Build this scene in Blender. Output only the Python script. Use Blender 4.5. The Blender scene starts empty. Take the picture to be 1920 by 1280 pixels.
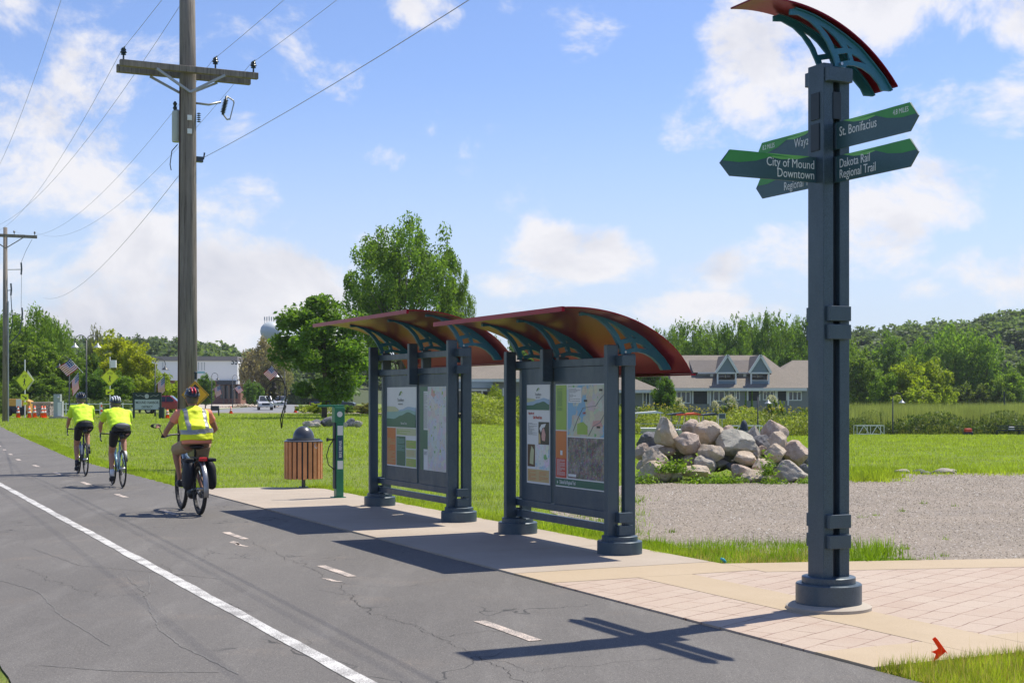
import bpy, bmesh, math, random
import numpy as np
from mathutils import Vector, Matrix, noise as mnoise
R = math.radians
random.seed(7)
sc = bpy.context.scene
C = sc.collection
# ---------------------------------------------------------------- camera
F = 2650.0; HZ = 745.0; CH = 1.6           # focal length in photo pixels, horizon row, eye height
cam = bpy.data.cameras.new('camera'); camo = bpy.data.objects.new('camera', cam); C.objects.link(camo)
cam.sensor_width = 36.0; cam.lens = 36.0 * F / 1920.0
cam.shift_y = (HZ - 640.0) / 1920.0
cam.clip_start = 0.1; cam.clip_end = 6000
camo.location = (0, 0, CH); camo.rotation_euler = (R(90), 0, 0)
sc.camera = camo
# ---------------------------------------------------------------- sun
SUN = Vector((.782 * .492, .623 * .492, .870)).normalized()
sl = bpy.data.lights.new('sun', 'SUN'); sl.energy = 3.8; sl.angle = R(.5); sl.color = (1, .93, .81)
so = bpy.data.objects.new('sun', sl); C.objects.link(so)
so.rotation_euler = SUN.to_track_quat('Z', 'Y').to_euler()
so.location = (30, 20, 60)
# ---------------------------------------------------------------- sky
SKY = 0.115
W = bpy.data.worlds.new('World'); sc.world = W; W.use_nodes = True
nt = W.node_tree; N = nt.nodes; L = nt.links
for n in list(N): N.remove(n)
def nd(t, **k):
    n = N.new(t)
    for a, b in k.items(): setattr(n, a, b)
    return n
out = nd('ShaderNodeOutputWorld'); bg = nd('ShaderNodeBackground'); bg.inputs[1].default_value = SKY
L.new(bg.outputs[0], out.inputs[0])
sky = nd('ShaderNodeTexSky', sky_type='NISHITA'); sky.sun_disc = False
sky.sun_elevation = R(60.5); sky.sun_rotation = math.atan2(.782, .623)
sky.air_density = 1.0; sky.dust_density = .15; sky.ozone_density = 3.0; sky.altitude = 0
tc = nd('ShaderNodeTexCoord'); sep = nd('ShaderNodeSeparateXYZ'); L.new(tc.outputs['Generated'], sep.inputs[0])
def M(op, a, b=None, c=None):
    n = nd('ShaderNodeMath', operation=op)
    for i, x in enumerate((a, b, c)):
        if x is None: continue
        if isinstance(x, (int, float)): n.inputs[i].default_value = x
        else: L.new(x, n.inputs[i])
    return n.outputs[0]
az = M('ARCTAN2', sep.outputs[0], sep.outputs[1]); el = M('ARCSINE', sep.outputs[2])
comb = nd('ShaderNodeCombineXYZ'); L.new(az, comb.inputs[0]); L.new(M('MULTIPLY', el, 1.35), comb.inputs[1])
def noise_at(vec, scale, det, rough, off=(0, 0, 0), dist=0):
    mp = nd('ShaderNodeMapping'); mp.inputs[1].default_value = off; L.new(vec, mp.inputs[0])
    n = nd('ShaderNodeTexNoise'); n.inputs['Scale'].default_value = scale; n.inputs['Detail'].default_value = det
    n.inputs['Roughness'].default_value = rough; n.inputs['Distortion'].default_value = dist
    L.new(mp.outputs[0], n.inputs['Vector']); return n.outputs['Fac']
fb = noise_at(comb.outputs[0], 8, 10, .63, dist=.25)
fb2 = noise_at(comb.outputs[0], 8, 6, .6, (0, -.03, 0), dist=.25)
clouds = [(200,560,420,120,.95),(420,240,90,40,.4),(30,200,120,60,.5),(1560,110,260,110,.6),(1800,330,120,40,.35),(1250,330,60,40,.4),(660,470,120,50,.5),(1200,600,220,40,.7),(250,500,330,95,1),(480,515,170,80,.9),(100,420,150,90,.75),(60,330,90,60,.5),(220,120,150,110,.7),(110,30,190,60,.6),
 (490,380,140,60,.75),(470,590,170,40,.8),(600,560,60,40,.7),(810,15,75,45,.8),(725,300,45,28,.75),(1085,480,150,62,1.05),(960,525,90,35,.7),
 (1480,480,230,70,.95),(1640,430,120,70,1.0),(1300,270,90,60,.6),(1400,210,70,80,.6),(1420,70,120,90,.75),(1680,30,330,85,.8),(1905,220,75,75,.8),
 (1870,510,100,55,.9),(1370,575,150,32,.75),(1750,560,260,36,.6),(1000,610,200,30,.35),(300,600,260,36,.6),(1110,90,90,40,.3),(60,560,140,60,.8)]
acc = None
for px, py, rx, ry, s in clouds:
    a0 = math.atan2(px - 960, F); e0 = math.atan2(HZ - py, math.hypot(F, px - 960))
    q = nd('ShaderNodeVectorMath', operation='SUBTRACT'); L.new(comb.outputs[0], q.inputs[0]); q.inputs[1].default_value = (a0, e0 * 1.35, 0)
    q2 = nd('ShaderNodeVectorMath', operation='MULTIPLY'); L.new(q.outputs[0], q2.inputs[0]); q2.inputs[1].default_value = (F / rx / 1.12, F / ry / 1.35 / 1.15, 0)
    ln = nd('ShaderNodeVectorMath', operation='LENGTH'); L.new(q2.outputs[0], ln.inputs[0])
    mr = nd('ShaderNodeMapRange', interpolation_type='SMOOTHSTEP'); L.new(ln.outputs['Value'], mr.inputs[0])
    mr.inputs[1].default_value = 1.35; mr.inputs[2].default_value = .3; mr.inputs[3].default_value = 0; mr.inputs[4].default_value = s
    acc = mr.outputs[0] if acc is None else M('MAXIMUM', acc, mr.outputs[0])
dens = M('ADD', M('MULTIPLY', acc, .58), M('MULTIPLY', M('SUBTRACT', fb, .5), 3.0))
mk = nd('ShaderNodeMapRange', interpolation_type='SMOOTHSTEP'); L.new(dens, mk.inputs[0])
mk.inputs[1].default_value = .14; mk.inputs[2].default_value = .60; mk.inputs[4].default_value = .93
dens2 = M('ADD', M('MULTIPLY', acc, .58), M('MULTIPLY', M('SUBTRACT', fb2, .5), 3.0))
sh = nd('ShaderNodeMapRange'); L.new(dens2, sh.inputs[0]); sh.inputs[1].default_value = .40; sh.inputs[2].default_value = 1.0
mixc = nd('ShaderNodeMix', data_type='RGBA'); L.new(sh.outputs[0], mixc.inputs[0])
mixc.inputs[6].default_value = (.60 / SKY, .59 / SKY, .605 / SKY, 1); mixc.inputs[7].default_value = (.44 / SKY, .445 / SKY, .49 / SKY, 1)
tint = nd('ShaderNodeMix', data_type='RGBA', blend_type='MULTIPLY'); tint.inputs[0].default_value = 1
L.new(sky.outputs[0], tint.inputs[6]); tint.inputs[7].default_value = (.72, .72, .87, 1)
SKYTINT = tint
mx = nd('ShaderNodeMix', data_type='RGBA'); L.new(mk.outputs[0], mx.inputs[0])
low = nd('ShaderNodeMapRange', interpolation_type='SMOOTHSTEP'); L.new(el, low.inputs[0]); low.inputs[1].default_value = R(13.5); low.inputs[2].default_value = R(-1); low.inputs[3].default_value = 0; low.inputs[4].default_value = .9
hzm = nd('ShaderNodeMix', data_type='RGBA'); L.new(low.outputs[0], hzm.inputs[0]); L.new(tint.outputs[2], hzm.inputs[6]); hzm.inputs[7].default_value = (.41 / SKY, .475 / SKY, .575 / SKY, 1)
L.new(hzm.outputs[2], mx.inputs[6]); L.new(mixc.outputs[2], mx.inputs[7])
L.new(mx.outputs[2], bg.inputs[0])
sc.view_settings.view_transform = 'Standard'; sc.view_settings.look = 'None'
sc.view_settings.exposure = 0.66; sc.view_settings.gamma = 1
# ---------------------------------------------------------------- where things are
CU, SU = .9031, .4294                       # trail direction: local y = along the trail, local x = across it
TH = math.atan2(SU, CU)
def UV(v, u, z=0.0): return Vector((CU * v - SU * u, SU * v + CU * u, z))
def sstep(a, b, x):
    t = min(1, max(0, (x - a) / (b - a))); return t * t * (3 - 2 * t)
def GZ(X, Y):
    Y = max(Y, 1.0); s = sstep(-.05, .14, X / Y)
    base = -1.9 * s * min(1.0, max(0.0, (Y - 30) / 102.0))
    if base > -.3: base -= 0
    mid = -.45 * (1 - s) * sstep(-.12, -.02, X / Y) * min(1, max(0, (Y - 30) / 80.))
    return base + mid
def at(px, Y, dz=0.0):                      # a place on the ground seen in column px at distance Y
    X = (px - 960) / F * Y; return Vector((X, Y, GZ(X, Y) + dz))
def GP(px, py, z=0.0):                      # ground point (flat part) seen at px, py
    Y = F * (CH - z) / (py - HZ); return ((px - 960) / F * Y, Y)
def ZP(py, Y): return CH + (HZ - py) / F * Y
# ---------------------------------------------------------------- mesh building
class MB:
    def __init__(s): s.v = []; s.f = []; s.m = []
    def add(s, vs, fs, m=0, X=None):
        o = len(s.v)
        if X is not None: vs = [X @ Vector(q) for q in vs]
        s.v += [tuple(q) for q in vs]; s.f += [tuple(i + o for i in f) for f in fs]; s.m += [m] * len(fs); return s
    def box(s, x0, x1, y0, y1, z0, z1, m=0, X=None):
        vs = [(x, y, z) for z in (z0, z1) for y in (y0, y1) for x in (x0, x1)]
        return s.add(vs, [(0,2,3,1),(4,5,7,6),(0,1,5,4),(2,6,7,3),(0,4,6,2),(1,3,7,5)], m, X)
    def bar(s, p, q, w, h, m=0, up=(0,0,1)):
        p = Vector(p); q = Vector(q); d = (q - p); l = d.length; d.normalize(); u = Vector(up)
        if abs(d.dot(u)) > .98: u = Vector((1, 0, 0))
        x = d.cross(u).normalized(); z = x.cross(d)
        X = Matrix((x, d, z)).transposed().to_4x4(); X.translation = p
        return s.box(-w/2, w/2, 0, l, -h/2, h/2, m, X)
    def tube(s, pts, r, n=8, m=0, cap=True):
        pts = [Vector(p) for p in pts]; k = len(pts)
        if not hasattr(r, '__len__'): r = [r] * k
        rings = []; prev = None
        for i, p in enumerate(pts):
            d = (pts[min(i+1, k-1)] - pts[max(i-1, 0)]).normalized()
            if prev is None: a = d.cross(Vector((0,0,1)) if abs(d.z) < .95 else Vector((1,0,0))).normalized()
            else: a = (prev - d * prev.dot(d)).normalized()
            prev = a; b = d.cross(a)
            rings.append([p + (a * math.cos(2*math.pi*j/n) + b * math.sin(2*math.pi*j/n)) * r[i] for j in range(n)])
        vs = [q for rg in rings for q in rg]
        fs = [(i*n+j, i*n+(j+1) % n, (i+1)*n+(j+1) % n, (i+1)*n+j) for i in range(k-1) for j in range(n)]
        if cap: fs += [tuple(range(n))[::-1], tuple((k-1)*n+j for j in range(n))]
        return s.add(vs, fs, m)
    def lathe(s, prof, c=(0,0,0), n=24, m=0, X=None, sx=1, sy=1):
        k = len(prof)
        vs = [(c[0] + r*sx*math.cos(2*math.pi*j/n), c[1] + r*sy*math.sin(2*math.pi*j/n), c[2] + z) for r, z in prof for j in range(n)]
        fs = [(i*n+j, i*n+(j+1) % n, (i+1)*n+(j+1) % n, (i+1)*n+j) for i in range(k-1) for j in range(n)]
        fs += [tuple(range(n))[::-1], tuple((k-1)*n+j for j in range(n))]
        return s.add(vs, fs, m, X)
    def ball(s, c, r, n=14, m=0, X=None):
        if not hasattr(r, '__len__'): r = (r, r, r)
        k = n // 2; prof = [(math.cos(a), math.sin(a)) for a in [(-math.pi/2) + math.pi * (i + .02) / (k + .04) for i in range(k+1)]]
        vs = [(c[0]+r[0]*q*math.cos(2*math.pi*j/n), c[1]+r[1]*q*math.sin(2*math.pi*j/n), c[2]+r[2]*z) for q, z in prof for j in range(n)]
        fs = [(i*n+j, i*n+(j+1) % n, (i+1)*n+(j+1) % n, (i+1)*n+j) for i in range(k) for j in range(n)]
        fs += [tuple(range(n))[::-1], tuple(k*n+j for j in range(n))]
        return s.add(vs, fs, m, X)
    def prism(s, poly, t0, t1, ax='y', m=0, X=None):   # polygon in the plane across ax, thick from t0 to t1
        n = len(poly)
        def P(a, b, t): return {'y': (a, t, b), 'x': (t, a, b), 'z': (a, b, t)}[ax]
        vs = [P(a, b, t0) for a, b in poly] + [P(a, b, t1) for a, b in poly]
        fs = [tuple(range(n)), tuple(range(2*n-1, n-1, -1))] + [(i, i+n, (i+1) % n + n, (i+1) % n) for i in range(n)]
        return s.add(vs, fs, m, X)
    def mesh(s, name, mats, smooth=False, fix=True):
        me = bpy.data.meshes.new(name); me.from_pydata(s.v, [], s.f)
        if not hasattr(mats, '__len__'): mats = [mats]
        for q in mats: me.materials.append(q)
        if len(mats) > 1: me.polygons.foreach_set('material_index', s.m)
        if smooth: me.polygons.foreach_set('use_smooth', [True] * len(s.f))
        if fix:
            bm = bmesh.new(); bm.from_mesh(me); bmesh.ops.recalc_face_normals(bm, faces=bm.faces); bm.to_mesh(me); bm.free()
        me.update(); return me
    def build(s, name, mats, parent=None, smooth=False, bevel=0, auto=False, fix=True):
        o = bpy.data.objects.new(name, s.mesh(name, mats, smooth or auto, fix)); C.objects.link(o)
        if parent: o.parent = parent
        if auto:
            o.data.set_sharp_from_angle(angle=R(38))
        if bevel:
            b = o.modifiers.new('bevel', 'BEVEL'); b.width = bevel; b.segments = 2; b.limit_method = 'ANGLE'; b.angle_limit = R(40)
        return o
def tag(o, label=None, cat=None, group=None, kind=None):
    if label: o['label'] = label
    if cat: o['category'] = cat
    if group: o['group'] = group
    if kind: o['kind'] = kind
    return o
def thing(name, label, cat, loc=(0,0,0), rz=0, group=None):
    o = bpy.data.objects.new(name, None); C.objects.link(o); o.location = loc; o.rotation_euler = (0, 0, rz)
    o.empty_display_size = .2
    return tag(o, label, cat, group)
def copy_tree(o, parent=None):
    c = o.copy(); C.objects.link(c); c.parent = parent
    for ch in list(o.children): copy_tree(ch, c)
    return c
def plate(name, outline, holes, thick, mat, parent, X):  # flat plate with holes; outline lies in XY, X places it
    cu = bpy.data.curves.new('tmp', 'CURVE'); cu.dimensions = '2D'; cu.fill_mode = 'BOTH'; cu.extrude = thick / 2
    for pl in [outline] + holes:
        sp = cu.splines.new('POLY'); sp.points.add(len(pl) - 1); sp.use_cyclic_u = True
        for i, (a, b) in enumerate(pl): sp.points[i].co = (a, b, 0, 1)
    t = bpy.data.objects.new('tmp', cu); C.objects.link(t)
    me = bpy.data.meshes.new_from_object(t.evaluated_get(bpy.context.evaluated_depsgraph_get()))
    bpy.data.objects.remove(t); me.transform(X); me.materials.clear(); me.materials.append(mat)
    o = bpy.data.objects.new(name, me); C.objects.link(o); o.parent = parent; return o
def text(name, s, size, mat, parent, X, align='LEFT', sx=.82, bold=0.0, ext=.001):
    cu = bpy.data.curves.new('tmp', 'FONT'); cu.body = s; cu.size = size; cu.align_x = align; cu.extrude = ext; cu.offset = bold
    cu.resolution_u = 3
    t = bpy.data.objects.new('tmp', cu); C.objects.link(t)
    me = bpy.data.meshes.new_from_object(t.evaluated_get(bpy.context.evaluated_depsgraph_get()))
    bpy.data.objects.remove(t)
    me.transform(X @ Matrix.Rotation(R(90), 4, 'X') @ Matrix.Diagonal((sx, 1, 1, 1))); me.materials.clear(); me.materials.append(mat)
    o = bpy.data.objects.new(name, me); C.objects.link(o); o.parent = parent; return o
T = Matrix.Translation
def RZ(a): return Matrix.Rotation(a, 4, 'Z')
# ---------------------------------------------------------------- materials
def mat(name, col, rough=.6, metal=0.0, var=.12, scale=4.0, bump=0.0, bscale=60.0, coat=0.0, spec=.5, speck=0.0, scuff=0.0):
    m = bpy.data.materials.new(name); m.use_nodes = True; t = m.node_tree; n = t.nodes; l = t.links
    b = n['Principled BSDF']; b.inputs['Roughness'].default_value = rough; b.inputs['Metallic'].default_value = metal
    b.inputs['Coat Weight'].default_value = coat; b.inputs['Specular IOR Level'].default_value = spec
    c = n.new('ShaderNodeTexCoord')
    nz = n.new('ShaderNodeTexNoise'); nz.inputs['Scale'].default_value = scale; nz.inputs['Detail'].default_value = 6; nz.inputs['Roughness'].default_value = .65
    l.new(c.outputs['Object'], nz.inputs['Vector'])
    mr = n.new('ShaderNodeMapRange'); mr.inputs[1].default_value = .25; mr.inputs[2].default_value = .75
    mr.inputs[3].default_value = 1 - var; mr.inputs[4].default_value = 1 + var; l.new(nz.outputs[0], mr.inputs[0])
    v = n.new('ShaderNodeVectorMath'); v.operation = 'SCALE'; v.inputs[0].default_value = col; l.new(mr.outputs[0], v.inputs['Scale'])
    last = v.outputs[0]
    if speck:
        n2 = n.new('ShaderNodeTexNoise'); n2.inputs['Scale'].default_value = 260; n2.inputs['Detail'].default_value = 2; l.new(c.outputs['Object'], n2.inputs['Vector'])
        m2 = n.new('ShaderNodeMapRange'); m2.inputs[1].default_value = .35; m2.inputs[2].default_value = .65; m2.inputs[3].default_value = 1 - speck; m2.inputs[4].default_value = 1 + speck
        l.new(n2.outputs[0], m2.inputs[0]); v2 = n.new('ShaderNodeVectorMath'); v2.operation = 'SCALE'; l.new(last, v2.inputs[0]); l.new(m2.outputs[0], v2.inputs['Scale']); last = v2.outputs[0]
    if scuff:
        n5 = n.new('ShaderNodeTexNoise'); n5.inputs['Scale'].default_value = 9; n5.inputs['Detail'].default_value = 9; n5.inputs['Roughness'].default_value = .8; mp = n.new('ShaderNodeMapping'); mp.inputs[3].default_value = (1, 1, .35); l.new(c.outputs['Object'], mp.inputs[0]); l.new(mp.outputs[0], n5.inputs['Vector'])
        m5 = n.new('ShaderNodeMapRange'); m5.inputs[1].default_value = .60; m5.inputs[2].default_value = .72; m5.inputs[4].default_value = scuff; l.new(n5.outputs[0], m5.inputs[0])
        x5 = n.new('ShaderNodeMix'); x5.data_type = 'RGBA'; l.new(m5.outputs[0], x5.inputs[0]); l.new(last, x5.inputs[6]); x5.inputs[7].default_value = (.20, .21, .21, 1); last = x5.outputs[2]
        m6 = n.new('ShaderNodeMapRange'); m6.inputs[1].default_value = .3; m6.inputs[2].default_value = .7; m6.inputs[3].default_value = rough - .12; m6.inputs[4].default_value = rough + .2; l.new(n5.outputs[0], m6.inputs[0]); l.new(m6.outputs[0], b.inputs['Roughness'])
    l.new(last, b.inputs['Base Color'])
    if bump:
        n3 = n.new('ShaderNodeTexNoise'); n3.inputs['Scale'].default_value = bscale; n3.inputs['Detail'].default_value = 4; l.new(c.outputs['Object'], n3.inputs['Vector'])
        bp = n.new('ShaderNodeBump'); bp.inputs['Strength'].default_value = bump; bp.inputs['Distance'].default_value = .01; l.new(n3.outputs[0], bp.inputs['Height']); l.new(bp.outputs[0], b.inputs['Normal'])
    return m
class G:                                     # small node-graph helper for the larger materials
    def __init__(s, name, rough=.8):
        s.m = bpy.data.materials.new(name); s.m.use_nodes = True; s.t = s.m.node_tree; s.n = s.t.nodes; s.l = s.t.links
        s.b = s.n['Principled BSDF']; s.b.inputs['Roughness'].default_value = rough; s.c = s.n.new('ShaderNodeTexCoord').outputs['Object']
    def put(s, x, sock):
        if hasattr(x, 'links') or hasattr(x, 'is_output'): s.l.new(x, sock)
        else: sock.default_value = x if not isinstance(x, tuple) or len(x) != 3 or sock.type != 'RGBA' else (*x, 1)
    def map(s, scale=(1,1,1), rot=0, loc=(0,0,0), vec=None):
        q = s.n.new('ShaderNodeMapping'); s.l.new(vec or s.c, q.inputs[0]); q.inputs[3].default_value = scale; q.inputs[2].default_value = (0,0,rot); q.inputs[1].default_value = loc; return q.outputs[0]
    def noise(s, scale, det=4, rough=.55, vec=None, dist=0.0, out=0):
        q = s.n.new('ShaderNodeTexNoise'); s.l.new(vec or s.c, q.inputs['Vector']); q.inputs['Scale'].default_value = scale; q.inputs['Detail'].default_value = det; q.inputs['Roughness'].default_value = rough; q.inputs['Distortion'].default_value = dist; return q.outputs[out]
    def vor(s, scale, feat='F1', vec=None, out='Distance', rnd=1.0):
        q = s.n.new('ShaderNodeTexVoronoi'); q.feature = feat; s.l.new(vec or s.c, q.inputs['Vector']); q.inputs['Scale'].default_value = scale; q.inputs['Randomness'].default_value = rnd; return q.outputs[out]
    def ramp(s, x, a, b, c=0.0, d=1.0, smooth=False):
        q = s.n.new('ShaderNodeMapRange'); s.l.new(x, q.inputs[0]); q.inputs[1].default_value = a; q.inputs[2].default_value = b; q.inputs[3].default_value = c; q.inputs[4].default_value = d
        if smooth: q.interpolation_type = 'SMOOTHSTEP'
        return q.outputs[0]
    def mix(s, f, a, b, mode='MIX'):
        q = s.n.new('ShaderNodeMix'); q.data_type = 'RGBA'; q.blend_type = mode
        s.put(f, q.inputs[0]); s.put(a, q.inputs[6]); s.put(b, q.inputs[7]); return q.outputs[2]
    def math(s, op, a, b=0.0):
        q = s.n.new('ShaderNodeMath'); q.operation = op; s.put(a, q.inputs[0]); s.put(b, q.inputs[1]); return q.outputs[0]
    def bump(s, h, st, d=.01):
        q = s.n.new('ShaderNodeBump'); q.inputs['Strength'].default_value = st; q.inputs['Distance'].default_value = d; s.l.new(h, q.inputs['Height']); s.l.new(q.outputs[0], s.b.inputs['Normal'])
    def col(s, x): s.put(x, s.b.inputs['Base Color']); return s.m
# ================================================================ the ground
def leafmat(name, col, trans=.35, var=.35, scale=1.2, rough=.6, objcol=True):
    m = bpy.data.materials.new(name); m.use_nodes = True; t = m.node_tree; n = t.nodes; l = t.links
    b = n['Principled BSDF']; b.inputs['Roughness'].default_value = rough; b.inputs['Specular IOR Level'].default_value = .25
    c = n.new('ShaderNodeTexCoord'); nz = n.new('ShaderNodeTexNoise'); nz.inputs['Scale'].default_value = scale; nz.inputs['Detail'].default_value = 5; l.new(c.outputs['Object'], nz.inputs['Vector'])
    mr = n.new('ShaderNodeMapRange'); mr.inputs[1].default_value = .3; mr.inputs[2].default_value = .7; mr.inputs[3].default_value = 1 - var; mr.inputs[4].default_value = 1 + var; l.new(nz.outputs[0], mr.inputs[0])
    v = n.new('ShaderNodeVectorMath'); v.operation = 'SCALE'; v.inputs[0].default_value = col; l.new(mr.outputs[0], v.inputs['Scale']); last = v.outputs[0]
    g = n.new('ShaderNodeNewGeometry'); r2 = n.new('ShaderNodeMapRange'); r2.inputs[3].default_value = .7; r2.inputs[4].default_value = 1.3; l.new(g.outputs['Random Per Island'], r2.inputs[0])
    v3 = n.new('ShaderNodeVectorMath'); v3.operation = 'SCALE'; l.new(last, v3.inputs[0]); l.new(r2.outputs[0], v3.inputs['Scale']); last = v3.outputs[0]
    if objcol:
        oi = n.new('ShaderNodeObjectInfo'); v2 = n.new('ShaderNodeVectorMath'); v2.operation = 'MULTIPLY'; l.new(last, v2.inputs[0]); l.new(oi.outputs['Color'], v2.inputs[1]); last = v2.outputs[0]
    l.new(last, b.inputs['Base Color'])
    tr = n.new('ShaderNodeBsdfTranslucent'); vt = n.new('ShaderNodeVectorMath'); vt.operation = 'MULTIPLY'; vt.inputs[1].default_value = (1.5, 1.6, .6); l.new(last, vt.inputs[0]); l.new(vt.outputs[0], tr.inputs[0])
    mx = n.new('ShaderNodeMixShader'); mx.inputs[0].default_value = trans; l.new(b.outputs[0], mx.inputs[1]); l.new(tr.outputs[0], mx.inputs[2]); l.new(mx.outputs[0], n['Material Output'].inputs[0])
    return m
g = G('lawn', .95)
n1 = g.noise(.35, 6, .6); n2 = g.noise(3.5, 6, .7); n3 = g.noise(55, 3, .7, g.map((1, .4, 1)))
c1 = g.mix(g.ramp(n1, .35, .65), (.20, .26, .03), (.27, .29, .038)); c2 = g.mix(g.ramp(n2, .35, .7), c1, (.115, .18, .014))
c3 = g.mix(g.ramp(n2, .62, .78), c2, (.26, .24, .07)); c4 = g.mix(g.ramp(n3, .35, .65, 0, .55), c3, (.07, .12, .012)); g.bump(n3, .8, .04); M_lawn = g.col(c4)
g = G('asphalt', .85)
s1 = g.noise(.5, 6, .6, g.map((1, .35, 1), TH)); s2 = g.noise(130, 4, .75); s3 = g.noise(2.2, 5, .7, g.map((1, .18, 1), TH))
b1 = g.mix(g.ramp(s1, .3, .7), (.100, .093, .085), (.136, .127, .116)); b2 = g.mix(g.ramp(s3, .5, .8, 0, .5), b1, (.21, .20, .185))
b3 = g.mix(g.ramp(s2, .3, .7), (.5, .5, .5), (1.55, 1.55, 1.55)); b4 = g.mix(1.0, b2, b3, 'MULTIPLY')
sp = g.vor(62); b5 = g.mix(g.ramp(sp, .22, .12, 0, .55), b4, (.46, .42, .36))
wv = g.noise(1.3, 3, .6, out=1); wm = g.n.new('ShaderNodeVectorMath'); wm.operation = 'ADD'; wms = g.n.new('ShaderNodeVectorMath'); wms.operation = 'SCALE'; wms.inputs['Scale'].default_value = .9
g.l.new(wv, wms.inputs[0]); g.l.new(wms.outputs[0], wm.inputs[0]); g.l.new(g.map((1, .55, 1), TH), wm.inputs[1])
ck = g.vor(.42, 'DISTANCE_TO_EDGE', wm.outputs[0]); cm = g.math('MULTIPLY', g.ramp(ck, .0045, .0015), g.ramp(g.noise(.45, 2), .50, .58))
ck2 = g.vor(1.7, 'DISTANCE_TO_EDGE', wm.outputs[0]); cm2 = g.math('MULTIPLY', g.ramp(ck2, .014, .004), g.ramp(g.noise(.33, 2, .5, g.map((1,1,1), 0, (5,3,0))),   .60, .68))
cr = g.math('MAXIMUM', cm, cm2); b6 = g.mix(g.math('MULTIPLY', cr, .8), b5, (.03, .03, .03)); 
tan = g.math('MULTIPLY', g.ramp(g.noise(1.1, 4), .58, .75), g.ramp(g.noise(70, 3), .52, .62)); b7 = g.mix(g.math('MULTIPLY', tan, .55), b6, (.36, .27, .19))
g.bump(g.math('ADD', s2, g.math('MULTIPLY', cr, -2.0)), .35, .006); M_asphalt = g.col(b7)
def paint(name, col, wear=.5):
    g = G(name, .7); w = g.noise(110, 5, .7); w2 = g.noise(4, 4); k = g.math('ADD', w, g.math('MULTIPLY', w2, .5))
    g.bump(w, .2); return g.col(g.mix(g.ramp(k, .56 + .22 * wear, .66 + .22 * wear, 0, .85), col, (.16, .15, .14)))
M_wline = paint('white_paint', (.62, .61, .58), .74); M_dash = paint('dash_paint', (.66, .55, .46), .6)
def concrete(name, c0, c1, jv=None):
    g = G(name, .85); a = g.noise(.8, 6, .65); b = g.noise(260, 2); d = g.noise(9, 5, .7)
    c = g.mix(g.ramp(a, .3, .7), c0, c1); c = g.mix(g.ramp(d, .6, .8, 0, .3), c, tuple(x * .72 for x in c0)); c = g.mix(1.0, c, g.mix(g.ramp(b, .3, .7), (.86, .86, .86), (1.12, 1.12, 1.12)), 'MULTIPLY')
    p = g.vor(3.1); c = g.mix(g.ramp(p, .045, .03, 0, .5), c, (.16, .13, .1))
    g.bump(b, .15); return g.col(c)
M_walk = concrete('sidewalk_concrete', (.36, .30, .235), (.43, .365, .29)); M_band = concrete('buff_concrete', (.40, .31, .20), (.455, .36, .245)); M_pad = concrete('pad_concrete', (.36, .31, .25), (.44, .39, .32))
g = G('stamped_brick', .8); mp = g.map((1, 1, 1), -TH); wob = g.noise(3, 3, .5, out=1); ad = g.n.new('ShaderNodeVectorMath'); ad.operation = 'MULTIPLY_ADD'; ad.inputs[1].default_value = (.05, .05, .05); g.l.new(wob, ad.inputs[0]); g.l.new(mp, ad.inputs[2])
bk = g.n.new('ShaderNodeTexBrick'); g.l.new(ad.outputs[0], bk.inputs['Vector']); bk.inputs['Scale'].default_value = 1; bk.squash = 1.5; bk.squash_frequency = 2; bk.offset = .37; bk.inputs['Brick Width'].default_value = .36; bk.inputs['Row Height'].default_value = .21; bk.inputs['Mortar Size'].default_value = .0065; bk.inputs['Mortar Smooth'].default_value = .6
bk.inputs['Color1'].default_value = (.40, .30, .23, 1); bk.inputs['Color2'].default_value = (.44, .345, .27, 1); bk.inputs['Mortar'].default_value = (.28, .16, .115, 1)
a = g.noise(1.4, 6, .7); gap = g.ramp(g.noise(4, 4, .7), .44, .56); w = g.mix(g.ramp(a, .35, .7, 0, .7), bk.outputs['Color'], (.46, .38, .30)); w = g.mix(g.math('MULTIPLY', gap, g.math('MULTIPLY', bk.outputs['Fac'], .9)), w, (.17, .09, .065)); w = g.mix(1.0, w, g.mix(g.ramp(g.noise(180, 2), .3, .7), (.88, .88, .88), (1.1, 1.1, 1.1)), 'MULTIPLY')
g.bump(g.math('SUBTRACT', g.noise(30, 4), g.math('MULTIPLY', bk.outputs['Fac'], 1.5)), .5, .01); M_brick = g.col(w)
g = G('gravel', .95); v1 = g.vor(42); v2 = g.vor(42, out='Color'); k = g.noise(.5, 5); sx = g.n.new('ShaderNodeSeparateXYZ'); g.l.new(v2, sx.inputs[0])
c = g.mix(sx.outputs[0], (.155, .13, .103), (.32, .275, .22)); c = g.mix(g.ramp(sx.outputs[1], .88, .94), c, (.46, .43, .40)); c = g.mix(g.ramp(v1, .35, .8, 0, .75), c, (.12, .10, .085)); c = g.mix(g.ramp(k, .4, .7, 0, .5), c, (.34, .28, .22)); g.bump(v1, -1.0, .03); M_gravel = g.col(c)
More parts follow.
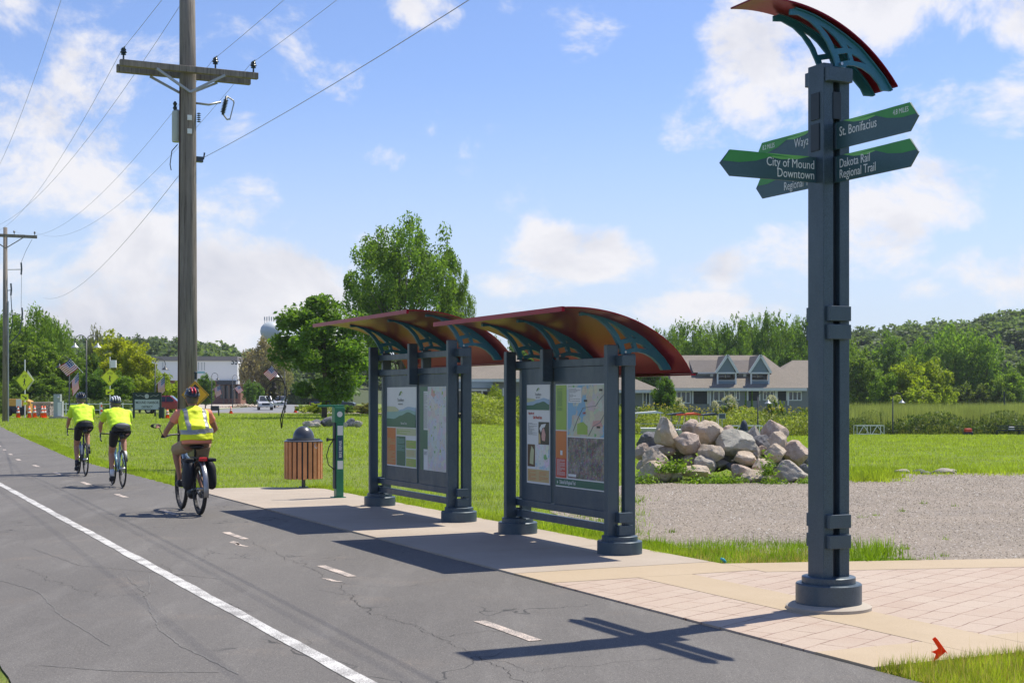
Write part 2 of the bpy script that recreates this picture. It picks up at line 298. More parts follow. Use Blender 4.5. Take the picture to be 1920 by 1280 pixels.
# ground sheet
def axis(lo, hi, near, n):
    a = [math.sinh(t) for t in np.linspace(-math.asinh(-lo / near), math.asinh(hi / near), n)]; return [x * near for x in a]
xs = axis(-1800, 1800, 12, 150); ys = axis(-60, 3200, 14, 150)
def lawn_bump(x, y): return .02 * mnoise.noise(Vector((x * .25, y * .25, 0)))
mb = MB(); vs = []
for y in ys:
    for x in xs:
        v = CU * x + SU * y
        d = 0.0
        if False: d = .06 * mnoise.noise(Vector((x * .08, y * .08, 3))) * min(1, (v - 8) / 4)
        vs.append((x, y, GZ(x, y) - .0 + d))
n = len(xs); fs = [(j*n+i, j*n+i+1, (j+1)*n+i+1, (j+1)*n+i) for j in range(len(ys)-1) for i in range(n-1)]
mb.add(vs, fs); ground = tag(mb.build('ground', M_lawn, smooth=True, fix=False), kind='structure')
# trail
def toff(u): return .055 * max(0, u - 38) + (.0009 * (u - 70) ** 2 if u > 70 else 0)
def strip(va, vb, u0, u1, z, name, m, parent=None, step=1.0, jit=0.0, th=0.0):
    mb = MB(); k = max(2, int((u1 - u0) / step) + 1); vs = []
    for i in range(k):
        u = u0 + (u1 - u0) * i / (k - 1); o = toff(u)
        ja = jit * mnoise.noise(Vector((u * 1.3, va, 0))) + jit * .6 * mnoise.noise(Vector((u * 6, va, 1))); jb = jit * mnoise.noise(Vector((u * 1.3, vb, 5))) + jit * .6 * mnoise.noise(Vector((u * 6, vb, 7)))
        vs += [UV(va + o + ja, u, z), UV(vb + o + jb, u, z)]
    mb.add(vs, [(2*i, 2*i+1, 2*i+3, 2*i+2) for i in range(k-1)])
    return mb.build(name, m, parent, fix=False)
path = tag(strip(.86, 5.45, -12, 95, .012, 'path', M_asphalt, step=.25, jit=.02), kind='structure')
strip(2.590, 2.700, -10, 95, .016, 'edge_line', M_wline, path, step=.3, jit=.014)
u0 = 9.28
for i in range(-1, 20):                        # painted centre dashes
    a = 8.27 + 3.66 * i
    strip(4.06, 4.15, a, a + .9, .016, 'lane_dash', M_dash, path, step=.15, jit=.012)
 
def trace(name, pts, w, m, jit, z=.0145):
    P = [Vector((*GP(x, y), z)) for x, y in pts]; L_ = []
    for a_, b_ in zip(P[:-1], P[1:]):
        k_ = max(2, int((b_ - a_).length / .035))
        for i_ in range(k_):
            q_ = a_.lerp(b_, i_ / k_); n_ = mnoise.noise_vector(q_ * 5) * jit + mnoise.noise_vector(q_ * 22) * jit * .6; L_.append(Vector((q_.x + n_.x, q_.y + n_.y, z)))
    mb = MB(); vs = []
    for i_, q_ in enumerate(L_):
        d_ = (L_[min(i_ + 1, len(L_) - 1)] - L_[max(i_ - 1, 0)]).normalized(); s_ = Vector((-d_.y, d_.x, 0)) * w * (.4 + .8 * abs(mnoise.noise(q_ * 9))); vs += [q_ - s_, q_ + s_]
    mb.add(vs, [(2*i_, 2*i_+1, 2*i_+3, 2*i_+2) for i_ in range(len(L_) - 1)]); return mb.build(name, m, path, fix=False)
M_crack = mat('crack', (.022, .021, .02), .95, 0, .2); M_scuff = mat('tyre_scuff', (.155, .148, .137), .8, 0, .25, 30)
for p_ in ([(455, 1012), (520, 1040), (575, 1066), (640, 1098), (690, 1148), (760, 1170), (812, 1196), (850, 1218), (905, 1236), (950, 1262), (1010, 1290)], [(690, 1148), (660, 1120), (600, 1108)], [(905, 1236), (1000, 1262), (1100, 1252), (1210, 1240), (1330, 1236)], [(812, 1196), (900, 1188), (985, 1180)], [(330, 930), (420, 952), (520, 962), (600, 968)], [(30, 1060), (120, 1100), (200, 1120), (300, 1112)], [(640, 1098), (740, 1104), (830, 1090), (920, 1096)], [(300, 1060), (390, 1120), (470, 1150)], [(250, 990), (330, 985), (420, 978)]): trace('crack', p_, .0028, M_crack, .075)
for p_ in ([(238, 1084), (268, 1110), (284, 1150), (296, 1182), (340, 1214), (392, 1240), (450, 1270)], [(280, 1080), (282, 1105), (270, 1125)], [(60, 1030), (150, 1062), (260, 1072), (420, 1088)], [(80, 1250), (220, 1262), (420, 1264)], [(0, 1090), (70, 1110), (120, 1160), (210, 1215)]): trace('scuff_mark', p_, .009, M_scuff, .02)
for p_ in ([(425, 1018), (445, 1021), (468, 1027)], [(610, 1086), (640, 1094)], [(436, 1016), (450, 1024)]): trace('worn_marking', p_, .035, M_dash, .04)
curb = tag(strip(.30, .62, -12, 60, .03, 'concrete_edging', M_walk, step=2), kind='structure')
# sidewalk slab under the kiosks, one sheet per poured panel, 4 mm gaps
slab = MB(); j = [11.42, 13.2, 15.2, 17.4, 19.4, 21.3, 22.9]
for a, b in zip(j[:-1], j[1:]): slab.box(5.455, 7.55, a + .006, b - .006, -.03, .028)
corner = [(5.455, 22.906), (7.55, 22.906), (7.55, 23.4), (7.3, 23.9), (6.8, 24.25), (6.1, 24.35), (5.455, 24.4)]
slab.prism(corner, -.03, .028, 'z'); slab.box(5.46, 7.54, 11.42, 22.9, -.05, .016)
walk = tag(slab.build('sidewalk', M_walk), kind='structure'); walk.rotation_euler.z = TH
pl = MB()
def back(v): return 11.25 - .31 * (v - 7.55)            # back edge of the plaza
pl.prism([(5.455, 10.70), (7.55, 10.70), (7.55, 11.41), (5.455, 11.41)], -.03, .028, 'z')
pl.prism([(7.555, 10.55), (14, 8.6), (14, back(14)), (7.555, back(7.555))], -.03, .028, 'z')
pl.prism([(6.31, 6.55), (6.86, 6.55), (6.86, 10.695), (6.31, 10.695)], -.03, .028, 'z')
pl.prism([(5.455, 6.55), (6.305, 6.55), (6.305, 7.095), (5.455, 7.095)], -.03, .028, 'z')
pl.prism([(6.865, 6.55), (14, 6.75), (14, 7.2), (6.865, 7.095)], -.03, .028, 'z')
plaza = tag(pl.build('plaza', M_band), kind='structure'); plaza.rotation_euler.z = TH
pb = MB(); pb.prism([(5.455, 7.10), (6.305, 7.10), (6.305, 10.695), (5.455, 10.695)], -.03, .026, 'z')
pb.prism([(6.865, 7.10), (14, 7.205), (14, 8.595), (7.55, 10.546), (7.55, 10.695), (6.865, 10.695)], -.03, .026, 'z')
bp = pb.build('brick_paving', M_brick, plaza)
# gravel lot
gp_px = [(1036,962),(1100,985),(1190,1012),(1300,1030),(1420,1037),(1560,1044),(1700,1048),(1760,1053),(2200,1046),(2200,887),(1780,887),(1665,890),(1640,898),(1560,903),(1380,906),(1200,906),(1130,918),(1060,938)]
gp = [Vector((*GP(x, y), 0)) for x, y in gp_px]; poly = []
for i, p in enumerate(gp):
    q = gp[(i + 1) % len(gp)]; k = max(1, int((q - p).length / .18)); nrm = Vector((-(q - p).y, (q - p).x, 0)).normalized()
    for t in range(k):
        w = p.lerp(q, t / k); w += nrm * (.16 * mnoise.noise(w * 1.1) + .09 * mnoise.noise(w * 4)); poly.append(w)
gm = MB(); gm.add([(p.x, p.y, .008) for p in poly], [tuple(range(len(poly)))]); bmg = None
gravel = tag(gm.build('gravel_lot', M_gravel, fix=False), kind='structure')
def inpoly(x, y, P):
    ins = np.zeros(x.shape, bool); n = len(P)
    for i in range(n):
        x0, y0 = P[i]; x1, y1 = P[(i + 1) % n]
        if y0 == y1: continue
        c = ((y0 > y) != (y1 > y)) & (x < (x1 - x0) * (y - y0) / (y1 - y0) + x0); ins ^= c
    return ins
GPOLY = [(p.x, p.y) for p in poly]
rng = np.random.default_rng(11)
def fastmesh(name, V, nv, fpat, m, mats=None):           # V: (k, nv, 3); fpat: face patterns on the nv verts
    k = V.shape[0]; me = bpy.data.meshes.new(name); me.vertices.add(k * nv); me.vertices.foreach_set('co', V.reshape(-1).astype(np.float32))
    idx = []; sizes = []
    base = (np.arange(k) * nv)[:, None]; arr = np.concatenate([base + np.array(f)[None, :] for f in fpat], 1).reshape(-1)
    ls = [len(f) for f in fpat]; tot = np.tile(np.array(ls), k); st = np.concatenate([[0], np.cumsum(tot)[:-1]])
    me.loops.add(arr.size); me.loops.foreach_set('vertex_index', arr.astype(np.int32)); me.polygons.add(tot.size); me.polygons.foreach_set('loop_start', st.astype(np.int32)); me.polygons.foreach_set('loop_total', tot.astype(np.int32))
    me.materials.append(m); me.update(calc_edges=True); me.validate(); o = bpy.data.objects.new(name, me); C.objects.link(o); return o
def nz2(X, Y, s, o=0.): return np.sin(X * s + o + 1.7 * np.sin(Y * s * .7 + o)) * np.cos(Y * s * .9 + 1.3 * np.sin(X * s * .8)) 
# loose stones on the gravel
k = 150000; Y = 13 + 18 * rng.random(k) ** .9; rt = -.02 + .42 * rng.random(k); X = rt * Y; ok = inpoly(X, Y, GPOLY); X = X[ok]; Y = Y[ok]; k = X.size
rk = rng.random(k) < (.45 + .55 * (nz2(X, Y, 1.4, 4) * .5 + .5)); X = X[rk]; Y = Y[rk]; k = X.size
r = (.005 + .011 * rng.random(k) ** 3) * (.6 + Y / 45); a = rng.random(k) * 6.28; V = np.zeros((k, 5, 3))
for i in range(4):
    w = r * (.7 + .6 * rng.random(k)); V[:, i, 0] = X + w * np.cos(a + i * 1.57); V[:, i, 1] = Y + w * np.sin(a + i * 1.57); V[:, i, 2] = .007
V[:, 4, 0] = X + r * .4 * (rng.random(k) - .5); V[:, 4, 1] = Y; V[:, 4, 2] = .008 + r * (.6 + .5 * rng.random(k))
g = G('pebble', .9); gi = g.n.new('ShaderNodeNewGeometry'); rr = gi.outputs['Random Per Island']; c = g.mix(g.ramp(rr, 0, .8), (.095, .078, .062), (.34, .295, .24)); c = g.mix(g.ramp(rr, .95, .97), c, (.46, .44, .41)); M_pebble = g.col(c)
tag(fastmesh('gravel_stones', V, 5, [(0,1,4),(1,2,4),(2,3,4),(3,0,4)], M_pebble), kind='stuff', label='loose pinkish gravel stones covering the lot')
# lawn blades
def field(k, y0, y1, r0, r1, pw=1.0):
    Y = y0 * (y1 / y0) ** (rng.random(k) ** pw); rt = r0 + (r1 - r0) * rng.random(k); return rt * Y, Y
def blades(X, Y, Z, h, w, lean=.5):
    k = X.size; a = rng.random(k) * 6.283; b = rng.random(k) * 6.283; V = np.zeros((k, 3, 3)); cw, sw = np.cos(a) * w / 2, np.sin(a) * w / 2
    V[:, 0] = np.stack([X - cw, Y - sw, Z - .01], 1); V[:, 1] = np.stack([X + cw, Y + sw, Z - .01], 1)
    ln = lean * h * rng.random(k); V[:, 2] = np.stack([X + ln * np.cos(b), Y + ln * np.sin(b), Z + h * np.sqrt(np.maximum(.1, 1 - (ln / h) ** 2))], 1); return V
GZv = np.vectorize(GZ)
def in_hard(X, Y, pad=0.0):
    v = CU * X + SU * Y; u = CU * Y - SU * X; o = np.where(u > 38, .055 * (u - 38), 0)
    e = .04 * np.sin(u * 7) + .03 * np.sin(u * 17 + 1)
    h = (v > .62 + o) & (v < 5.45 + o + pad + e * .6)
    h |= (v >= .3) & (v < .8)
    h |= (v > 5.4) & (v < 7.56 + pad + e * .5) & (u > 11.3) & (u < 24.3 + pad) & ~((u > 22.9) & ((v - 5.5) ** 2 / 4.4 + (u - 22.9) ** 2 / 2.1 > 1))
    h |= (v > 5.4) & (u > 6.53 + e * .4) & (u < 11.3 - .31 * (v - 7.55) + pad + e * .5) & (u < 11.45)
    return h
M_blade = leafmat('grass_blade', (.31, .385, .045), .45, .3, .8, objcol=False); M_dry = leafmat('dry_grass', (.56, .44, .18), .25, .3, 2, objcol=False); M_lush = leafmat('lush_grass', (.22, .33, .025), .35, .35, 2, objcol=False)
X, Y = field(420000, 14, 135, -.40, .40); ok = ~in_hard(X, Y) & ~inpoly(X, Y, GPOLY); X = X[ok]; Y = Y[ok]
h = (.026 + .034 * rng.random(X.size)) * (1 + .45 * nz2(X, Y, .9)) * (1 + .35 * nz2(X, Y, 3.1, 1)) * (1 + Y / 70); w = (.006 + .006 * rng.random(X.size)) * (Y / 22)
tag(fastmesh('lawn_grass', blades(X, Y, GZv(X, Y), h, w, .9), 3, [(0,1,2)], M_blade), kind='stuff', label='mown green lawn grass')
def tufts(px0, px1, py0, py1, k, hmin, hmax, name, m, label, wd=.008, lean=.7, test=None, clump=.0):
    Yf = F * CH / (py1 - HZ); Yb = F * CH / (py0 - HZ); Y = Yf + (Yb - Yf) * rng.random(k); X = ((px0 + (px1 - px0) * rng.random(k)) - 960) / F * Y
    if clump:
        cx = rng.integers(0, max(1, int(k / 40)), k); X = X[cx] + rng.normal(0, clump, k); Y = Y[cx] + rng.normal(0, clump, k)
    if test is not None: ok = test(X, Y); X = X[ok]; Y = Y[ok]
    h = (hmin + (hmax - hmin) * rng.random(X.size) ** 1.6); w = wd * (.6 + .8 * rng.random(X.size))
    o = fastmesh(name, blades(X, Y, GZv(X, Y), h, w, lean), 3, [(0,1,2)], m); return tag(o, label, kind='stuff')
nh = lambda X, Y: ~in_hard(X, Y, .02)
# edge of the lawn along trail and slab, taller and softer
k = 46000; u = 12 + 50 * rng.random(k) ** 1.4; side = rng.random(k) ** 2 * .6; v = np.where(u < 24.4, 7.56, 5.47 + np.where(u > 38, .055 * (u - 38), 0)) + side + .05 * np.sin(u * 9) ; X = CU * v - SU * u; Y = SU * v + CU * u
ok = ~inpoly(X, Y, GPOLY); X, Y = X[ok], Y[ok]
h = .035 + .06 * rng.random(X.size) ** 2; tag(fastmesh('edge_grass', blades(X, Y, GZv(X, Y), h, .009 * Y / 18, 1.0), 3, [(0,1,2)], M_blade), kind='stuff', label='longer grass fringing the trail and the slab')
tufts(1205, 1530, 1020, 1062, 7000, .03, .15, 'verge_grass', M_lush, 'tall fresh grass tufts between slab and gravel', .009, 1.2, nh, .075)
tufts(1205, 1530, 1035, 1062, 6000, .02, .09, 'verge_dry_grass', M_dry, 'dry straw among the verge grass', .008, 1.0, nh, .06)
tufts(1592, 1668, 1034, 1056, 1100, .04, .24, 'verge_weeds', M_lush, 'weeds right of the signpost', .014, 1.1, nh, .09)
tufts(1660, 1750, 1047, 1056, 160, .03, .08, 'verge_weeds', M_lush, 'thin weeds at the gravel corner', .010, 1.1, nh, .06)
tufts(1210, 1900, 930, 1045, 500, .02, .10, 'gravel_weeds', M_lush, 'scattered weeds growing through the gravel', .010, 1.1, nh, .03)
tufts(1640, 2000, 879, 892, 5000, .03, .14, 'gravel_edge_grass', M_blade, 'ragged grass along the back of the gravel', .02, 1.0, nh, .25)
tufts(1040, 1200, 925, 1010, 3500, .04, .16, 'verge_grass', M_lush, 'grass behind the near kiosk', .010, .8, nh, .12)
tufts(1600, 1680, 880, 905, 3000, .06, .22, 'verge_weeds', M_blade, 'yellow green weed clump on the gravel edge', .02, .8, nh, .15)
def vg(X, Y): v = CU * X + SU * Y; u = CU * Y - SU * X; return (u < 6.55) & (v > 5.47)
M_corner = leafmat('corner_blade', (.34, .40, .04), .35, .4, 3, objcol=False)
tufts(1640, 1990, 1222, 1330, 16000, .03, .12, 'corner_grass', M_corner, 'grass growing over the plaza corner', .007, .9, vg)
tufts(1640, 1990, 1222, 1330, 9000, .03, .10, 'corner_dry_grass', M_dry, 'dry straw at the plaza corner', .006, 1.2, vg)
tufts(1640, 1990, 1222, 1290, 420, .08, .22, 'corner_stalks', M_dry, 'thin seed stalks at the plaza corner', .003, .6, vg)
def lg(X, Y): v = CU * X + SU * Y; return v < .84
k = 7000; u = -2 + 40 * rng.random(k) ** 2; v = np.where(rng.random(k) < .4, .66 + .18 * rng.random(k), .28 - .5 * rng.random(k)); X = CU * v - SU * u; Y = SU * v + CU * u
tag(fastmesh('left_verge_grass', blades(X, Y, X * 0, .03 + .05 * rng.random(k), .008), 3, [(0,1,2)], M_dry), kind='stuff', label='sparse dry grass on the left trail edge')
# ================================================================ trail furniture
M_slate = mat('slate_paint', (.052, .083, .110), .40, .15, .10, 3, speck=.35, coat=.1, scuff=.28)
M_slate_d = mat('dark_slate', (.018, .028, .04), .5, 0, .1)
M_teal = mat('teal_paint', (.028, .155, .24), .38, .1, .15, 3, speck=.2)
M_red = mat('red_metal', (.24, .010, .024), .30, .65, .2, 2.5, speck=.15, spec=.2)
M_bolt = mat('bolt', (.45, .46, .47), .35, .8)
M_white = mat('white_paint_gloss', (.78, .79, .78), .45, 0, .05)
M_green = mat('sign_green', (.045, .27, .05), .4); M_lgreen = mat('sign_light_green', (.19, .52, .12), .4)
M_signslate = mat('sign_slate', (.045, .10, .115), .38, .1, .08, 3, speck=.2)
BR_OUT = [(-0.465, 0.4), (-0.423, 0.406), (-0.321, 0.391), (-0.218, 0.367), (-0.08, 0.318), (0.094, 0.239), (0.252, 0.15), (0.385, 0.038), (0.501, -0.068), (0.586, -0.175), (0.483, -0.179), (0.447, -0.122), (0.367, -0.054), (0.279, -0.013), (0.199, 0.003), (0.12, -0.002), (0.094, -0.023), (-0.011, -0.021), (-0.006, 0.017), (-0.037, 0.077), (-0.089, 0.167), (-0.167, 0.256), (-0.261, 0.321), (-0.38, 0.362), (-0.465, 0.355)]
BR_H = [[(-0.167, 0.303), (-0.089, 0.273), (-0.011, 0.225), (0.041, 0.177), (0.081, 0.141), (-0.011, 0.121), (-0.037, 0.175), (-0.089, 0.239)],
 [(0.11, 0.174), (0.171, 0.138), (0.129, 0.142)], [(0.024, 0.081), (0.12, 0.102), (0.148, 0.044), (0.046, 0.021)], [(0.164, 0.099), (0.243, 0.074), (0.318, 0.025), (0.261, 0.036), (0.186, 0.041)]]
def bracket(parent, x, y, z, s=1.0, th=.05):
    def S(l): return [(a * s, b * s) for a, b in l]
    X = T((x, y, z)) @ Matrix.Rotation(R(90), 4, 'X')
    b = plate('bracket', S(BR_OUT), [S(h) for h in BR_H], th, M_teal, parent, X)
    mb = MB(); fl = [(a, b_) for a, b_ in BR_OUT[1:10]]                                        # curved flange along the top edge
    pts = [(x + a * s, y, z + b_ * s + .004) for a, b_ in fl]
    for p, q in zip(pts[:-1], pts[1:]): mb.bar(p, q, th + .035, .008)
    mb.build('flange', M_teal, b)
    bo = MB(); bo.lathe([(.012, -.03), (.012, .03)], n=8, X=T((x + .045 * s, y, z + .0)) @ Matrix.Rotation(R(90), 4, 'X')); bo.build('bolt', M_bolt, b)
    return b
def canopy(parent, x0, x1, y0, y1, ztop, Rr, xc, name='canopy', lip=True):
    k = 26; prof = []
    for i in range(k + 1):
        x = x0 + (x1 - x0) * i / k; d = x - xc; prof.append((x, ztop - (Rr - math.sqrt(Rr * Rr - d * d)) if name == 'cap' else ztop - .937 * (1 - math.sqrt(max(0, 1 - (d / 1.40) ** 2)))))
    mb = MB(); th = .012; vs = []; ny = 12
    for off in (0, -th):
        for jy in range(ny + 1):
            for x, z in prof: vs.append((x, y0 + (y1 - y0) * jy / ny, z + off))
    n = k + 1; m = n * (ny + 1); fs = []
    for o, fl in ((0, 0), (m, 1)):
        for jy in range(ny):
            for i in range(k): q = (o + jy*n+i, o + jy*n+i+1, o + (jy+1)*n+i+1, o + (jy+1)*n+i); fs.append(q)
    for i in range(k): fs += [(i, i+1, m+i+1, m+i), (ny*n+i, ny*n+i+1, m+ny*n+i+1, m+ny*n+i)]
    for jy in range(ny): fs += [(jy*n, (jy+1)*n, m+(jy+1)*n, m+jy*n), (jy*n+k, (jy+1)*n+k, m+(jy+1)*n+k, m+jy*n+k)]
    mb.add(vs, fs); c = mb.build(name, M_red, parent, auto=True)
    if lip:
        l = MB(); l.box(x0 - .012, x0 + .02, y0, y1, prof[0][1] - .045, prof[0][1] + .004); l.box(x1 - .012, x1 + .05, y0, y1, prof[-1][1] - .03, prof[-1][1] - .014)
        l.build('canopy_edge', M_red, c)
    return c
def plinth(mb, x, y, r=.228, z0=.028, h=.13):
    mb.lathe([(r, 0), (r, h - .008), (r - .008, h), (r - .045, h), (r - .045, h + .045), (r - .052, h + .05), (.02, h + .05)], (x, y, z0), 40)
# ---------------------------------------------------------------- art on the info boards (X right, Z up, face towards -Y)
def flat(name, c, rough=.35): return mat(name, c, rough, 0, .04, 6)
P_white = flat('print_white', (.72, .73, .72)); P_dgreen = flat('print_dark_green', (.012, .12, .075)); P_lime = flat('print_lime', (.30, .46, .07)); P_orange = flat('print_orange', (.62, .17, .035))
P_teal = flat('print_teal', (.22, .42, .38)); P_hill = flat('print_straw', (.50, .52, .30)); P_sky = flat('print_pale_blue', (.30, .44, .58)); P_grey = flat('print_grey_text', (.22, .23, .24)); P_red = flat('print_red', (.55, .05, .03))
P_tan = flat('print_tan', (.56, .42, .20)); P_black = flat('print_black', (.02, .018, .018)); P_pink = flat('print_pink', (.62, .33, .30)); P_brown = flat('print_brown', (.11, .055, .03))
def mapmat(name, lake, land, seed=0, lk=.5, sc_=3.2):
    g = G(name, .35); n = g.noise(sc_, 5, .6, g.map((1, 1, 1), 0, (seed, seed, 0))); cells = g.vor(11, out='Color', vec=g.map((1, 1, 1), 0, (seed, 0, 0))); e = g.vor(16, 'DISTANCE_TO_EDGE'); e2 = g.vor(34, 'DISTANCE_TO_EDGE')
    c = g.mix(.16, land, cells); c = g.mix(g.ramp(e2, .03, .01, 0, .25), c, (.45, .42, .40)); c = g.mix(g.ramp(e, .022, .012, 0, .7), c, (.55, .35, .28)); c = g.mix(g.ramp(g.noise(9, 2), .66, .70), c, (.16, .42, .14))
    c = g.mix(g.ramp(n, lk, lk + .02), c, lake); c = g.mix(g.ramp(g.vor(26), .09, .06, 0, .7), c, (.12, .12, .16)); return g.col(c)
P_map1 = mapmat('print_county_map', (.55, .58, .66), (.60, .60, .60), 3, .56, 4); P_map2 = mapmat('print_lake_map', (.20, .42, .60), (.55, .55, .42), 8, .50, 2.6); P_map3 = mapmat('print_mini_map', (.35, .55, .66), (.72, .74, .72), 1, .55, 6)
g = G('print_aerial', .4); a = g.noise(7, 8, .75); b = g.vor(38, out='Color'); c = g.mix(g.ramp(a, .4, .62), (.045, .035, .035), (.32, .26, .20)); c = g.mix(.12, c, b); c = g.mix(g.ramp(g.noise(3, 4), .54, .6, 0, .75), c, (.05, .035, .035)); c = g.mix(g.ramp(g.noise(60, 2), .66, .7), c, (.6, .6, .6)); P_air = g.col(c)
class Art:
    def __init__(s, board, X): s.p = board; s.X = X; s.k = 0
    def q(s, name, poly, m, lay):
        mb = MB(); y1 = -.0015 * lay; mb.prism(poly, y1 - .0012, y1 - .0001, 'y', X=s.X); return mb.build(name, m, s.p)
    def r(s, name, x0, x1, z0, z1, m, lay=1): return s.q(name, [(x0, z0), (x1, z0), (x1, z1), (x0, z1)], m, lay)
    def lines(s, x0, x1, z0, z1, n, m, lay=2, h=.5):
        mb = MB(); rd = random.Random(int(x0 * 997 + z0 * 83 + n)); dz = (z1 - z0) / n
        for i in range(n):
            z = z1 - dz * (i + .5); x = x0
            while x < x1 - .006:
                w = min(x1 - x, rd.uniform(.010, .034)); mb.box(x, x + w * .86, -.0015 * lay - .001, -.0015 * lay, z - dz * h / 2, z + dz * h / 2, 0, s.X); x += w + .004
                if rd.random() < .07: break
        mb.build('text_lines', m, s.p)
    def t(s, str_, x, z, size, m, lay=2, align='LEFT', sx=.8, bold=0): return text('lettering', str_, size, m, s.p, s.X @ T((x, -.0015 * lay - .0005, z)), align, sx, bold, .0004)
    def wave(s, name, x0, x1, zb, pts, m, lay):          # pts: heights along the top
        k = 24; top = []
        for i in range(k + 1):
            t = i / k * (len(pts) - 1); j = min(int(t), len(pts) - 2); f_ = t - j; f_ = f_ * f_ * (3 - 2 * f_); top.append((x0 + (x1 - x0) * i / k, pts[j] * (1 - f_) + pts[j+1] * f_))
        s.q(name, [(x1, zb), *top[::-1], (x0, zb)][::-1], m, lay)
def logo(a, cx, z, s):
    a.q('logo', [(cx - s, z), (cx - .2*s, z + .75*s), (cx + .1*s, z + .75*s), (cx - .5*s, z)], P_dgreen, 2); a.q('logo', [(cx - .3*s, z + .1*s), (cx + .3*s, z + .9*s), (cx + s, z + .45*s), (cx + .35*s, z + .6*s), (cx, z + .1*s)], P_lime, 2)
    a.t('ThreeRivers', cx, z - 1.15 * s, s * .95, P_grey, 2, 'CENTER', .75); a.t('PARK DISTRICT', cx, z - 1.75 * s, s * .42, P_grey, 2, 'CENTER', .9)
def kiosk(umid, yn, yf, ym, cy0, cy1, dz, label, boards, artf, leg2=True):
    t = thing('information_kiosk', label, 'information kiosk', UV(7.12, umid), TH, 'information kiosks')
    A, B = -.10, .10; W2, D2 = .0625, .0375; zb = .20
    for y in (yn, yf):
        mb = MB(); plinth(mb, 0, y); mb.build('base', M_slate, t, auto=True)
        for x, zt in ((A, 2.13 + dz), (B, 2.045 + dz)):
            mb = MB(); mb.box(x - W2, x + W2, y - D2, y + D2, zb, zt); mb.build('post', M_slate, t, bevel=.006)
    for x, zt in ((A, 2.13 + dz), (B, 2.045 + dz)):
        mb = MB(); mb.box(x - W2, x + W2, ym - D2, ym + D2, 1.775, zt); mb.build('hanging_post', M_slate, t, bevel=.006)
    zs = [(.355, .432, -.12, .08), (.225, .305, -.12, .08), (1.93 + dz, 2.01 + dz, -.18, .10)]
    if dz > .1: zs.append((1.93 + dz - .215, 2.01 + dz - .215, -.12, .08))
    for z0, z1, p0, p1 in zs:
        mb = MB(); mb.box(-.034, .034, yn - D2 - .001, yf + D2 + .001, z0, z1); mb.build('rail', M_slate, t, bevel=.004)
        for ya, yb in ((yn + p0, yn - D2 - .002), (yf + D2 + .002, yf + p1)):
            mb = MB(); mb.box(-.07, .085, ya, yb, z0 - .012, z1 + .012); mb.build('end_block', M_slate, t, bevel=.004)
    for y in (yn, ym, yf): bracket(t, .01, y, 2.06 + dz)
    canopy(t, 6.28 - 7.12, 7.74 - 7.12, cy0, cy1, 2.478 + dz, 1.75, 6.42 - 7.12)
    for bi, (y0, y1, s0, s1) in enumerate(boards):
        mb = MB(); mb.box(-.022, .022, y0, y1, .433, 1.928 + (0 if dz < .1 else -.02)); b = mb.build('board', M_slate, t, bevel=.003)
        mb = MB(); w = s1 - s0; mb.box(-w / 2, w / 2, -.006, 0, -.5575, .5575)
        X = T((-.022, (s0 + s1) / 2, 1.1875)) @ RZ(R(-90)); pm = MB(); pm.box(-w/2, w/2, -.006, 0, -.5575, .5575, 0, X); pan = pm.build('sign_panel', P_white, t, bevel=.001)
        artf[bi](Art(pan, X @ T((-w / 2, -.006, -.5575))), w, 1.115)
    return t
def art1(a, w, h):
    e = .012; a.r('green_ground', e, w - e, h * .50, h * .66, P_dgreen, 1)
    a.wave('straw_band', e, w - e, h * .60, [h * .76, h * .755, h * .70, h * .67, h * .67], P_hill, 2); a.wave('pale_band', e, w - e, h * .60, [h * .66, h * .665, h * .72, h * .755, h * .745], P_sky, 3)
    a.wave('teal_band', e, w - e, h * .55, [h * .685, h * .69, h * .70, h * .72, h * .70], P_teal, 4); a.wave('dark_hill', e, w - e, h * .50, [h * .605, h * .60, h * .645, h * .69, h * .655], P_dgreen, 5)
    a.t('Parks and Trails', w * .60, h * .535, .05, P_white, 6, 'CENTER', .7)
    logo(a, w * .48, h * .895, .075)
    a.r('orange_column', e, w * .31, .02, h * .485, P_orange); a.lines(e + .02, w * .29, .04, h * .36, 22, P_tan)
    a.r('pale_row', w * .335, w - e, h * .40, h * .485, P_hill); a.lines(w * .36, w * .9, h * .41, h * .475, 4, P_lime)
    a.r('green_column', w * .335, w * .64, .02, h * .385, P_dgreen); a.lines(w * .36, w * .62, h * .2, h * .37, 11, P_teal)
    for i, z in enumerate((.02, .145, .27)): a.r('lime_box', w * .665, w - e, z, z + .11, P_lime if i % 2 == 0 else P_hill); a.lines(w * .69, w * .95, z + .015, z + .095, 5, P_tan)
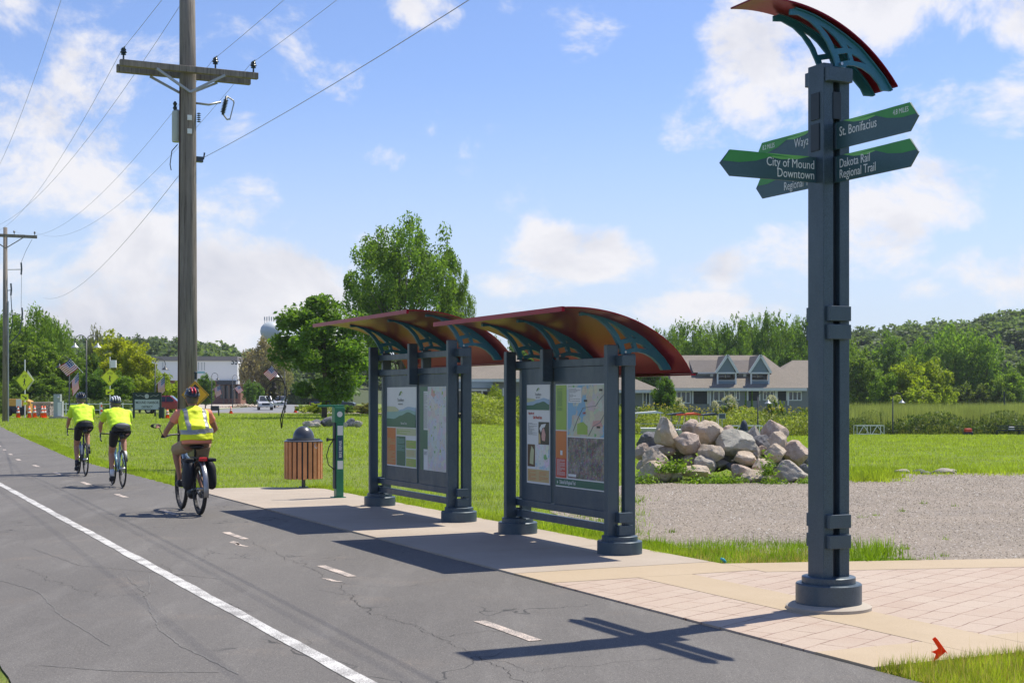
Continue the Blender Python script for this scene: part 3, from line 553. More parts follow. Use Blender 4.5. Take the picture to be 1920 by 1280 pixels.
def art2(a, w, h):
    a.r('green_strip', 0, w * .10, 0, h, P_dgreen); a.r('green_top', w * .1, w * .235, h * .945, h, P_dgreen); a.r('green_mid', w * .1, w * .235, h * .25, h * .48, P_dgreen)
    a.r('map', w * .235, w * .995, .006, h - .006, P_map1); a.lines(w * .115, w * .225, h * .5, h * .93, 40, P_grey, 2, .4); a.r('key_box', w * .115, w * .22, h * .17, h * .235, P_white); a.lines(w * .125, w * .21, h * .18, h * .225, 3, P_grey, 3)
    for x, z in ((.42,.86),(.52,.83),(.60,.78),(.36,.72),(.55,.66),(.48,.58),(.66,.52),(.40,.45),(.74,.86),(.8,.7),(.62,.36),(.7,.25)): a.r('map_dot', w * x, w * x + .012, h * z, h * z + .012, P_black, 2)
    for x, z, s in ((.34,.40,.03),(.30,.74,.03),(.60,.22,.04),(.86,.24,.05),(.66,.90,.04),(.42,.92,.03)): a.q('map_park', [(w*x, h*z), (w*x+s, h*z+.01), (w*x+s*1.1, h*z+s), (w*x+.2*s, h*z+s*1.3)], P_lime, 2)
    a.q('map_region', [(w*.36, h*.985), (w*.48, h*.90), (w*.42, h*.87), (w*.34, h*.90)], P_pink, 2)
def art3(a, w, h):
    e = .008; a.wave('straw_band', e, w - e, h * .76, [h * .865, h * .86, h * .845, h * .83, h * .83], P_hill, 1); a.wave('pale_band', e, w - e, h * .76, [h * .82, h * .83, h * .85, h * .865, h * .85], P_sky, 2)
    a.wave('dark_hill', e, w - e, h * .745, [h * .79, h * .792, h * .815, h * .83, h * .80], P_dgreen, 3); logo(a, w * .5, h * .935, .045)
    a.t('Enjoy the trail', w * .08, h * .70, .036, P_red, 1, 'LEFT', .7, .0006); a.t('Gale Woods Farm', w * .28, h * .655, .048, P_red, 1, 'LEFT', .62, .001)
    a.lines(w * .06, w * .46, h * .49, h * .615, 13, P_grey, 1, .42)
    a.r('cow_photo', w * .52, w - e * 2, h * .40, h * .625, P_black); a.q('cow_face', [(w*.68,h*.44),(w*.80,h*.435),(w*.83,h*.50),(w*.76,h*.57),(w*.68,h*.545),(w*.655,h*.48)], P_pink, 2); a.q('cow_brow', [(w*.57,h*.56),(w*.66,h*.60),(w*.85,h*.61),(w*.80,h*.575),(w*.70,h*.565),(w*.64,h*.52)], P_white, 3); a.q('cow_side', [(w*.53,h*.41),(w*.62,h*.41),(w*.60,h*.49),(w*.53,h*.52)], P_tan, 2)
    a.r('farm_photo', w * .04, w * .36, h * .17, h * .395, P_brown); a.q('calf', [(w*.14,h*.2),(w*.3,h*.19),(w*.33,h*.34),(w*.22,h*.38),(w*.16,h*.30)], P_hill, 2); a.r('trail_map', w * .385, w - e * 2, h * .15, h * .395, P_map3)
    a.r('tan_footer', w * .04, w - e * 2, h * .02, h * .145, P_tan); a.lines(w * .1, w * .42, h * .035, h * .13, 7, P_orange, 2, .35); a.lines(w * .56, w * .94, h * .035, h * .13, 7, P_orange, 2, .35)
def art4(a, w, h):
    e = .01; a.r('lime_column', e, w * .205, h * .555, h - e, P_lime); a.lines(w * .035, w * .13, h * .74, h * .96, 26, P_dgreen, 2, .4); a.r('red_column', e, w * .205, h * .09, h * .545, P_red); a.wave('orange_glow', e, w * .205, h * .28, [h * .545, h * .545, h * .545], P_orange, 2)
    a.lines(w * .035, w * .185, h * .11, h * .27, 20, P_white, 3, .4); a.r('drink_mark', w * .095, w * .135, h * .31, h * .355, P_white, 3)
    a.r('lake_map', w * .225, w - e, h * .50, h - e * 1.4, P_map2); a.r('map_key', w * .24, w * .475, h * .82, h * .965, P_white, 2); a.lines(w * .25, w * .46, h * .83, h * .955, 12, P_grey, 3, .5)
    a.q('map_forest', [(w*.40,h*.52),(w*.58,h*.52),(w*.58,h*.60),(w*.50,h*.64),(w*.40,h*.62)], P_lime, 2); a.q('map_town', [(w*.66,h*.60),(w*.84,h*.60),(w*.80,h*.66),(w*.68,h*.65)], P_pink, 2)
    for pts in ([(.33,.55),(.42,.68),(.50,.77),(.62,.785),(.72,.79),(.80,.86),(.90,.92),(.99,.93)], [(.60,.51),(.68,.60),(.80,.64),(.86,.71),(.99,.77)]):
        mb = MB()
        for (x0, z0), (x1, z1) in zip(pts[:-1], pts[1:]): mb.bar((w*x0, -.0035, h*z0), (w*x1, -.0035, h*z1), .006, .006)
        mb.v = [tuple(a.X @ Vector(q)) for q in mb.v]; mb.build('map_trail', P_grey, a.p)
    for x, z in ((.52, .83), (.78, .93), (.74, .585)): a.r('map_tag', w * x, w * x + .07, h * z, h * z + .022, P_black, 3)
    a.t('LAKE', w * .5, h * .715, .03, P_red, 3, 'LEFT', .9, .001)
    a.r('aerial_photo', w * .225, w - e, h * .095, h * .488, P_air); a.r('photo_note', w * .24, w * .38, h * .11, h * .135, P_white, 2)
    a.r('green_footer', 0, w, h * .012, h * .082, P_dgreen); a.t('\u25ba', w * .03, h * .03, .04, P_white, 2); a.t('Dakota Rail Regional Trail', w * .08, h * .032, .056, P_white, 2, 'LEFT', .62, .0008)
um = 13.63
k1 = kiosk(um, 12.44 - um, 14.82 - um, 13.885 - um, 12.07 - um, 15.33 - um, 0.0, 'slate blue kiosk with curved red canopy holding the lake map, nearest the signpost', [(13.925 - um, 14.67 - um, 13.94 - um, 14.52 - um), (12.49 - um, 13.86 - um, 12.53 - um, 13.80 - um)], [art3, art4])
um = 18.01
k2 = kiosk(um, 16.55 - um, 19.47 - um, 17.91 - um, 16.2 - um, 20.0 - um, .20, 'taller slate blue kiosk with curved red canopy beside the green bike repair post', [(17.94 - um, 19.2 - um, 17.95 - um, 19.09 - um), (16.6 - um, 17.87 - um, 16.66 - um, 17.80 - um)], [art1, art2])
# ---------------------------------------------------------------- signpost
t = thing('wayfinding_signpost', 'tall slate blue trail signpost with green direction blades and curved red cap', 'signpost', UV(6.67, 8.52), TH)
pm = MB(); pm.lathe([(.315, 0), (.315, .03), (.27, .05), (.02, .05)], (0, 0, .02), 40); tag(pm.build('footing', M_pad, t, auto=True))
mb = MB(); plinth(mb, 0, 0, .243, .07, .15); mb.build('base', M_slate, t, auto=True)
WX, DY = .0455, .094
mb = MB(); mb.box(-.0745 - WX, -.0745 + WX, -DY, DY, .26, 4.07); mb.build('post', M_slate, t, bevel=.006)
mb = MB(); mb.box(.0745 - WX, .0745 + WX, -DY, DY, .26, 4.00); mb.build('post', M_slate, t, bevel=.006)
mb = MB(); mb.box(-.029, .029, -DY + .05, DY - .05, .26, 3.98); mb.build('groove_infill', M_slate_d, t)
for z0, z1 in ((.485, .585), (.635, .735), (2.165, 2.275), (2.03, 2.14)):
    for s in (-1, 1):
        mb = MB(); a, b = sorted((s * DY + s * .001, s * (DY + .048))); mb.box(-.098, .098, a, b, z0, z1); mb.build('clamp_block', M_slate, t, bevel=.004)
for s in (-1, 1):
    mb = MB(); a, b = sorted((s * DY + s * .001, s * (DY + .05))); mb.box(-.11, .11, a, b, 3.93, 4.035); mb.build('clamp_block', M_slate, t, bevel=.004)
for z0, z1 in ((3.66, 3.86), (3.43, 3.63)):                       # dark mounting plates on the faces
    mb = MB(); mb.box(-.128, -.1205, -.05, .05, z0, z1); mb.build('mounting_plate', M_slate_d, t, bevel=.002)
for z0, z1 in ((3.66, 3.86),):
    mb = MB(); mb.box(-.036, .036, -DY - .008, -DY - .001, z0, z1); mb.build('mounting_plate', M_slate_d, t, bevel=.002)
def blade(z0, z1, L0, sgn, X, lines, miles=None, size=.068, tip_only=False):
    h = z1 - z0; s = sgn; tip = .085
    P = lambda l: [(s * a, z0 + b * h) for a, b in l]
    body = P([(0, 0), (L0 - tip, 0), (L0, .47), (L0 - tip, 1), (0, 1)])
    mb = MB(); mb.prism(body, -.006, .006, 'y', X=X); b = mb.build('sign_blade', M_signslate, t, bevel=.0015)
    m2 = MB(); m2.box(min(0, s * .10), max(0, s * .10), -.012, .012, z0 + .01, z1 - .01, X=X @ T((-s * .05, 0, 0))); m2.build('sleeve', M_slate, b, bevel=.002)
    def lay(poly, m, nm, yy): q = MB(); q.prism(poly, -.0075 - yy, -.0062, 'y', X=X); q.prism(poly, .0062, .0075 + yy, 'y', X=X); q.build(nm, m, b)
    lay(P([(L0 * .14, 1.0), (L0 * .26, .86), (L0 * .42, .80), (L0 * .52, .86), (L0 * .66, .99)][::-1]), M_lgreen, 'light_swoosh', 0)
    lay(P([(L0 * .30, .905), (L0 * .50, .90), (L0 * .66, .66), (L0 * .82, .55), (L0 - .02, .56), (L0 - tip, 1), (L0 * .72, 1), (L0 * .58, .99)][::-1]), M_green, 'green_swoosh', .0004)
    for i, (txt, zz) in enumerate(lines):
        text('lettering', txt, size, M_white, b, X @ T((s * .085, -.0082, z0 + zz * h)), 'LEFT' if s > 0 else 'RIGHT', .80, .0, .0006)
    if miles: text('lettering', miles, .052, M_white, b, X @ T((s * (L0 - tip - .01), -.0085, z0 + .70 * h)), 'RIGHT' if s > 0 else 'LEFT', .78, .0, .0006)
    return b
XR = RZ(R(-90))
blade(3.435, 3.635, .93, 1, T((0, -.05, 0)) @ XR, [('St. Bonifacius', .46)], '4.8 MILES', .098)
blade(3.190, 3.385, .93, 1, T((0, -.05, 0)) @ XR, [('Dakota Rail', .53), ('Regional Trail', .13)], None, .092)
blade(3.435, 3.635, .87, -1, T((0, .05, 0)) @ XR, [('Wayzata', .46)], '8.2 MILES', .098)
blade(3.190, 3.385, .87, -1, T((0, .05, 0)) @ XR, [('Dakota Rail', .53), ('Regional Trail', .13)], None, .092)
blade(3.194, 3.384, .92, -1, T((-.05, 0, 0)), [('City of Mound', .52), ('Downtown', .12)], None, .092)
bracket(t, -.01, -.09, 4.07, .89, .016); bracket(t, -.01, .11, 4.07, .89, .016)
canopy(t, 5.91 - 6.67, 7.20 - 6.67, -.15, .17, 4.475, 1.415, 6.10 - 6.67, 'cap', False)
# ---------------------------------------------------------------- litter bin with wooden slats
M_cedar = mat('cedar_slat', (.58, .255, .10), .6, 0, .22, 5, bump=.3, bscale=30); M_char = mat('charcoal_metal', (.075, .078, .085), .32, .4, .12, 5, coat=.3)
bx, by = GP(569, 916)
t = thing('litter_bin', 'round litter bin with orange wooden slats and domed grey lid', 'litter bin', (bx, by, .028))
rb = 36.5 / F * by
mb = MB(); mb.tube([(0, 0, 0), (0, 0, .2)], .035, 12); mb.lathe([(.09, 0), (.09, .012), (.03, .016)], (0, 0, 0), 20); mb.build('pedestal', M_char, t, auto=True)
mb = MB(); mb.lathe([(rb - .045, .16), (rb - .045, .85)], (0, 0, 0), 32); mb.build('liner', M_slate_d, t, auto=True)
for i in range(22):
    a = 2 * math.pi * (i + .3) / 22; X = RZ(a) @ T((rb - .02, 0, 0)); q = MB(); q.box(-.013, .013, -.032, .032, .15, .80, 0, X); q.build('slat', M_cedar, t, bevel=.004)
mb = MB(); mb.lathe([(rb + .002, .0), (rb + .002, .01), (rb - .06, .045), (rb * .62, .05), (rb * .56, .06)] , (0, 0, .80), 36)
ld = mb.build('lid', M_char, t, auto=True)
mb = MB(); mb.lathe([(rb * .55 * math.cos(a), .06 + rb * .62 * math.sin(a)) for a in [i * math.pi / 2 / 12 for i in range(13)]], (0, 0, .80), 32); mb.build('dome', M_char, ld, auto=True)
mb = MB(); mb.tube([(.24, -.27, .77), (.235, -.285, .72), (.26, -.28, .69), (.28, -.26, .71)], .006, 6); mb.build('lid_chain', M_bolt, t)
# ---------------------------------------------------------------- bike repair post
M_rgreen = mat('repair_green', (.012, .17, .085), .4, 0, .15, 4, coat=.2)
bx, by = GP(634, 935.5)
t = thing('bike_repair_stand', 'dark green bike repair post with tool column and hanging arm', 'repair stand', (bx, by, .028), TH)
mb = MB(); mb.box(-.05, .07, -.07, .07, .01, 1.36); mb.build('column', M_rgreen, t, bevel=.012)
mb = MB(); mb.box(-.075, -.051, -.05, .05, .14, 1.20); mb.build('tool_recess', M_slate_d, t, bevel=.003)
mb = MB(); mb.box(-.08, .085, -.08, .08, 1.18, 1.42); mb.build('head', M_rgreen, t, bevel=.01)
mb = MB(); mb.box(-.10, .10, -.10, .10, 0, .012); mb.build('foot_plate', M_rgreen, t, bevel=.003)
mb = MB(); mb.box(-.33, .09, -.03, .03, 1.421, 1.455); mb.build('hanging_arm', M_rgreen, t, bevel=.008)
for z0, z1, m, nm in ((.98, 1.13, P_white, 'decal'), (.60, .96, mat('navy_decal', (.02, .06, .12), .4), 'decal'), (.45, .58, P_white, 'decal')):
    q = MB(); q.box(-.035, .055, -.0735, -.0705, z0, z1); d = q.build(nm, m, t)
text('lettering', 'BIKE REPAIR', .062, P_white, t, T((.034, -.075, .63)) @ Matrix.Rotation(R(-90), 4, 'Y'), 'LEFT', .8, .001, .0005)
mb = MB(); mb.lathe([(.045, 0), (.045, .003)], n=20, X=T((.0, -.0805, 1.31)) @ Matrix.Rotation(R(90), 4, 'X')); mb.build('badge', P_white, t)
mb = MB(); mb.tube([(-.06, -.02, .95), (-.16, -.03, .80), (-.20, -.03, .66), (-.17, -.03, .52), (-.07, -.02, .44)], .008, 8); mb.build('air_hose', P_black, t, smooth=True)
mb = MB(); mb.box(-.18, -.07, -.02, .02, .90, .925); mb.box(-.19, -.165, -.025, .025, .885, .94); mb.build('pump_handle', P_black, t, bevel=.003)
# ---------------------------------------------------------------- small markers
mb = MB(); bx, by = GP(1785, 1250); X = T((bx, by, 0))
t = thing('marker_flag', 'small bright orange marker flag on thin wire at plaza corner', 'marker flag', (bx, by, 0))
M_orange = leafmat('orange_vinyl', (.80, .09, .015), .35, .05, 3, objcol=False)
mb = MB(); mb.tube([(0, 0, 0), (-.05, 0, .085), (-.105, 0, .165)], .0012, 5); mb.build('wire', P_tan, t)
mb = MB(); mb.prism([(-.038, .090), (-.022, .078), (-.085, .165), (-.10, .180), (-.118, .168), (-.082, .112), (-.10, .10), (-.125, .092), (-.096, .078), (-.112, .030)][::-1], -.0015, .0015, 'y'); mb.build('flag', M_orange, t)
bx, by = GP(1361, 1058); mb = MB(); mb.tube([(bx, by, .02), (bx - .03, by, .05), (bx - .05, by, .06)], [.014, .016, .010], 8); tag(mb.build('bottle_cap', mat('cyan_plastic', (.02, .33, .48), .4), smooth=True), 'small cyan plastic piece lying in the verge grass by the plaza', 'litter')
# ================================================================ bicycles and riders
M_rubber = mat('rubber', (.018, .018, .019), .75, 0, .1, 20); M_rim = mat('rim', (.03, .03, .035), .35, .5); M_spoke = mat('spoke', (.35, .36, .38), .3, .8)
M_blk = mat('black_part', (.015, .015, .017), .45, 0, .1); M_chrome = mat('brushed_metal', (.55, .56, .58), .28, .9); M_ltred = mat('red_lens', (.65, .01, .02), .25, 0, .05, coat=.6)
def wheel(parent, y, r, wt, spokes=18):
    mb = MB(); k = 40; pts = [(0, math.cos(2*math.pi*i/k) * (r - wt/2), math.sin(2*math.pi*i/k) * (r - wt/2)) for i in range(k)]; n = 8; vs = []; fs = []
    for i in range(k):
        a = 2*math.pi*i/k
        for j in range(n):
            b = 2*math.pi*j/n; rr = r - wt/2 + wt/2 * math.cos(b); vs.append((wt/2 * math.sin(b), y + rr*math.cos(a), r + rr*math.sin(a)))
    fs = [(i*n+j, i*n+(j+1) % n, ((i+1) % k)*n+(j+1) % n, ((i+1) % k)*n+j) for i in range(k) for j in range(n)]
    w = thing('wheel', None, None); w.parent = parent
    mb.add(vs, fs); mb.build('tyre', M_rubber, w, smooth=True)
    q = MB(); rw = wt * .32; r0, r1 = r - wt - .018, r - wt + .004
    vs = [(x, y + rr*math.cos(2*math.pi*i/k), r + rr*math.sin(2*math.pi*i/k)) for i in range(k) for x, rr in ((-rw, r0), (rw, r0), (rw, r1), (-rw, r1))]
    q.add(vs, [(i*4+j, i*4+(j+1) % 4, ((i+1) % k)*4+(j+1) % 4, ((i+1) % k)*4+j) for i in range(k) for j in range(4)]); q.build('rim', M_rim, w)
    s = MB()
    for i in range(spokes):
        a = 2*math.pi*i/spokes; b = a + (.5 if i % 2 else -.5); sx = .022 if i % 4 < 2 else -.022
        s.bar((sx, y + .02*math.cos(b), r + .02*math.sin(b)), (0, y + r0*math.cos(a), r + r0*math.sin(a)), .0022, .0022)
    s.build('spokes', M_spoke, w)
    h = MB(); h.lathe([(.012, -.05), (.022, -.04), (.018, 0), (.022, .04), (.012, .05)], n=12, X=T((0, y, r)) @ Matrix.Rotation(R(90), 4, 'Y')); h.build('hub', M_chrome, w, smooth=True)
    return w
def part(parent, name, m, pts, r, n=8, sm=True):
    mb = MB(); mb.tube(pts, r, n); return mb.build(name, m, parent, smooth=sm)
def crankset(t, y, z, ang, L=.17, px=.09):
    mb = MB(); mb.lathe([(.085, -.003), (.085, .003)], n=24, X=T((.045, y, z)) @ Matrix.Rotation(R(90), 4, 'Y')); mb.build('chainring', M_blk, t)
    for s, a in ((-1, ang), (1, ang + math.pi)):
        e = (s * px, y + L * math.cos(a), z + L * math.sin(a)); c = part(t, 'crank', M_blk, [(s * .06, y, z), e], .011)
        q = MB(); q.box(e[0] - .01 + min(0, s * .06), e[0] + .01 + max(0, s * .06), e[1] - .04, e[1] + .04, e[2] - .012, e[2] + .012); q.build('pedal', M_blk, c, bevel=.003)
def road_bike(name, label, v, u, frame, r=.335):
    t = thing(name, label, 'bicycle', UV(v, u, .014), TH, 'bicycles being ridden on the trail')
    wb = 1.0; wheel(t, 0, r, .030); wheel(t, wb, r, .030)
    bb = (0, .42, .275); st = (0, .27, .80); hd = (0, .80, .82); hb = (0, .84, .68)
    mb = MB(); mb.tube([bb, st], .016); mb.tube([bb, hb], .021); mb.tube([st, hd], .016); mb.tube([hd, hb], .019)
    for s in (-1, 1): mb.tube([(0, bb[1], bb[2]), (s*.055, 0, r)], .010); mb.tube([(0, st[1], st[2] - .05), (s*.05, 0, r)], .008)
    mb.build('frame', frame, t, smooth=True)
    q = MB()
    for s in (-1, 1): q.tube([(s*.03, hb[1], hb[2] - .01), (s*.045, wb - .06, r + .12), (s*.05, wb, r)], .011)
    q.build('fork', frame, t, smooth=True)
    part(t, 'seat_post', M_blk, [st, (0, .235, .93)], .013); q = MB(); q.ball((0, .17, .955), (.072, .09, .024), 14); q.ball((0, .29, .955), (.025, .11, .018), 12); q.build('saddle', M_blk, t, smooth=True)
    q = MB(); q.ball((0, .10, .90), (.045, .05, .05), 12); q.build('saddle_bag', M_blk, t, smooth=True)
    part(t, 'stem', M_blk, [hd, (0, .80, .90), (0, .89, .93)], .014)
    for s in (-1, 1):
        b = part(t, 'handlebar', M_blk, [(0, .89, .93), (s*.19, .88, .93), (s*.215, .91, .935), (s*.22, .985, .93), (s*.22, 1.0, .87), (s*.22, .95, .81), (s*.22, .87, .80)], .0125)
        q = MB(); q.tube([(s*.22, .985, .93), (s*.22, 1.02, .975)], .016); q.tube([(s*.22, 1.02, .96), (s*.225, 1.03, .88), (s*.225, .99, .82)], .006); q.build('brake_lever', M_chrome, b, smooth=True)
    crankset(t, bb[1], bb[2], R(-95))
    mb = MB(); mb.bar((.045, bb[1], bb[2] + .083), (.045, 0, r + .035), .004, .006); mb.bar((.045, bb[1], bb[2] - .083), (.045, 0, r - .035), .004, .006); mb.build('chain', M_blk, t)
    q = MB(); q.lathe([(.035, 0), (.035, .18), (.02, .20), (.02, .22)], (0, 0, 0), 14, X=T((0, .35, .42)) @ Matrix.Rotation(R(17), 4, 'X') @ T((0, .045, 0))); q.build('water_bottle', mat(name + '_bottle', (.55, .60, .62), .4), t, auto=True)
    return t
M_frameb = mat('dark_blue_frame', (.015, .03, .075), .3, .2, coat=.5); M_framel = mat('pale_blue_frame', (.22, .42, .50), .3, .1, coat=.5)
bk1 = road_bike('road_bicycle', 'dark blue road bicycle under the foremost rider', 4.50, 29.6, M_frameb)
bk2 = road_bike('road_bicycle', 'pale blue road bicycle under the rider with the white helmet', 4.50, 25.45, M_framel)
# electric city bicycle
eb = thing('electric_bicycle', 'blue grey electric bicycle with black panniers and red tail light', 'bicycle', UV(4.39, 19.06, .014), TH, 'bicycles being ridden on the trail')
M_eframe = mat('blue_grey_frame', (.10, .155, .20), .35, .3, coat=.4)
wheel(eb, 0, .355, .055, 20); wheel(eb, 1.12, .355, .055, 20)
mb = MB(); mb.tube([(0, .46, .30), (0, .98, .83)], [.045, .042], 10); mb.tube([(0, .46, .30), (0, .30, .76)], .02); mb.tube([(0, .33, .66), (0, .98, .80)], .02); mb.tube([(0, 1.01, .70), (0, .955, .90)], .024)
for s in (-1, 1): mb.tube([(s*.03, .46, .30), (s*.07, 0, .355)], .013); mb.tube([(s*.01, .31, .72), (s*.065, 0, .355)], .010)
mb.build('frame', M_eframe, eb, smooth=True)
q = MB(); q.ball((0, .47, .27), (.07, .11, .085), 14); q.build('motor', M_blk, eb, smooth=True)
q = MB(); q.tube([(0, .54, .38), (0, .86, .705)], .052, 10); q.v = [(a * 1.0, b, c) for a, b, c in q.v]; q.build('battery', M_blk, eb, smooth=True)
q = MB()
for s in (-1, 1): q.tube([(s*.055, 1.0, .74), (s*.06, 1.12, .355)], .018)
q.tube([(-.06, 1.0, .74), (.06, 1.0, .74)], .02); q.build('fork', M_blk, eb, smooth=True)
part(eb, 'seat_post', M_blk, [(0, .30, .72), (0, .255, .90)], .015); q = MB(); q.ball((0, .17, .915), (.105, .10, .035), 14); q.ball((0, .30, .915), (.035, .10, .025), 12); q.build('saddle', M_blk, eb, smooth=True)
part(eb, 'stem', M_blk, [(0, .955, .88), (0, .93, 1.02), (0, .96, 1.05)], .017)
for s in (-1, 1):
    b = part(eb, 'handlebar', M_blk, [(0, .96, 1.05), (s*.10, .95, 1.07), (s*.22, .90, 1.06), (s*.34, .80, 1.04)], .012)
    g_ = part(b, 'grip', M_rubber, [(s*.25, .88, 1.057), (s*.345, .795, 1.04)], .018); q = MB(); q.tube([(s*.20, .94, 1.05), (s*.30, .90, 1.02)], .006); q.build('brake_lever', M_chrome, b)
mr_ = thing('mirror', None, None); mr_.parent = eb
part(mr_, 'mirror_arm', M_blk, [(-.33, .80, 1.05), (-.36, .83, 1.13), (-.38, .84, 1.18)], .006)
q = MB(); q.ball((-.42, .845, 1.19), (.075, .015, .032), 14); q.build('mirror_shell', M_blk, mr_, smooth=True)
q = MB(); q.lathe([(.030, 0), (.030, .003)], n=18, X=T((-.405, .827, 1.19)) @ Matrix.Diagonal((1.6, 1, .9, 1)) @ Matrix.Rotation(R(90), 4, 'X')); q.build('mirror_glass', mat('mirror_glass', (.8, .85, .9), .03, 1, .02), mr_)
q = MB(); q.box(-.05, .05, .93, .98, 1.065, 1.12); q.build('display', M_blk, eb, bevel=.006)
crankset(eb, .47, .29, R(25))
k = 14; mb = MB(); pts = []; 
for i in range(k + 1):
    a = R(-15 + 175 * i / k) ; pts.append((0, -.385 * math.cos(a), .355 + .385 * math.sin(a)))
vs = []; 
for p in pts: vs += [(-.034, p[1], p[2] - .006), (-.022, p[1], p[2]), (0, p[1] * 1.01, p[2] + .005), (.022, p[1], p[2]), (.034, p[1], p[2] - .006)]
mb.add(vs, [(i*5+j, i*5+j+1, (i+1)*5+j+1, (i+1)*5+j) for i in range(k) for j in range(4)]); fd = mb.build('mudguard', mat('silver_mudguard', (.32, .32, .33), .3, .7), eb, smooth=True)
so_ = fd.modifiers.new('thick', 'SOLIDIFY'); so_.thickness = .003
mb = MB(); mb.box(-.06, .06, -.16, .26, .765, .78)
for s in (-1, 1): mb.tube([(s*.06, -.05, .77), (s*.07, 0, .36)], .006); mb.tube([(s*.07, -.17, .775), (s*.07, .28, .775)], .007)
mb.build('luggage_rack', M_blk, eb)
q = MB(); q.box(-.055, .055, -.205, -.165, .735, .785); q.build('tail_light', M_ltred, eb, bevel=.012)
M_pann = mat('pannier_fabric', (.012, .013, .018), .7, 0, .3, 14, bump=.5, bscale=40)
for s in (-1, 1):
    q = MB(); X = T((s * .150, .03, .54)) @ Matrix.Rotation(R(-s * 6), 4, 'Y'); q.ball((0, 0, 0), (.072, .155, .205), 18, 0, X); pn = q.build('pannier', M_pann, eb, smooth=True)
    for vtx in pn.data.vertices:
        c = vtx.co - Vector((s*.150, .03, .54)); c.x *= 1.0; f_ = 1 + .08 * mnoise.noise(vtx.co * 9); sgn = lambda a: 1 if a > 0 else -1
        c.y = sgn(c.y) * (abs(c.y) / .155) ** .6 * .155; c.z = sgn(c.z) * (abs(c.z) / .205) ** .65 * .205; vtx.co = Vector((s*.150, .03, .54)) + c * f_
    q = MB(); q.box(s*.15 - .06, s*.15 + .06, -.07, .13, .72, .765); q.build('pannier_flap', M_pann, pn, bevel=.01)
# ---------------------------------------------------------------- people
def blob(name, shapes, m, parent, vox=.014, smooth_it=6, disp=0.0, cut=None):
    mb = MB()
    for s in shapes:
        if s[0] == 't': mb.tube(s[1], s[2], 14)
        elif s[0] == 'b': mb.ball(s[1], s[2], 18)
        elif s[0] == 'l':                        # loft of ellipses: (centre, half width, half depth)
            n = 20; vs = []; secs = s[1]; kk = len(secs)
            for i, (c, a, b_) in enumerate(secs):
                c = Vector(c); d = (Vector(secs[min(i+1, kk-1)][0]) - Vector(secs[max(i-1, 0)][0])).normalized(); x = Vector((1, 0, 0)); y = d.cross(x).normalized()
                vs += [c + x * a * math.copysign(abs(math.cos(2*math.pi*j/n)) ** .85, math.cos(2*math.pi*j/n)) + y * b_ * math.copysign(abs(math.sin(2*math.pi*j/n)) ** .85, math.sin(2*math.pi*j/n)) for j in range(n)]
            mb.add(vs, [(i*n+j, i*n+(j+1) % n, (i+1)*n+(j+1) % n, (i+1)*n+j) for i in range(kk-1) for j in range(n)] + [tuple(range(n))[::-1], tuple((kk-1)*n+j for j in range(n))])
    me = mb.mesh('tmp', m); o = bpy.data.objects.new('tmp', me); C.objects.link(o)
    md = o.modifiers.new('r', 'REMESH'); md.mode = 'VOXEL'; md.voxel_size = vox; md.use_smooth_shade = True
    sm = o.modifiers.new('s', 'SMOOTH'); sm.factor = .5; sm.iterations = smooth_it
    nm = bpy.data.meshes.new_from_object(o.evaluated_get(bpy.context.evaluated_depsgraph_get())); bpy.data.objects.remove(o); nm.name = name
    if disp:
        for v in nm.vertices: v.co += v.normal * disp * (mnoise.noise(Vector((v.co.x * 5, v.co.y * 5, v.co.z * 13))) + .5 * mnoise.noise(v.co * 16))
    nm.materials.clear(); nm.materials.append(m); r = bpy.data.objects.new(name, nm); C.objects.link(r); r.parent = parent; return r
def fingers(wrist, palm, side, grip):            # four unequal fingers closed round the bar and a thumb on its inner side
    out = []; w = Vector(wrist); p = Vector(palm)
    ax = Vector(grip).normalized()
    for i, (ln, rr) in enumerate(((.95, .0095), (1.0, .0100), (.96, .0095), (.82, .0085))):
        b = p + ax * (-.030 + .021 * i)
        out.append(('t', [b + Vector((0, -.01, .018)), b + Vector((0, .022, .016)) * ln, b + Vector((0, .036, -.004)) * ln, b + Vector((0, .022, -.024)) * ln, b + Vector((0, .004, -.030)) * ln], [rr * 1.15, rr * 1.1, rr, rr * .95, rr * .75]))
    th = p - ax * .036 * 1.0
    out.append(('t', [w.lerp(p, .55) - ax * .018, th + Vector((0, -.004, .0)), th + Vector((0, .018, -.020))], [.013, .012, .009]))
    out.append(('l', [(w, .024, .017), (w.lerp(p, .5), .034, .017), (p + Vector((0, .008, .008)), .040, .016)]))
    return out
M_skin = mat('skin', (.46, .23, .15), .55, 0, .1, 8); M_skin2 = mat('skin_tanned', (.37, .175, .11), .55, 0, .1, 8); M_hair = mat('grey_hair', (.14, .12, .11), .8)
M_hiviz = mat('neon_yellow_cloth', (.60, .88, .03), .75, 0, .08, 6, bump=1.0, bscale=11); M_vest = mat('neon_yellow_vest', (.78, .88, .02), .7, 0, .07, 6, bump=1.0, bscale=10)
M_salmon = mat('salmon_cloth', (.78, .27, .17), .8, 0, .06, 6); M_khaki = mat('khaki_cloth', (.36, .25, .15), .85, 0, .1, 12, bump=.3); M_lycra = mat('black_lycra', (.012, .012, .014), .6); M_silver = mat('reflective_tape', (.33, .33, .32), .35, .3, .05)
M_shoe = mat('dark_shoe', (.02, .022, .028), .6); M_sock = mat('white_sock', (.7, .7, .7), .8)
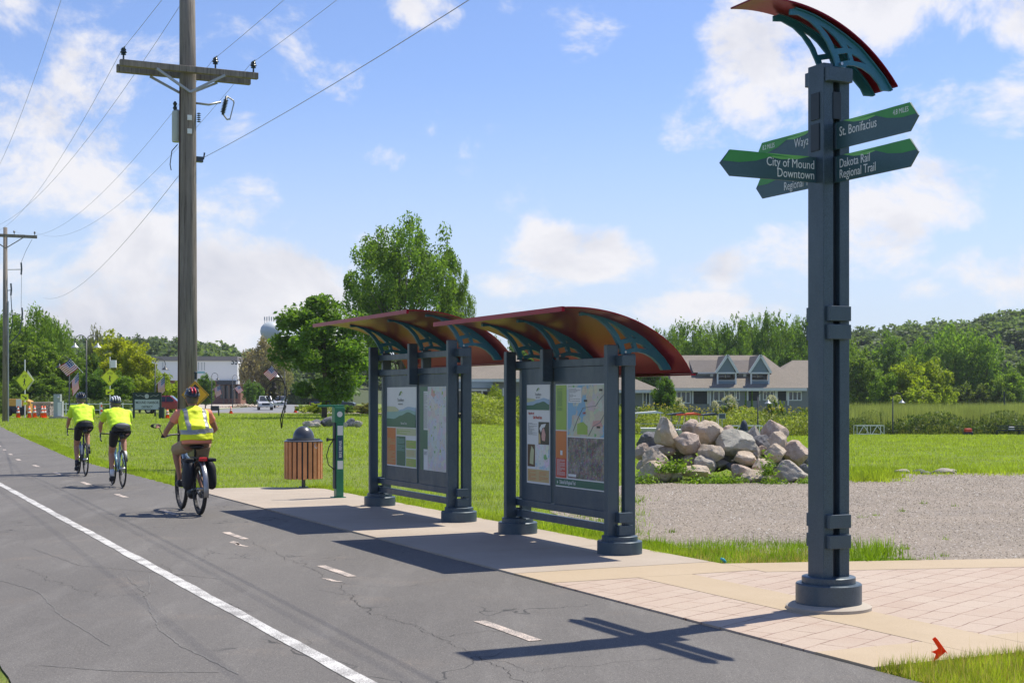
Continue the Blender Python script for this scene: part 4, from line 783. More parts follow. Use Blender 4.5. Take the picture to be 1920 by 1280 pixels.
def rider(label, v, u, J, bike, clothes, skin, helmet, sock=None):
    t = thing('person', label, 'person', UV(v, u, .014), TH, 'cyclists riding away along the trail')
    g = lambda n: Vector(J[n])
    sh = []
    hd = g('head'); nk = g('neck')
    sh += [('b', hd, (.077, .098, .112)), ('b', hd + Vector((0, .045, -.055)), (.058, .06, .05)), ('t', [nk - (nk - g('chest')) * .12, nk, hd + Vector((0, -.01, -.05))], [.065, .056, .055])]
    sh += [('t', [hd + Vector((0, .085, .02)), hd + Vector((0, .118, -.022))], [.010, .015])]                     # nose
    for s in (-1, 1): sh += [('b', hd + Vector((s * .080, -.003, -.012)), (.012, .019, .032))]
    pl_, ch = g('pelvis'), g('chest')
    sh += [('l', [(pl_, .155, .105), (pl_.lerp(ch, .35), .140, .095), (pl_.lerp(ch, .75), .165, .10), (ch, .165, .095), (ch.lerp(nk, .45), .13, .07), (nk, .055, .05)])]
    for s, n in ((-1, 'l'), (1, 'r')):
        S, E_, H = g('sh_' + n), g('el_' + n), g('ha_' + n)
        sh += [('t', [ch.lerp(S, .4), S, S.lerp(E_, .5), E_, E_.lerp(H, .3), E_.lerp(H, .84)], [.06, .056, .047, .038, .040, .024])]
        sh += fingers(E_.lerp(H, .84), H + Vector((0, 0, .014)), s, J.get('grip', (0, 1, 0)) if False else (s * .9, -.35, 0) if J.get('flat') else (0.25 * s, -1, 0))
        P, K, A = g('hip_' + n), g('kn_' + n), g('an_' + n)
        sh += [('t', [P, P.lerp(K, .35), P.lerp(K, .85), K, K.lerp(A, .3), K.lerp(A, .75), A], [.092, .082, .060, .054, .053, .036, .034])]
        sh += [('t', [A, A + Vector((0, .05, -.045)), A + Vector((0, .14, -.06))], [.036, .036, .028])]
    b = blob('body', sh, skin, t, .0115, 4)
    e = MB()
    for s in (-1, 1): e.ball(hd + Vector((s * .031, .086, .012)), .011, 10)
    e.build('eyes', M_sock, b, smooth=True)
    m = MB(); m.ball(hd + Vector((0, .098, -.062)), (.024, .008, .006), 10); m.build('mouth', mat('lips', (.35, .12, .10), .6), b, smooth=True)
    q = MB(); q.ball(hd + Vector((0, -.022, .012)), (.083, .088, .108), 16); h = q.build('hair', M_hair, t, smooth=True)
    # helmet: shell with raised ribs
    hs, hm, hm2 = helmet; q = MB(); c = hd + Vector((0, -.012, .055)); n = 22; kk = 9; vs = []
    for i in range(kk + 1):
        a = math.pi / 2 * i / kk
        for j in range(n):
            b_ = 2 * math.pi * j / n; rr = 1 + .03 * math.cos(6 * b_) * math.sin(2 * a); dip = .018 * math.cos(b_ * 2)
            vs.append(c + Vector((.104 * math.cos(a) * math.cos(b_) * rr, .142 * math.cos(a) * math.sin(b_) * rr, .100 * math.sin(a) - .025 * (1 - i / kk) + dip * (1 - i / kk))))
    q.add(vs, [(i*n+j, i*n+(j+1) % n, (i+1)*n+(j+1) % n, (i+1)*n+j) for i in range(kk) for j in range(n)] + [tuple(range(n))[::-1]])
    hl = q.build('helmet', hm, t, smooth=True)
    for x in (-.062, -.022, .022, .062):
        hm_ = hm2 if hm2 is not M_hr or abs(x) < .03 else hm
        q = MB(); pts = []
        for i in range(9):
            a = R(14 + 152 * i / 8); kx = math.sqrt(max(.05, 1 - (x / .108) ** 2)); pts.append(c + Vector((x, -.146 * kx * math.cos(a), .107 * kx * math.sin(a) - .004)))
        q.tube(pts, [.006] + [.012] * 7 + [.006], 8); q.build('helmet_rib', hm_, hl, smooth=True)
    q = MB()
    for s in (-1, 1): q.tube([c + Vector((s * .09, .0, -.03)), hd + Vector((s * .07, .03, -.08)), hd + Vector((0, .06, -.118))], .005, 6)
    q.build('chin_strap', M_blk, hl)
    clothes(t, g, pl_, ch, nk)
    for s, n in ((-1, 'l'), (1, 'r')):
        A = g('an_' + n); blob('shoe', [('t', [A + Vector((0, -.035, -.055)), A + Vector((0, .05, -.062)), A + Vector((0, .15, -.072))], [.045, .046, .036]), ('b', A + Vector((0, 0, -.03)), (.042, .05, .035))], M_shoe, t, .012, 3)
        if sock: q = MB(); q.tube([A + Vector((0, 0, -.02)), A.lerp(g('kn_' + n), .25)], [.040, .041], 14); q.build('sock', sock, t, smooth=True)
    return t
def shirt(m, grow=1.0, sleeve=.62, low=.0):
    def f(t, g, pl_, ch, nk):
        sh = [('l', [(pl_ + Vector((0, -.01, low)), .185 * grow, .135), (pl_.lerp(ch, .3), .182 * grow, .135), (pl_.lerp(ch, .7), .198 * grow, .132), (ch, .198, .120), (ch.lerp(nk, .5), .15, .085), (ch.lerp(nk, .92), .070, .062)])]
        for n in 'lr':
            S, E_ = g('sh_' + n), g('el_' + n); sh += [('t', [ch.lerp(S, .45), S, S.lerp(E_, .5), S.lerp(E_, sleeve)], [.085, .077, .070, .068])]
        return blob('shirt', sh, m, t, .013, 4, .017)
    return f
def shorts(t, g, m, a=.55, r0=.102, r1=.078, disp=.003):
    pl_ = g('pelvis'); sh = [('l', [(pl_ + Vector((0, -.005, -.055)), .165, .12), (pl_, .170, .125), (pl_ + (g('chest') - pl_) * .3, .158, .108)])]
    for n in 'lr': P, K = g('hip_' + n), g('kn_' + n); sh += [('t', [P, P.lerp(K, .4), P.lerp(K, a)], [r0, (r0 + r1) / 2, r1])]
    return blob('shorts', sh, m, t, .013, 4, disp)
def cl_road(waistpack=False):
    def f(t, g, pl_, ch, nk):
        shirt(M_hiviz, 1.03)(t, g, pl_, ch, nk); shorts(t, g, M_lycra, .68, .100, .068)
        if waistpack: q = MB(); q.ball(pl_ + Vector((0, -.155, .06)), (.125, .055, .05), 14); q.build('waist_pack', mat('grey_pack', (.16, .165, .17), .6), t, smooth=True)
    return f
JR = dict(pelvis=(0, .17, 1.03), chest=(0, .47, 1.33), neck=(0, .58, 1.44), head=(0, .65, 1.535), sh_l=(-.185, .50, 1.355), sh_r=(.185, .50, 1.355), el_l=(-.235, .70, 1.10), el_r=(.235, .72, 1.11), ha_l=(-.222, .965, .955), ha_r=(.222, .965, .955),
    hip_l=(-.095, .20, .99), hip_r=(.095, .20, .99), kn_l=(-.115, .47, .60), kn_r=(.115, .60, .86), an_l=(-.115, .37, .205), an_r=(.115, .40, .53))
JR2 = dict(JR); JR2.update(chest=(0, .52, 1.29), neck=(0, .64, 1.385), head=(0, .72, 1.455), sh_l=(-.19, .55, 1.305), sh_r=(.19, .55, 1.305), el_l=(-.26, .75, 1.10), el_r=(.26, .77, 1.10))
M_hk = mat('black_helmet', (.02, .022, .028), .3, coat=.4); M_hw = mat('white_helmet', (.70, .71, .73), .35, coat=.3); M_hr = mat('red_helmet_trim', (.60, .02, .03), .3, coat=.4)
rider('foremost cyclist in neon yellow shirt, black shorts and black helmet', 4.50, 29.6, JR, bk1, cl_road(), M_skin, (1, M_hk, M_hk), M_shoe)
rider('middle cyclist in neon yellow shirt with grey waist pack and white helmet', 4.50, 25.45, JR2, bk2, cl_road(True), M_skin, (1, M_hk, M_hw), M_sock)
def cl_vest(t, g, pl_, ch, nk):
    blob('shirt', [('l', [(pl_ + Vector((0, -.02, -.045)), .205, .145), (pl_ + Vector((0, -.01, .08)), .195, .140), (pl_.lerp(ch, .6), .19, .13), (ch, .195, .118), (ch.lerp(nk, .6), .12, .08), (nk, .066, .06)])] +
        [('t', [ch.lerp(g('sh_' + n), .45), g('sh_' + n), g('sh_' + n).lerp(g('el_' + n), .48)], [.085, .072, .066]) for n in 'lr'], M_salmon, t, .013, 5, .006)
    secs = [(pl_ + Vector((0, -.02, .0)), .222, .162), (pl_ + Vector((0, -.01, .12)), .216, .158), (pl_.lerp(ch, .55), .208, .150), (pl_.lerp(ch, .85), .214, .142), (ch + Vector((0, 0, .03)), .205, .122), (ch.lerp(nk, .6), .125, .088), (nk + Vector((0, 0, -.005)), .074, .066)]
    ve = blob('vest', [('l', secs)] + [('b', ch.lerp(g('sh_' + n), .80) + Vector((0, 0, .005)), (.068, .085, .060)) for n in 'lr'], M_vest, t, .012, 5, .015)
    # reflective tape: faces of the vest inside the bands, copied and lifted 4 mm
    me = ve.data; me.calc_loop_triangles(); vs = {}; q = MB()
    zband = ch.z - .205
    for p in me.polygons:
        c = p.center; ok = abs(c.z - zband - .012 * math.sin(c.x * 9)) < .030 or (abs(abs(c.x) - .128 + .04 * (ch.z - c.z)) < .026 and c.z > zband)
        if ok:
            ids = []
            for i in p.vertices:
                if i not in vs: vs[i] = len(q.v); q.v.append(tuple(me.vertices[i].co + me.vertices[i].normal * .004))
                ids.append(vs[i])
            q.f.append(tuple(ids)); q.m.append(0)
    q.build('reflective_tape', M_silver, ve, smooth=True)
    shorts(t, g, M_khaki, .93, .112, .085, .006)
JE = dict(flat=1, pelvis=(0, .20, 1.00), chest=(0, .38, 1.33), neck=(0, .43, 1.455), head=(0, .475, 1.565), sh_l=(-.205, .39, 1.36), sh_r=(.205, .39, 1.36), el_l=(-.335, .50, 1.14), el_r=(.34, .52, 1.15), ha_l=(-.30, .845, 1.05), ha_r=(.30, .845, 1.05),
    hip_l=(-.10, .24, .95), hip_r=(.10, .24, .95), kn_l=(-.185, .66, .86), kn_r=(.125, .55, .54), an_l=(-.13, .62, .455), an_r=(.12, .33, .31))
rider('nearest cyclist in yellow safety vest over salmon shirt and khaki shorts', 4.39, 19.06, JE, eb, cl_vest, M_skin2, (1, M_hk, M_hr), None)
# ================================================================ utility poles and wires
def polewood(name):
    g = G(name, .9); v = g.noise(9, 6, .7, g.map((1, 1, .06))); v2 = g.noise(38, 4, .7, g.map((1, 1, .03))); c = g.mix(g.ramp(v, .3, .7), (.155, .132, .112), (.315, .275, .24)); c = g.mix(g.ramp(v2, .52, .66, 0, .8), c, (.055, .045, .04))
    c = g.mix(g.ramp(g.noise(1.2, 4, .6, g.map((1, 1, .3))), .55, .75, 0, .6), c, (.38, .31, .25)); g.bump(v2, .8, .02); return g.col(c)
M_pole = polewood('weathered_pole'); M_galv = mat('galvanised', (.36, .37, .38), .45, .5, .12, 6); M_ins = mat('dark_insulator', (.03, .045, .06), .3); M_wire = mat('wire', (.34, .35, .38), .5)
def insulator(parent, x, y, z, name='insulator'):
    mb = MB(); mb.lathe([(.02, 0), (.02, .10), (.06, .11), (.045, .14), (.075, .16), (.05, .20), (.06, .22), (.03, .26)], (x, y, z), 12); o = mb.build(name, M_ins, parent, auto=True)
    q = MB(); q.tube([(x, y - .14, z + .25), (x, y + .14, z + .25)], .018, 6); q.build('clamp', M_galv, o); return o
PA = Vector((-7.21, 31.4, 0)); PB = at(10, 94); PC = PA - (PB - PA) * 1.0
def crossarm(t, z, L0, L1, sink=0):
    mb = MB(); mb.box(L0, L1, -.34, -.21, z, z + .14); c = mb.build('crossarm', M_pole, t, bevel=.012)
    mb = MB(); mb.box(L0 + .03, L1 - .03, .20, .34, z - .02, z + .15); mb.build('crossarm', M_pole, t, bevel=.012)
    for s in (-1, 1):
        q = MB(); q.bar((s * .75, -.37, z - .0), (s * .0, -.26, z - .42), .05, .05); q.build('brace', M_galv, t)
        q = MB(); q.bar((s * .75, .37, z - .02), (s * .0, .26, z - .40), .05, .05); q.build('brace', M_galv, t)
    return c
t = thing('utility_pole', 'tall weathered wooden power pole with crossarm rising behind the nearest cyclist', 'utility pole', PA, TH, 'utility poles along the trail')
mb = MB(); mb.tube([(0, 0, -.3), (0, 0, 4), (.005, 0, 9), (-.02, 0, 12.6)], [.225, .205, .18, .155], 28); pm = mb.build('pole_shaft', M_pole, t, smooth=True)
crossarm(t, 8.75, -1.52, 1.52)
AX = (-1.44, .56, 1.42)
for x in AX: insulator(t, x, -.27, 8.89)
mb = MB(); mb.lathe([(.10, 0), (.11, .03), (.11, .62), (.10, .68), (.04, .72)], (-.20, .16, 7.28), 18); tf = mb.build('transformer', mat('transformer_grey', (.45, .48, .46), .5), t, auto=True)
mb = MB(); mb.lathe([(.03, .0), (.05, .05), (.03, .1), (.05, .15), (.02, .2)], (-.24, .16, 7.98), 10); mb.build('bushing', M_ins, tf, auto=True)
# fuse cutout on its bracket
mb = MB(); mb.tube([(.18, -.05, 8.14), (.45, -.10, 8.12), (.72, -.12, 8.20)], .025, 8); co = mb.build('cutout_bracket', M_galv, t, smooth=True)
mb = MB(); 
for i in range(9): mb.lathe([(.028, 0), (.062, .012), (.028, .03)], (.0, 0, .035 * i - .16), 12, X=T((.80, -.12, 8.12)) @ Matrix.Rotation(R(14), 4, 'Y'))
mb.tube([(.76, -.12, 7.92), (.85, -.12, 8.34)], .03, 10); mb.build('cutout_fuse', M_ins, co, smooth=True)
mb = MB(); mb.tube([(.86, -.12, 8.34), (1.0, -.12, 8.26), (1.02, -.12, 8.20)], .018, 6); mb.tube([(1.02, -.12, 8.22), (.92, -.12, 7.82)], .014, 6); mb.tube([(.78, -.12, 7.92), (.86, -.12, 7.82), (.93, -.12, 7.84)], .02, 6); mb.build('cutout_arm', M_galv, co)
mb = MB()
for i in range(5): mb.lathe([(.02, 0), (.05, .012), (.02, .03)], (.24, -.05, 7.72 + .045 * i), 10)
mb.build('arrester', M_ins, t)
for z in (7.72, 7.42): q = MB(); q.box(-.05, .05, -.225, -.205, z, z + .11); q.build('number_plate', M_white, t)
q = MB(); q.box(.19, .34, -.06, .06, 6.84, 6.96); q.tube([(.2, 0, 6.94), (.36, 0, 6.92), (.38, 0, 7.06)], .02); q.build('cable_clamp', M_ins, t)
q = MB(); q.tube([(-.22, 0, 7.2), (-.34, .02, 7.05), (-.38, .02, 6.75), (-.36, 0, 6.62)], .012, 6); q.build('drop_lead', M_ins, t)
mb = MB(); mb.tube([(-.213, -.06, -.1), (-.20, -.06, 4), (-.18, -.06, 8.5)], .014, 6); mb.build('ground_wire', mat('staple_rust', (.07, .035, .025), .8), t)
t2 = thing('utility_pole', 'distant wooden power pole at the left edge of the lawn', 'utility pole', PB, TH, 'utility poles along the trail')
mb = MB(); mb.tube([(0, 0, -.3), (0, 0, 12.9)], [.20, .13], 16); mb.build('pole_shaft', M_pole, t2, smooth=True)
mb = MB(); mb.box(-2.0, 2.0, -.2, .0, 12.25, 12.45); mb.build('crossarm', M_pole, t2, bevel=.01)
for s in (-1, 1): q = MB(); q.bar((s * 1.1, -.22, 12.25), (0, -.15, 11.5), .06, .06); q.build('brace', M_pole, t2)
for x in (-1.85, .55, 1.85): insulator(t2, x, -.1, 12.45)
for x0, z0, z1 in ((1.0, 9.0, 10.6), (.35, 7.4, 9.2), (1.05, 6.2, 7.6)):
    q = MB(); q.tube([(x0, 0, z1), (x0 + .03, 0, z1 - .4), (x0, 0, z1 - .8)], .055, 8); q.build('cutout_fuse', M_ins, t2)
    q = MB(); q.tube([(.1, 0, z1 - .5), (x0, 0, z1 - .45)], .03, 6); q.build('cutout_bracket', M_galv, t2)
q = MB(); q.tube([(1.7, 0, 12.2), (1.3, 0, 11.4), (1.0, 0, 10.6)], .012, 5); q.tube([(1.02, 0, 9.8), (1.0, 0, 7.6)], .012, 5); q.tube([(1.05, 0, 6.8), (.9, 0, 5.9), (.2, 0, 5.1)], .035, 6); q.tube([(.35, 0, 8.4), (.45, 0, 6.5), (.2, 0, 5.4)], .03, 6); q.build('riser_cable', M_ins, t2)
mb = MB(); mb.tube([(.17, -.12, 0), (.16, -.10, 8)], .05, 8); mb.build('conduit', M_galv, t2)
def wire(a, b, sag, label, r=.0048, n=26):
    a = Vector(a); b = Vector(b); pts = []
    for i in range(n + 1):
        s = i / n; p = a.lerp(b, s); p.z -= 4 * sag * s * (1 - s); pts.append(p)
    mb = MB(); mb.tube(pts, r, 5); return tag(mb.build('power_line', M_wire, smooth=True), label, 'power line', 'overhead wires between the poles')
def on(P, x, z): return P + Vector((CU * x, SU * x, z))
for i, (xa, xb) in enumerate(zip(AX, (-1.85, .55, 1.85))):
    nm = ('left', 'middle', 'right')[i]
    wire(on(PA, xa, 9.14), on(PB, xb, 12.7), 1.6, 'wire from the %s insulator of the near pole to the distant pole' % nm)
    wire(on(PA, xa, 9.14), on(PC, xa, 9.2), 1.05, 'wire rising from the %s insulator of the near pole towards the viewer' % nm)
wire(on(PA, .36, 6.95), on(PC, .5, 7.3), 1.07, 'single low cable running right from the clamp on the near pole', .006)
wire(on(PA, -.2, 6.5), on(PB, 2.4, 8.3), .9, 'low cable running from the near pole down behind the left trees', .006)
wire(on(PA, -.15, 10.3), on(PB, -2.6, 12.9), 1.9, 'wire crossing behind the left crossarm end', .0055)
wire(on(PA, -2.2, 11.8), on(PB, -2.6, 14.5), 1.9, 'faint highest wire at the upper left', .006)
# ================================================================ signs
M_yel = mat('warning_yellow', (.92, .46, .01), .4, 0, .04); M_fyel = mat('fluorescent_yellow', (.88, .95, .02), .4, 0, .04); M_signpost = mat('galvanised_post', (.40, .40, .40), .5, .4)
def diamond(mb, s, y0, y1, z, m=0): mb.prism([(0, z - s), (s, z), (0, z + s), (-s, z)], y0, y1, 'y', m)
t = thing('warning_sign', 'orange yellow diamond warning sign with black arrow beside the wooden pole', 'road sign', (at(366, 30.9).x, 30.9, 0), R(-3))
mb = MB(); mb.tube([(0, .03, 0), (0, .03, 2.05)], .022, 8); mb.build('sign_post', M_signpost, t)
mb = MB(); mb.tube([(0, .03, 2.0), (0, .03, 2.12)], .028, 8); mb.ball((0, .03, 2.14), .035); mb.build('post_cap', M_slate_d, t)
mb = MB(); diamond(mb, .305, -.004, 0, 1.66); pa = mb.build('sign_plate', M_yel, t, bevel=.02)
def ring(mb, s0, s1, z, y):
    P = [(0, z - s0), (s0, z), (0, z + s0), (-s0, z)]; Q = [(0, z - s1), (s1, z), (0, z + s1), (-s1, z)]
    for i in range(4): mb.prism([P[i], P[(i+1) % 4], Q[(i+1) % 4], Q[i]], y - .002, y, 'y')
mb = MB(); ring(mb, .285, .272, 1.66, -.0045); mb.prism([(0, 1.90), (-.105, 1.79), (-.042, 1.79), (-.042, 1.67), (.042, 1.67), (.042, 1.79), (.105, 1.79)], -.0065, -.0045, 'y'); mb.build('arrow_symbol', P_black, pa)
def cross_sign(px, Y, zc, label, arrow, zt, extra=False, rz=0.0):
    p = at(px, Y); t = thing('crossing_sign', label, 'road sign', p, rz, 'trail crossing signs')
    mb = MB(); mb.tube([(0, .05, 0), (0, .05, zt)], .05, 8); mb.build('sign_post', M_white, t)
    mb = MB(); diamond(mb, .80, -.01, 0, zc); d = mb.build('sign_plate', M_fyel, t)
    mb = MB(); ring(mb, .76, .735, zc, -.0105)
    mb.ball((0, -.012, zc + .10), (.06, .004, .06), 10); mb.bar((0, -.013, zc + .04), (.0, -.013, zc - .18), .10, .004, up=(0, 1, 0)); mb.bar((0, -.013, zc - .16), (.10, -.013, zc - .42), .05, .004, up=(0, 1, 0)); mb.bar((0, -.013, zc - .16), (-.10, -.013, zc - .42), .05, .004, up=(0, 1, 0)); mb.bar((-.13, -.013, zc - .14), (.13, -.013, zc + .02), .04, .004, up=(0, 1, 0))
    for s in (-1, 1):
        pts = [(s * .14 + .09 * math.cos(a), -.013, zc + .33 + .09 * math.sin(a)) for a in [i * math.pi / 6 for i in range(13)]]; mb.tube(pts, .012, 4)
    mb.bar((-.14, -.013, zc + .33), (.02, -.013, zc + .44), .02, .004, up=(0, 1, 0)); mb.bar((.14, -.013, zc + .33), (.05, -.013, zc + .46), .02, .004, up=(0, 1, 0)); mb.build('symbol', P_black, d)
    za = zc - 1.30; mb = MB(); mb.box(-.36, .36, -.01, 0, za - .24, za + .24); a = mb.build('arrow_plaque', M_fyel, t)
    mb = MB(); s = arrow; mb.bar((-s * .2, -.013, za + .12), (s * .10, -.013, za - .06), .07, .004, up=(0, 1, 0)); mb.prism([(s * .22, za - .16), (s * .02, za - .14), (s * .17, za + .06)], -.015, -.012, 'y'); mb.build('arrow_symbol', P_black, a)
    if extra:
        mb = MB(); mb.prism([(.22, zc - .78), (.85, zc + .02), (.22, zc + .80), (.10, zc)], .08, .09, 'y'); mb.build('rear_sign', M_white, t)
        mb = MB(); mb.box(-.80, -.30, -.01, .02, za - .78, za - .15); mb.build('white_plaque', M_white, t); mb = MB(); mb.box(-.10, .25, -.02, .0, za - .60, za - .38); mb.build('small_plaque', M_fyel, t)
    return t
cross_sign(46, 110, ZP(713, 110), 'yellow trail crossing sign at far left with arrow pointing down right', 1, 4.55, True, R(-20))
s2 = cross_sign(206, 125, ZP(707, 125), 'yellow trail crossing sign with arrow pointing down left, grey box on its post', -1, 5.2)
q = MB(); q.box(.1, .55, -.1, .15, ZP(689, 125), ZP(675, 125)); q.build('solar_box', M_white, s2)
# district sign
t = thing('district_sign', 'dark green framed sign reading Mound Harbor District', 'sign', at(276, 108), 0)
M_dkg = mat('dark_green_timber', (.012, .035, .03), .5)
for s in (-1, 1): mb = MB(); mb.box(s * 1.02 - .07, s * 1.02 + .07, -.07, .07, 0, 2.0); mb.build('post', M_dkg, t, bevel=.01)
mb = MB(); mb.box(-.95, .95, -.03, .03, .70, 1.45); bd = mb.build('board', mat('sign_sage', (.52, .58, .57), .5), t)
mb = MB(); mb.box(-.95, .95, -.04, .02, 1.45, 1.50); mb.box(-.95, .95, -.04, .02, .64, .70); mb.box(-.95, .95, -.045, .03, 1.93, 2.0); mb.build('crossbar', M_dkg, t)
mb = MB(); mb.box(-.95, .95, .0, .02, 1.5, 1.93); mb.build('header', M_dkg, t)
mb = MB(); mb.lathe([(.17, 0), (.17, .02)], n=20, X=T((-.02, -.03, 1.70)) @ Matrix.Rotation(R(90), 4, 'X')); mb.build('emblem', mat('sign_pale', (.5, .52, .5), .6), t)
for s in (-1, 1): mb = MB(); mb.tube([(s * .25, -.03, 1.66), (s * .5, -.03, 1.78), (s * .7, -.03, 1.70), (s * .88, -.03, 1.84)], .022, 6); mb.build('scroll', mat('sign_cream', (.45, .45, .40), .6), t)
text('lettering', 'MOUND HARBOR', .27, M_dkg, bd, T((0, -.033, 1.13)), 'CENTER', .80, .004, .002); text('lettering', 'DISTRICT', .25, M_dkg, bd, T((0, -.033, .80)), 'CENTER', .80, .004, .002)
# ================================================================ work zone and street furniture, left
M_cone = mat('cone_orange', (.80, .10, .015), .5); M_grcab = mat('cabinet_grey', (.38, .42, .42), .45, 0, .08)
def cone(px, Y, label, h=.95):
    t = thing('traffic_cone', label, 'traffic cone', at(px, Y), 0, 'orange cones at the road works')
    mb = MB(); mb.box(-.22, .22, -.22, .22, 0, .05); mb.build('cone_base', M_cone, t)
    mb = MB(); mb.lathe([(.17, .05), (.05, h)], n=14); c = mb.build('cone_body', M_cone, t, smooth=True)
    r = lambda z: .17 - .12 * (z - .05) / (h - .05)
    for z0, z1 in ((h * .42, h * .56), (h * .68, h * .82)): q = MB(); q.lathe([(r(z0) + .004, z0), (r(z1) + .004, z1)], n=14); q.build('reflective_band', M_white, c, smooth=True)
for px, Y, l in ((34, 110, 'orange cone nearest the left utility pole'), (55, 109, 'orange cone right of the left crossing sign post'), (65, 111, 'orange cone behind the leaning rusty stake'), (79, 110, 'left cone of the pair beside the stone pillar'), (84, 110.5, 'right cone of the pair beside the stone pillar'), (314, 108, 'small orange cone right of the district sign'), (433, 140, 'small orange cone on the lawn in front of the white building'), (554, 150, 'orange cone by the street behind the cyclist sculpture')): cone(px, Y, l, .95 if px < 200 else .7)
t = thing('channelizer_post', 'tall orange and white striped channelizer behind the two cyclists', 'channelizer', at(190, 112))
mb = MB(); mb.lathe([(.25, 0), (.25, .08)], n=14); mb.build('base', M_slate_d, t)
for i in range(6): q = MB(); q.lathe([(.10 - .008 * i, .08 + .19 * i), (.095 - .008 * i, .27 + .19 * i)], n=12); q.build('stripe_band', M_cone if i % 2 == 0 else M_white, t)
mb = MB(); p = at(60, 109.5); mb.bar(p, p + Vector((.12, 0, .95)), .07, .05); tag(mb.build('stake', M_pole), 'dark leaning stake between the orange cones', 'stake')
t = thing('compressor', 'yellow wheeled compressor parked among cones and rubble', 'machine', at(34, 118))
M_cat = mat('machine_yellow', (.60, .33, .06), .5); mb = MB(); mb.prism([(-1.1, .9), (1.1, .9), (1.1, 1.3), (.6, 1.5), (-.8, 1.5), (-1.1, 1.25)], -.6, .6, 'y'); mb.build('hood', M_cat, t, bevel=.04)
mb = MB(); mb.box(-1.05, 1.05, -.5, .5, .35, .9); mb.build('engine_bay', M_slate_d, t); mb = MB(); mb.box(.85, 1.2, -.62, .3, .3, 1.25); mb.build('side_panel', M_cat, t, bevel=.03)
for x in (-.6, .6): q = MB(); q.lathe([(.15, -.1), (.33, -.1), (.33, .1), (.15, .1)], n=18, X=T((x, -.62, .33)) @ Matrix.Rotation(R(90), 4, 'X')); q.build('wheel', M_rubber, t)
t = thing('stone_pillar', 'broad stone pier with flat pale capstone', 'pillar', at(81, 117))
def stonemat(name, a, b, sc_=4):
    g = G(name, .9); e = g.vor(sc_, 'DISTANCE_TO_EDGE'); k = g.vor(sc_, out='Color'); s_ = g.n.new('ShaderNodeSeparateXYZ'); g.l.new(k, s_.inputs[0]); c = g.mix(s_.outputs[0], a, b); c = g.mix(g.ramp(e, .06, .03), c, (.10, .09, .08)); g.bump(e, .6, .04); return g.col(c)
M_stone = stonemat('rubble_stone', (.26, .22, .18), (.42, .37, .31)); mb = MB(); mb.box(-.72, .72, -.5, .5, 0, 1.08); mb.build('pier', M_stone, t, bevel=.02); mb = MB(); mb.box(-.82, .82, -.6, .6, 1.083, 1.24); mb.build('capstone', M_walk, t, bevel=.03)
t = thing('meter_cabinet', 'pale grey electrical meter cabinet on a concrete pad', 'cabinet', at(110, 107))
mb = MB(); mb.box(-.55, .9, -.5, .5, 0, .16); mb.build('pad', M_pad, t); mb = MB(); mb.box(-.32, .32, -.25, .25, .16, 1.30); mb.build('lower_cabinet', M_grcab, t, bevel=.01); mb = MB(); mb.box(-.32, .18, -.22, .22, 1.303, 1.85); u_ = mb.build('upper_cabinet', M_grcab, t, bevel=.01)
mb = MB(); mb.lathe([(.10, 0), (.10, .06), (.06, .10)], n=16, X=T((.05, -.22, 1.6)) @ Matrix.Rotation(R(90), 4, 'X')); mb.build('meter_dial', M_chrome, u_); mb = MB(); mb.box(-.0, .28, -.256, -.252, .22, 1.24); mb.build('door', M_white, t)
# white rail fence
t = thing('rail_fence', 'white two rail fence in front of the left trees', 'fence', at(60, 128)); x1 = at(252, 128).x - at(60, 128).x
for z in (.45, .98): mb = MB(); mb.box(0, x1, -.03, .03, z, z + .07); mb.build('rail', M_white, t)
for i in range(10): mb = MB(); xx = x1 * i / 9; mb.box(xx - .045, xx + .045, -.08, -.031, 0, 1.12); mb.build('fence_post', M_white, t)
mb = MB(); p = at(303, 107); X = T(p); 
t = thing('green_litter_bin', 'dark green slim bin on the lawn below the district sign', 'litter bin', p); mb.box(-.19, -.02, -.15, .15, 0, .80); mb.build('bin_body', M_dkg, t, bevel=.02); mb = MB(); mb.box(.02, .20, -.15, .15, 0, .80); mb.build('bin_body', M_dkg, t, bevel=.02); mb = MB(); mb.box(-.2, .21, -.17, .17, .802, .86); mb.build('bin_lid', M_slate_d, t, bevel=.01)
# street lamps
M_lampm = mat('lamp_metal', (.05, .055, .06), .45, .2); M_lampg = mat('lamp_pale', (.42, .44, .44), .4, .3)
def lamp(px, Y, ztop, label, double=True, grp='street lamps along the road', side=1, base=None, shade=M_lampm):
    t = thing('street_lamp', label, 'street lamp', base or at(px, Y), 0, grp); g0 = t.location.z; zt = ztop - g0; r = .42
    mb = MB(); mb.tube([(0, 0, 0), (0, 0, .5), (0, 0, zt - .35)], [.10, .06, .045], 10); mb.build('lamp_post', M_lampm, t, smooth=True)
    for s in ((-1, 1) if double else (side,)):
        pts = [(s * (r - r * math.cos(a)), 0, zt - .45 + .45 * math.sin(a)) for a in [i * math.pi / 10 for i in range(11)]]; mb = MB(); mb.tube(pts + [(s * 2 * r, 0, zt - .72)], .028, 8); a_ = mb.build('lamp_arm', M_lampm, t, smooth=True)
        q = MB(); q.lathe([(.05, .12), (.07, 0), (.14, -.06), (.30, -.20), (.31, -.22), (.02, -.215)], (s * 2 * r, 0, zt - .72), 18); q.build('lamp_shade', shade, a_, smooth=True)
    return t
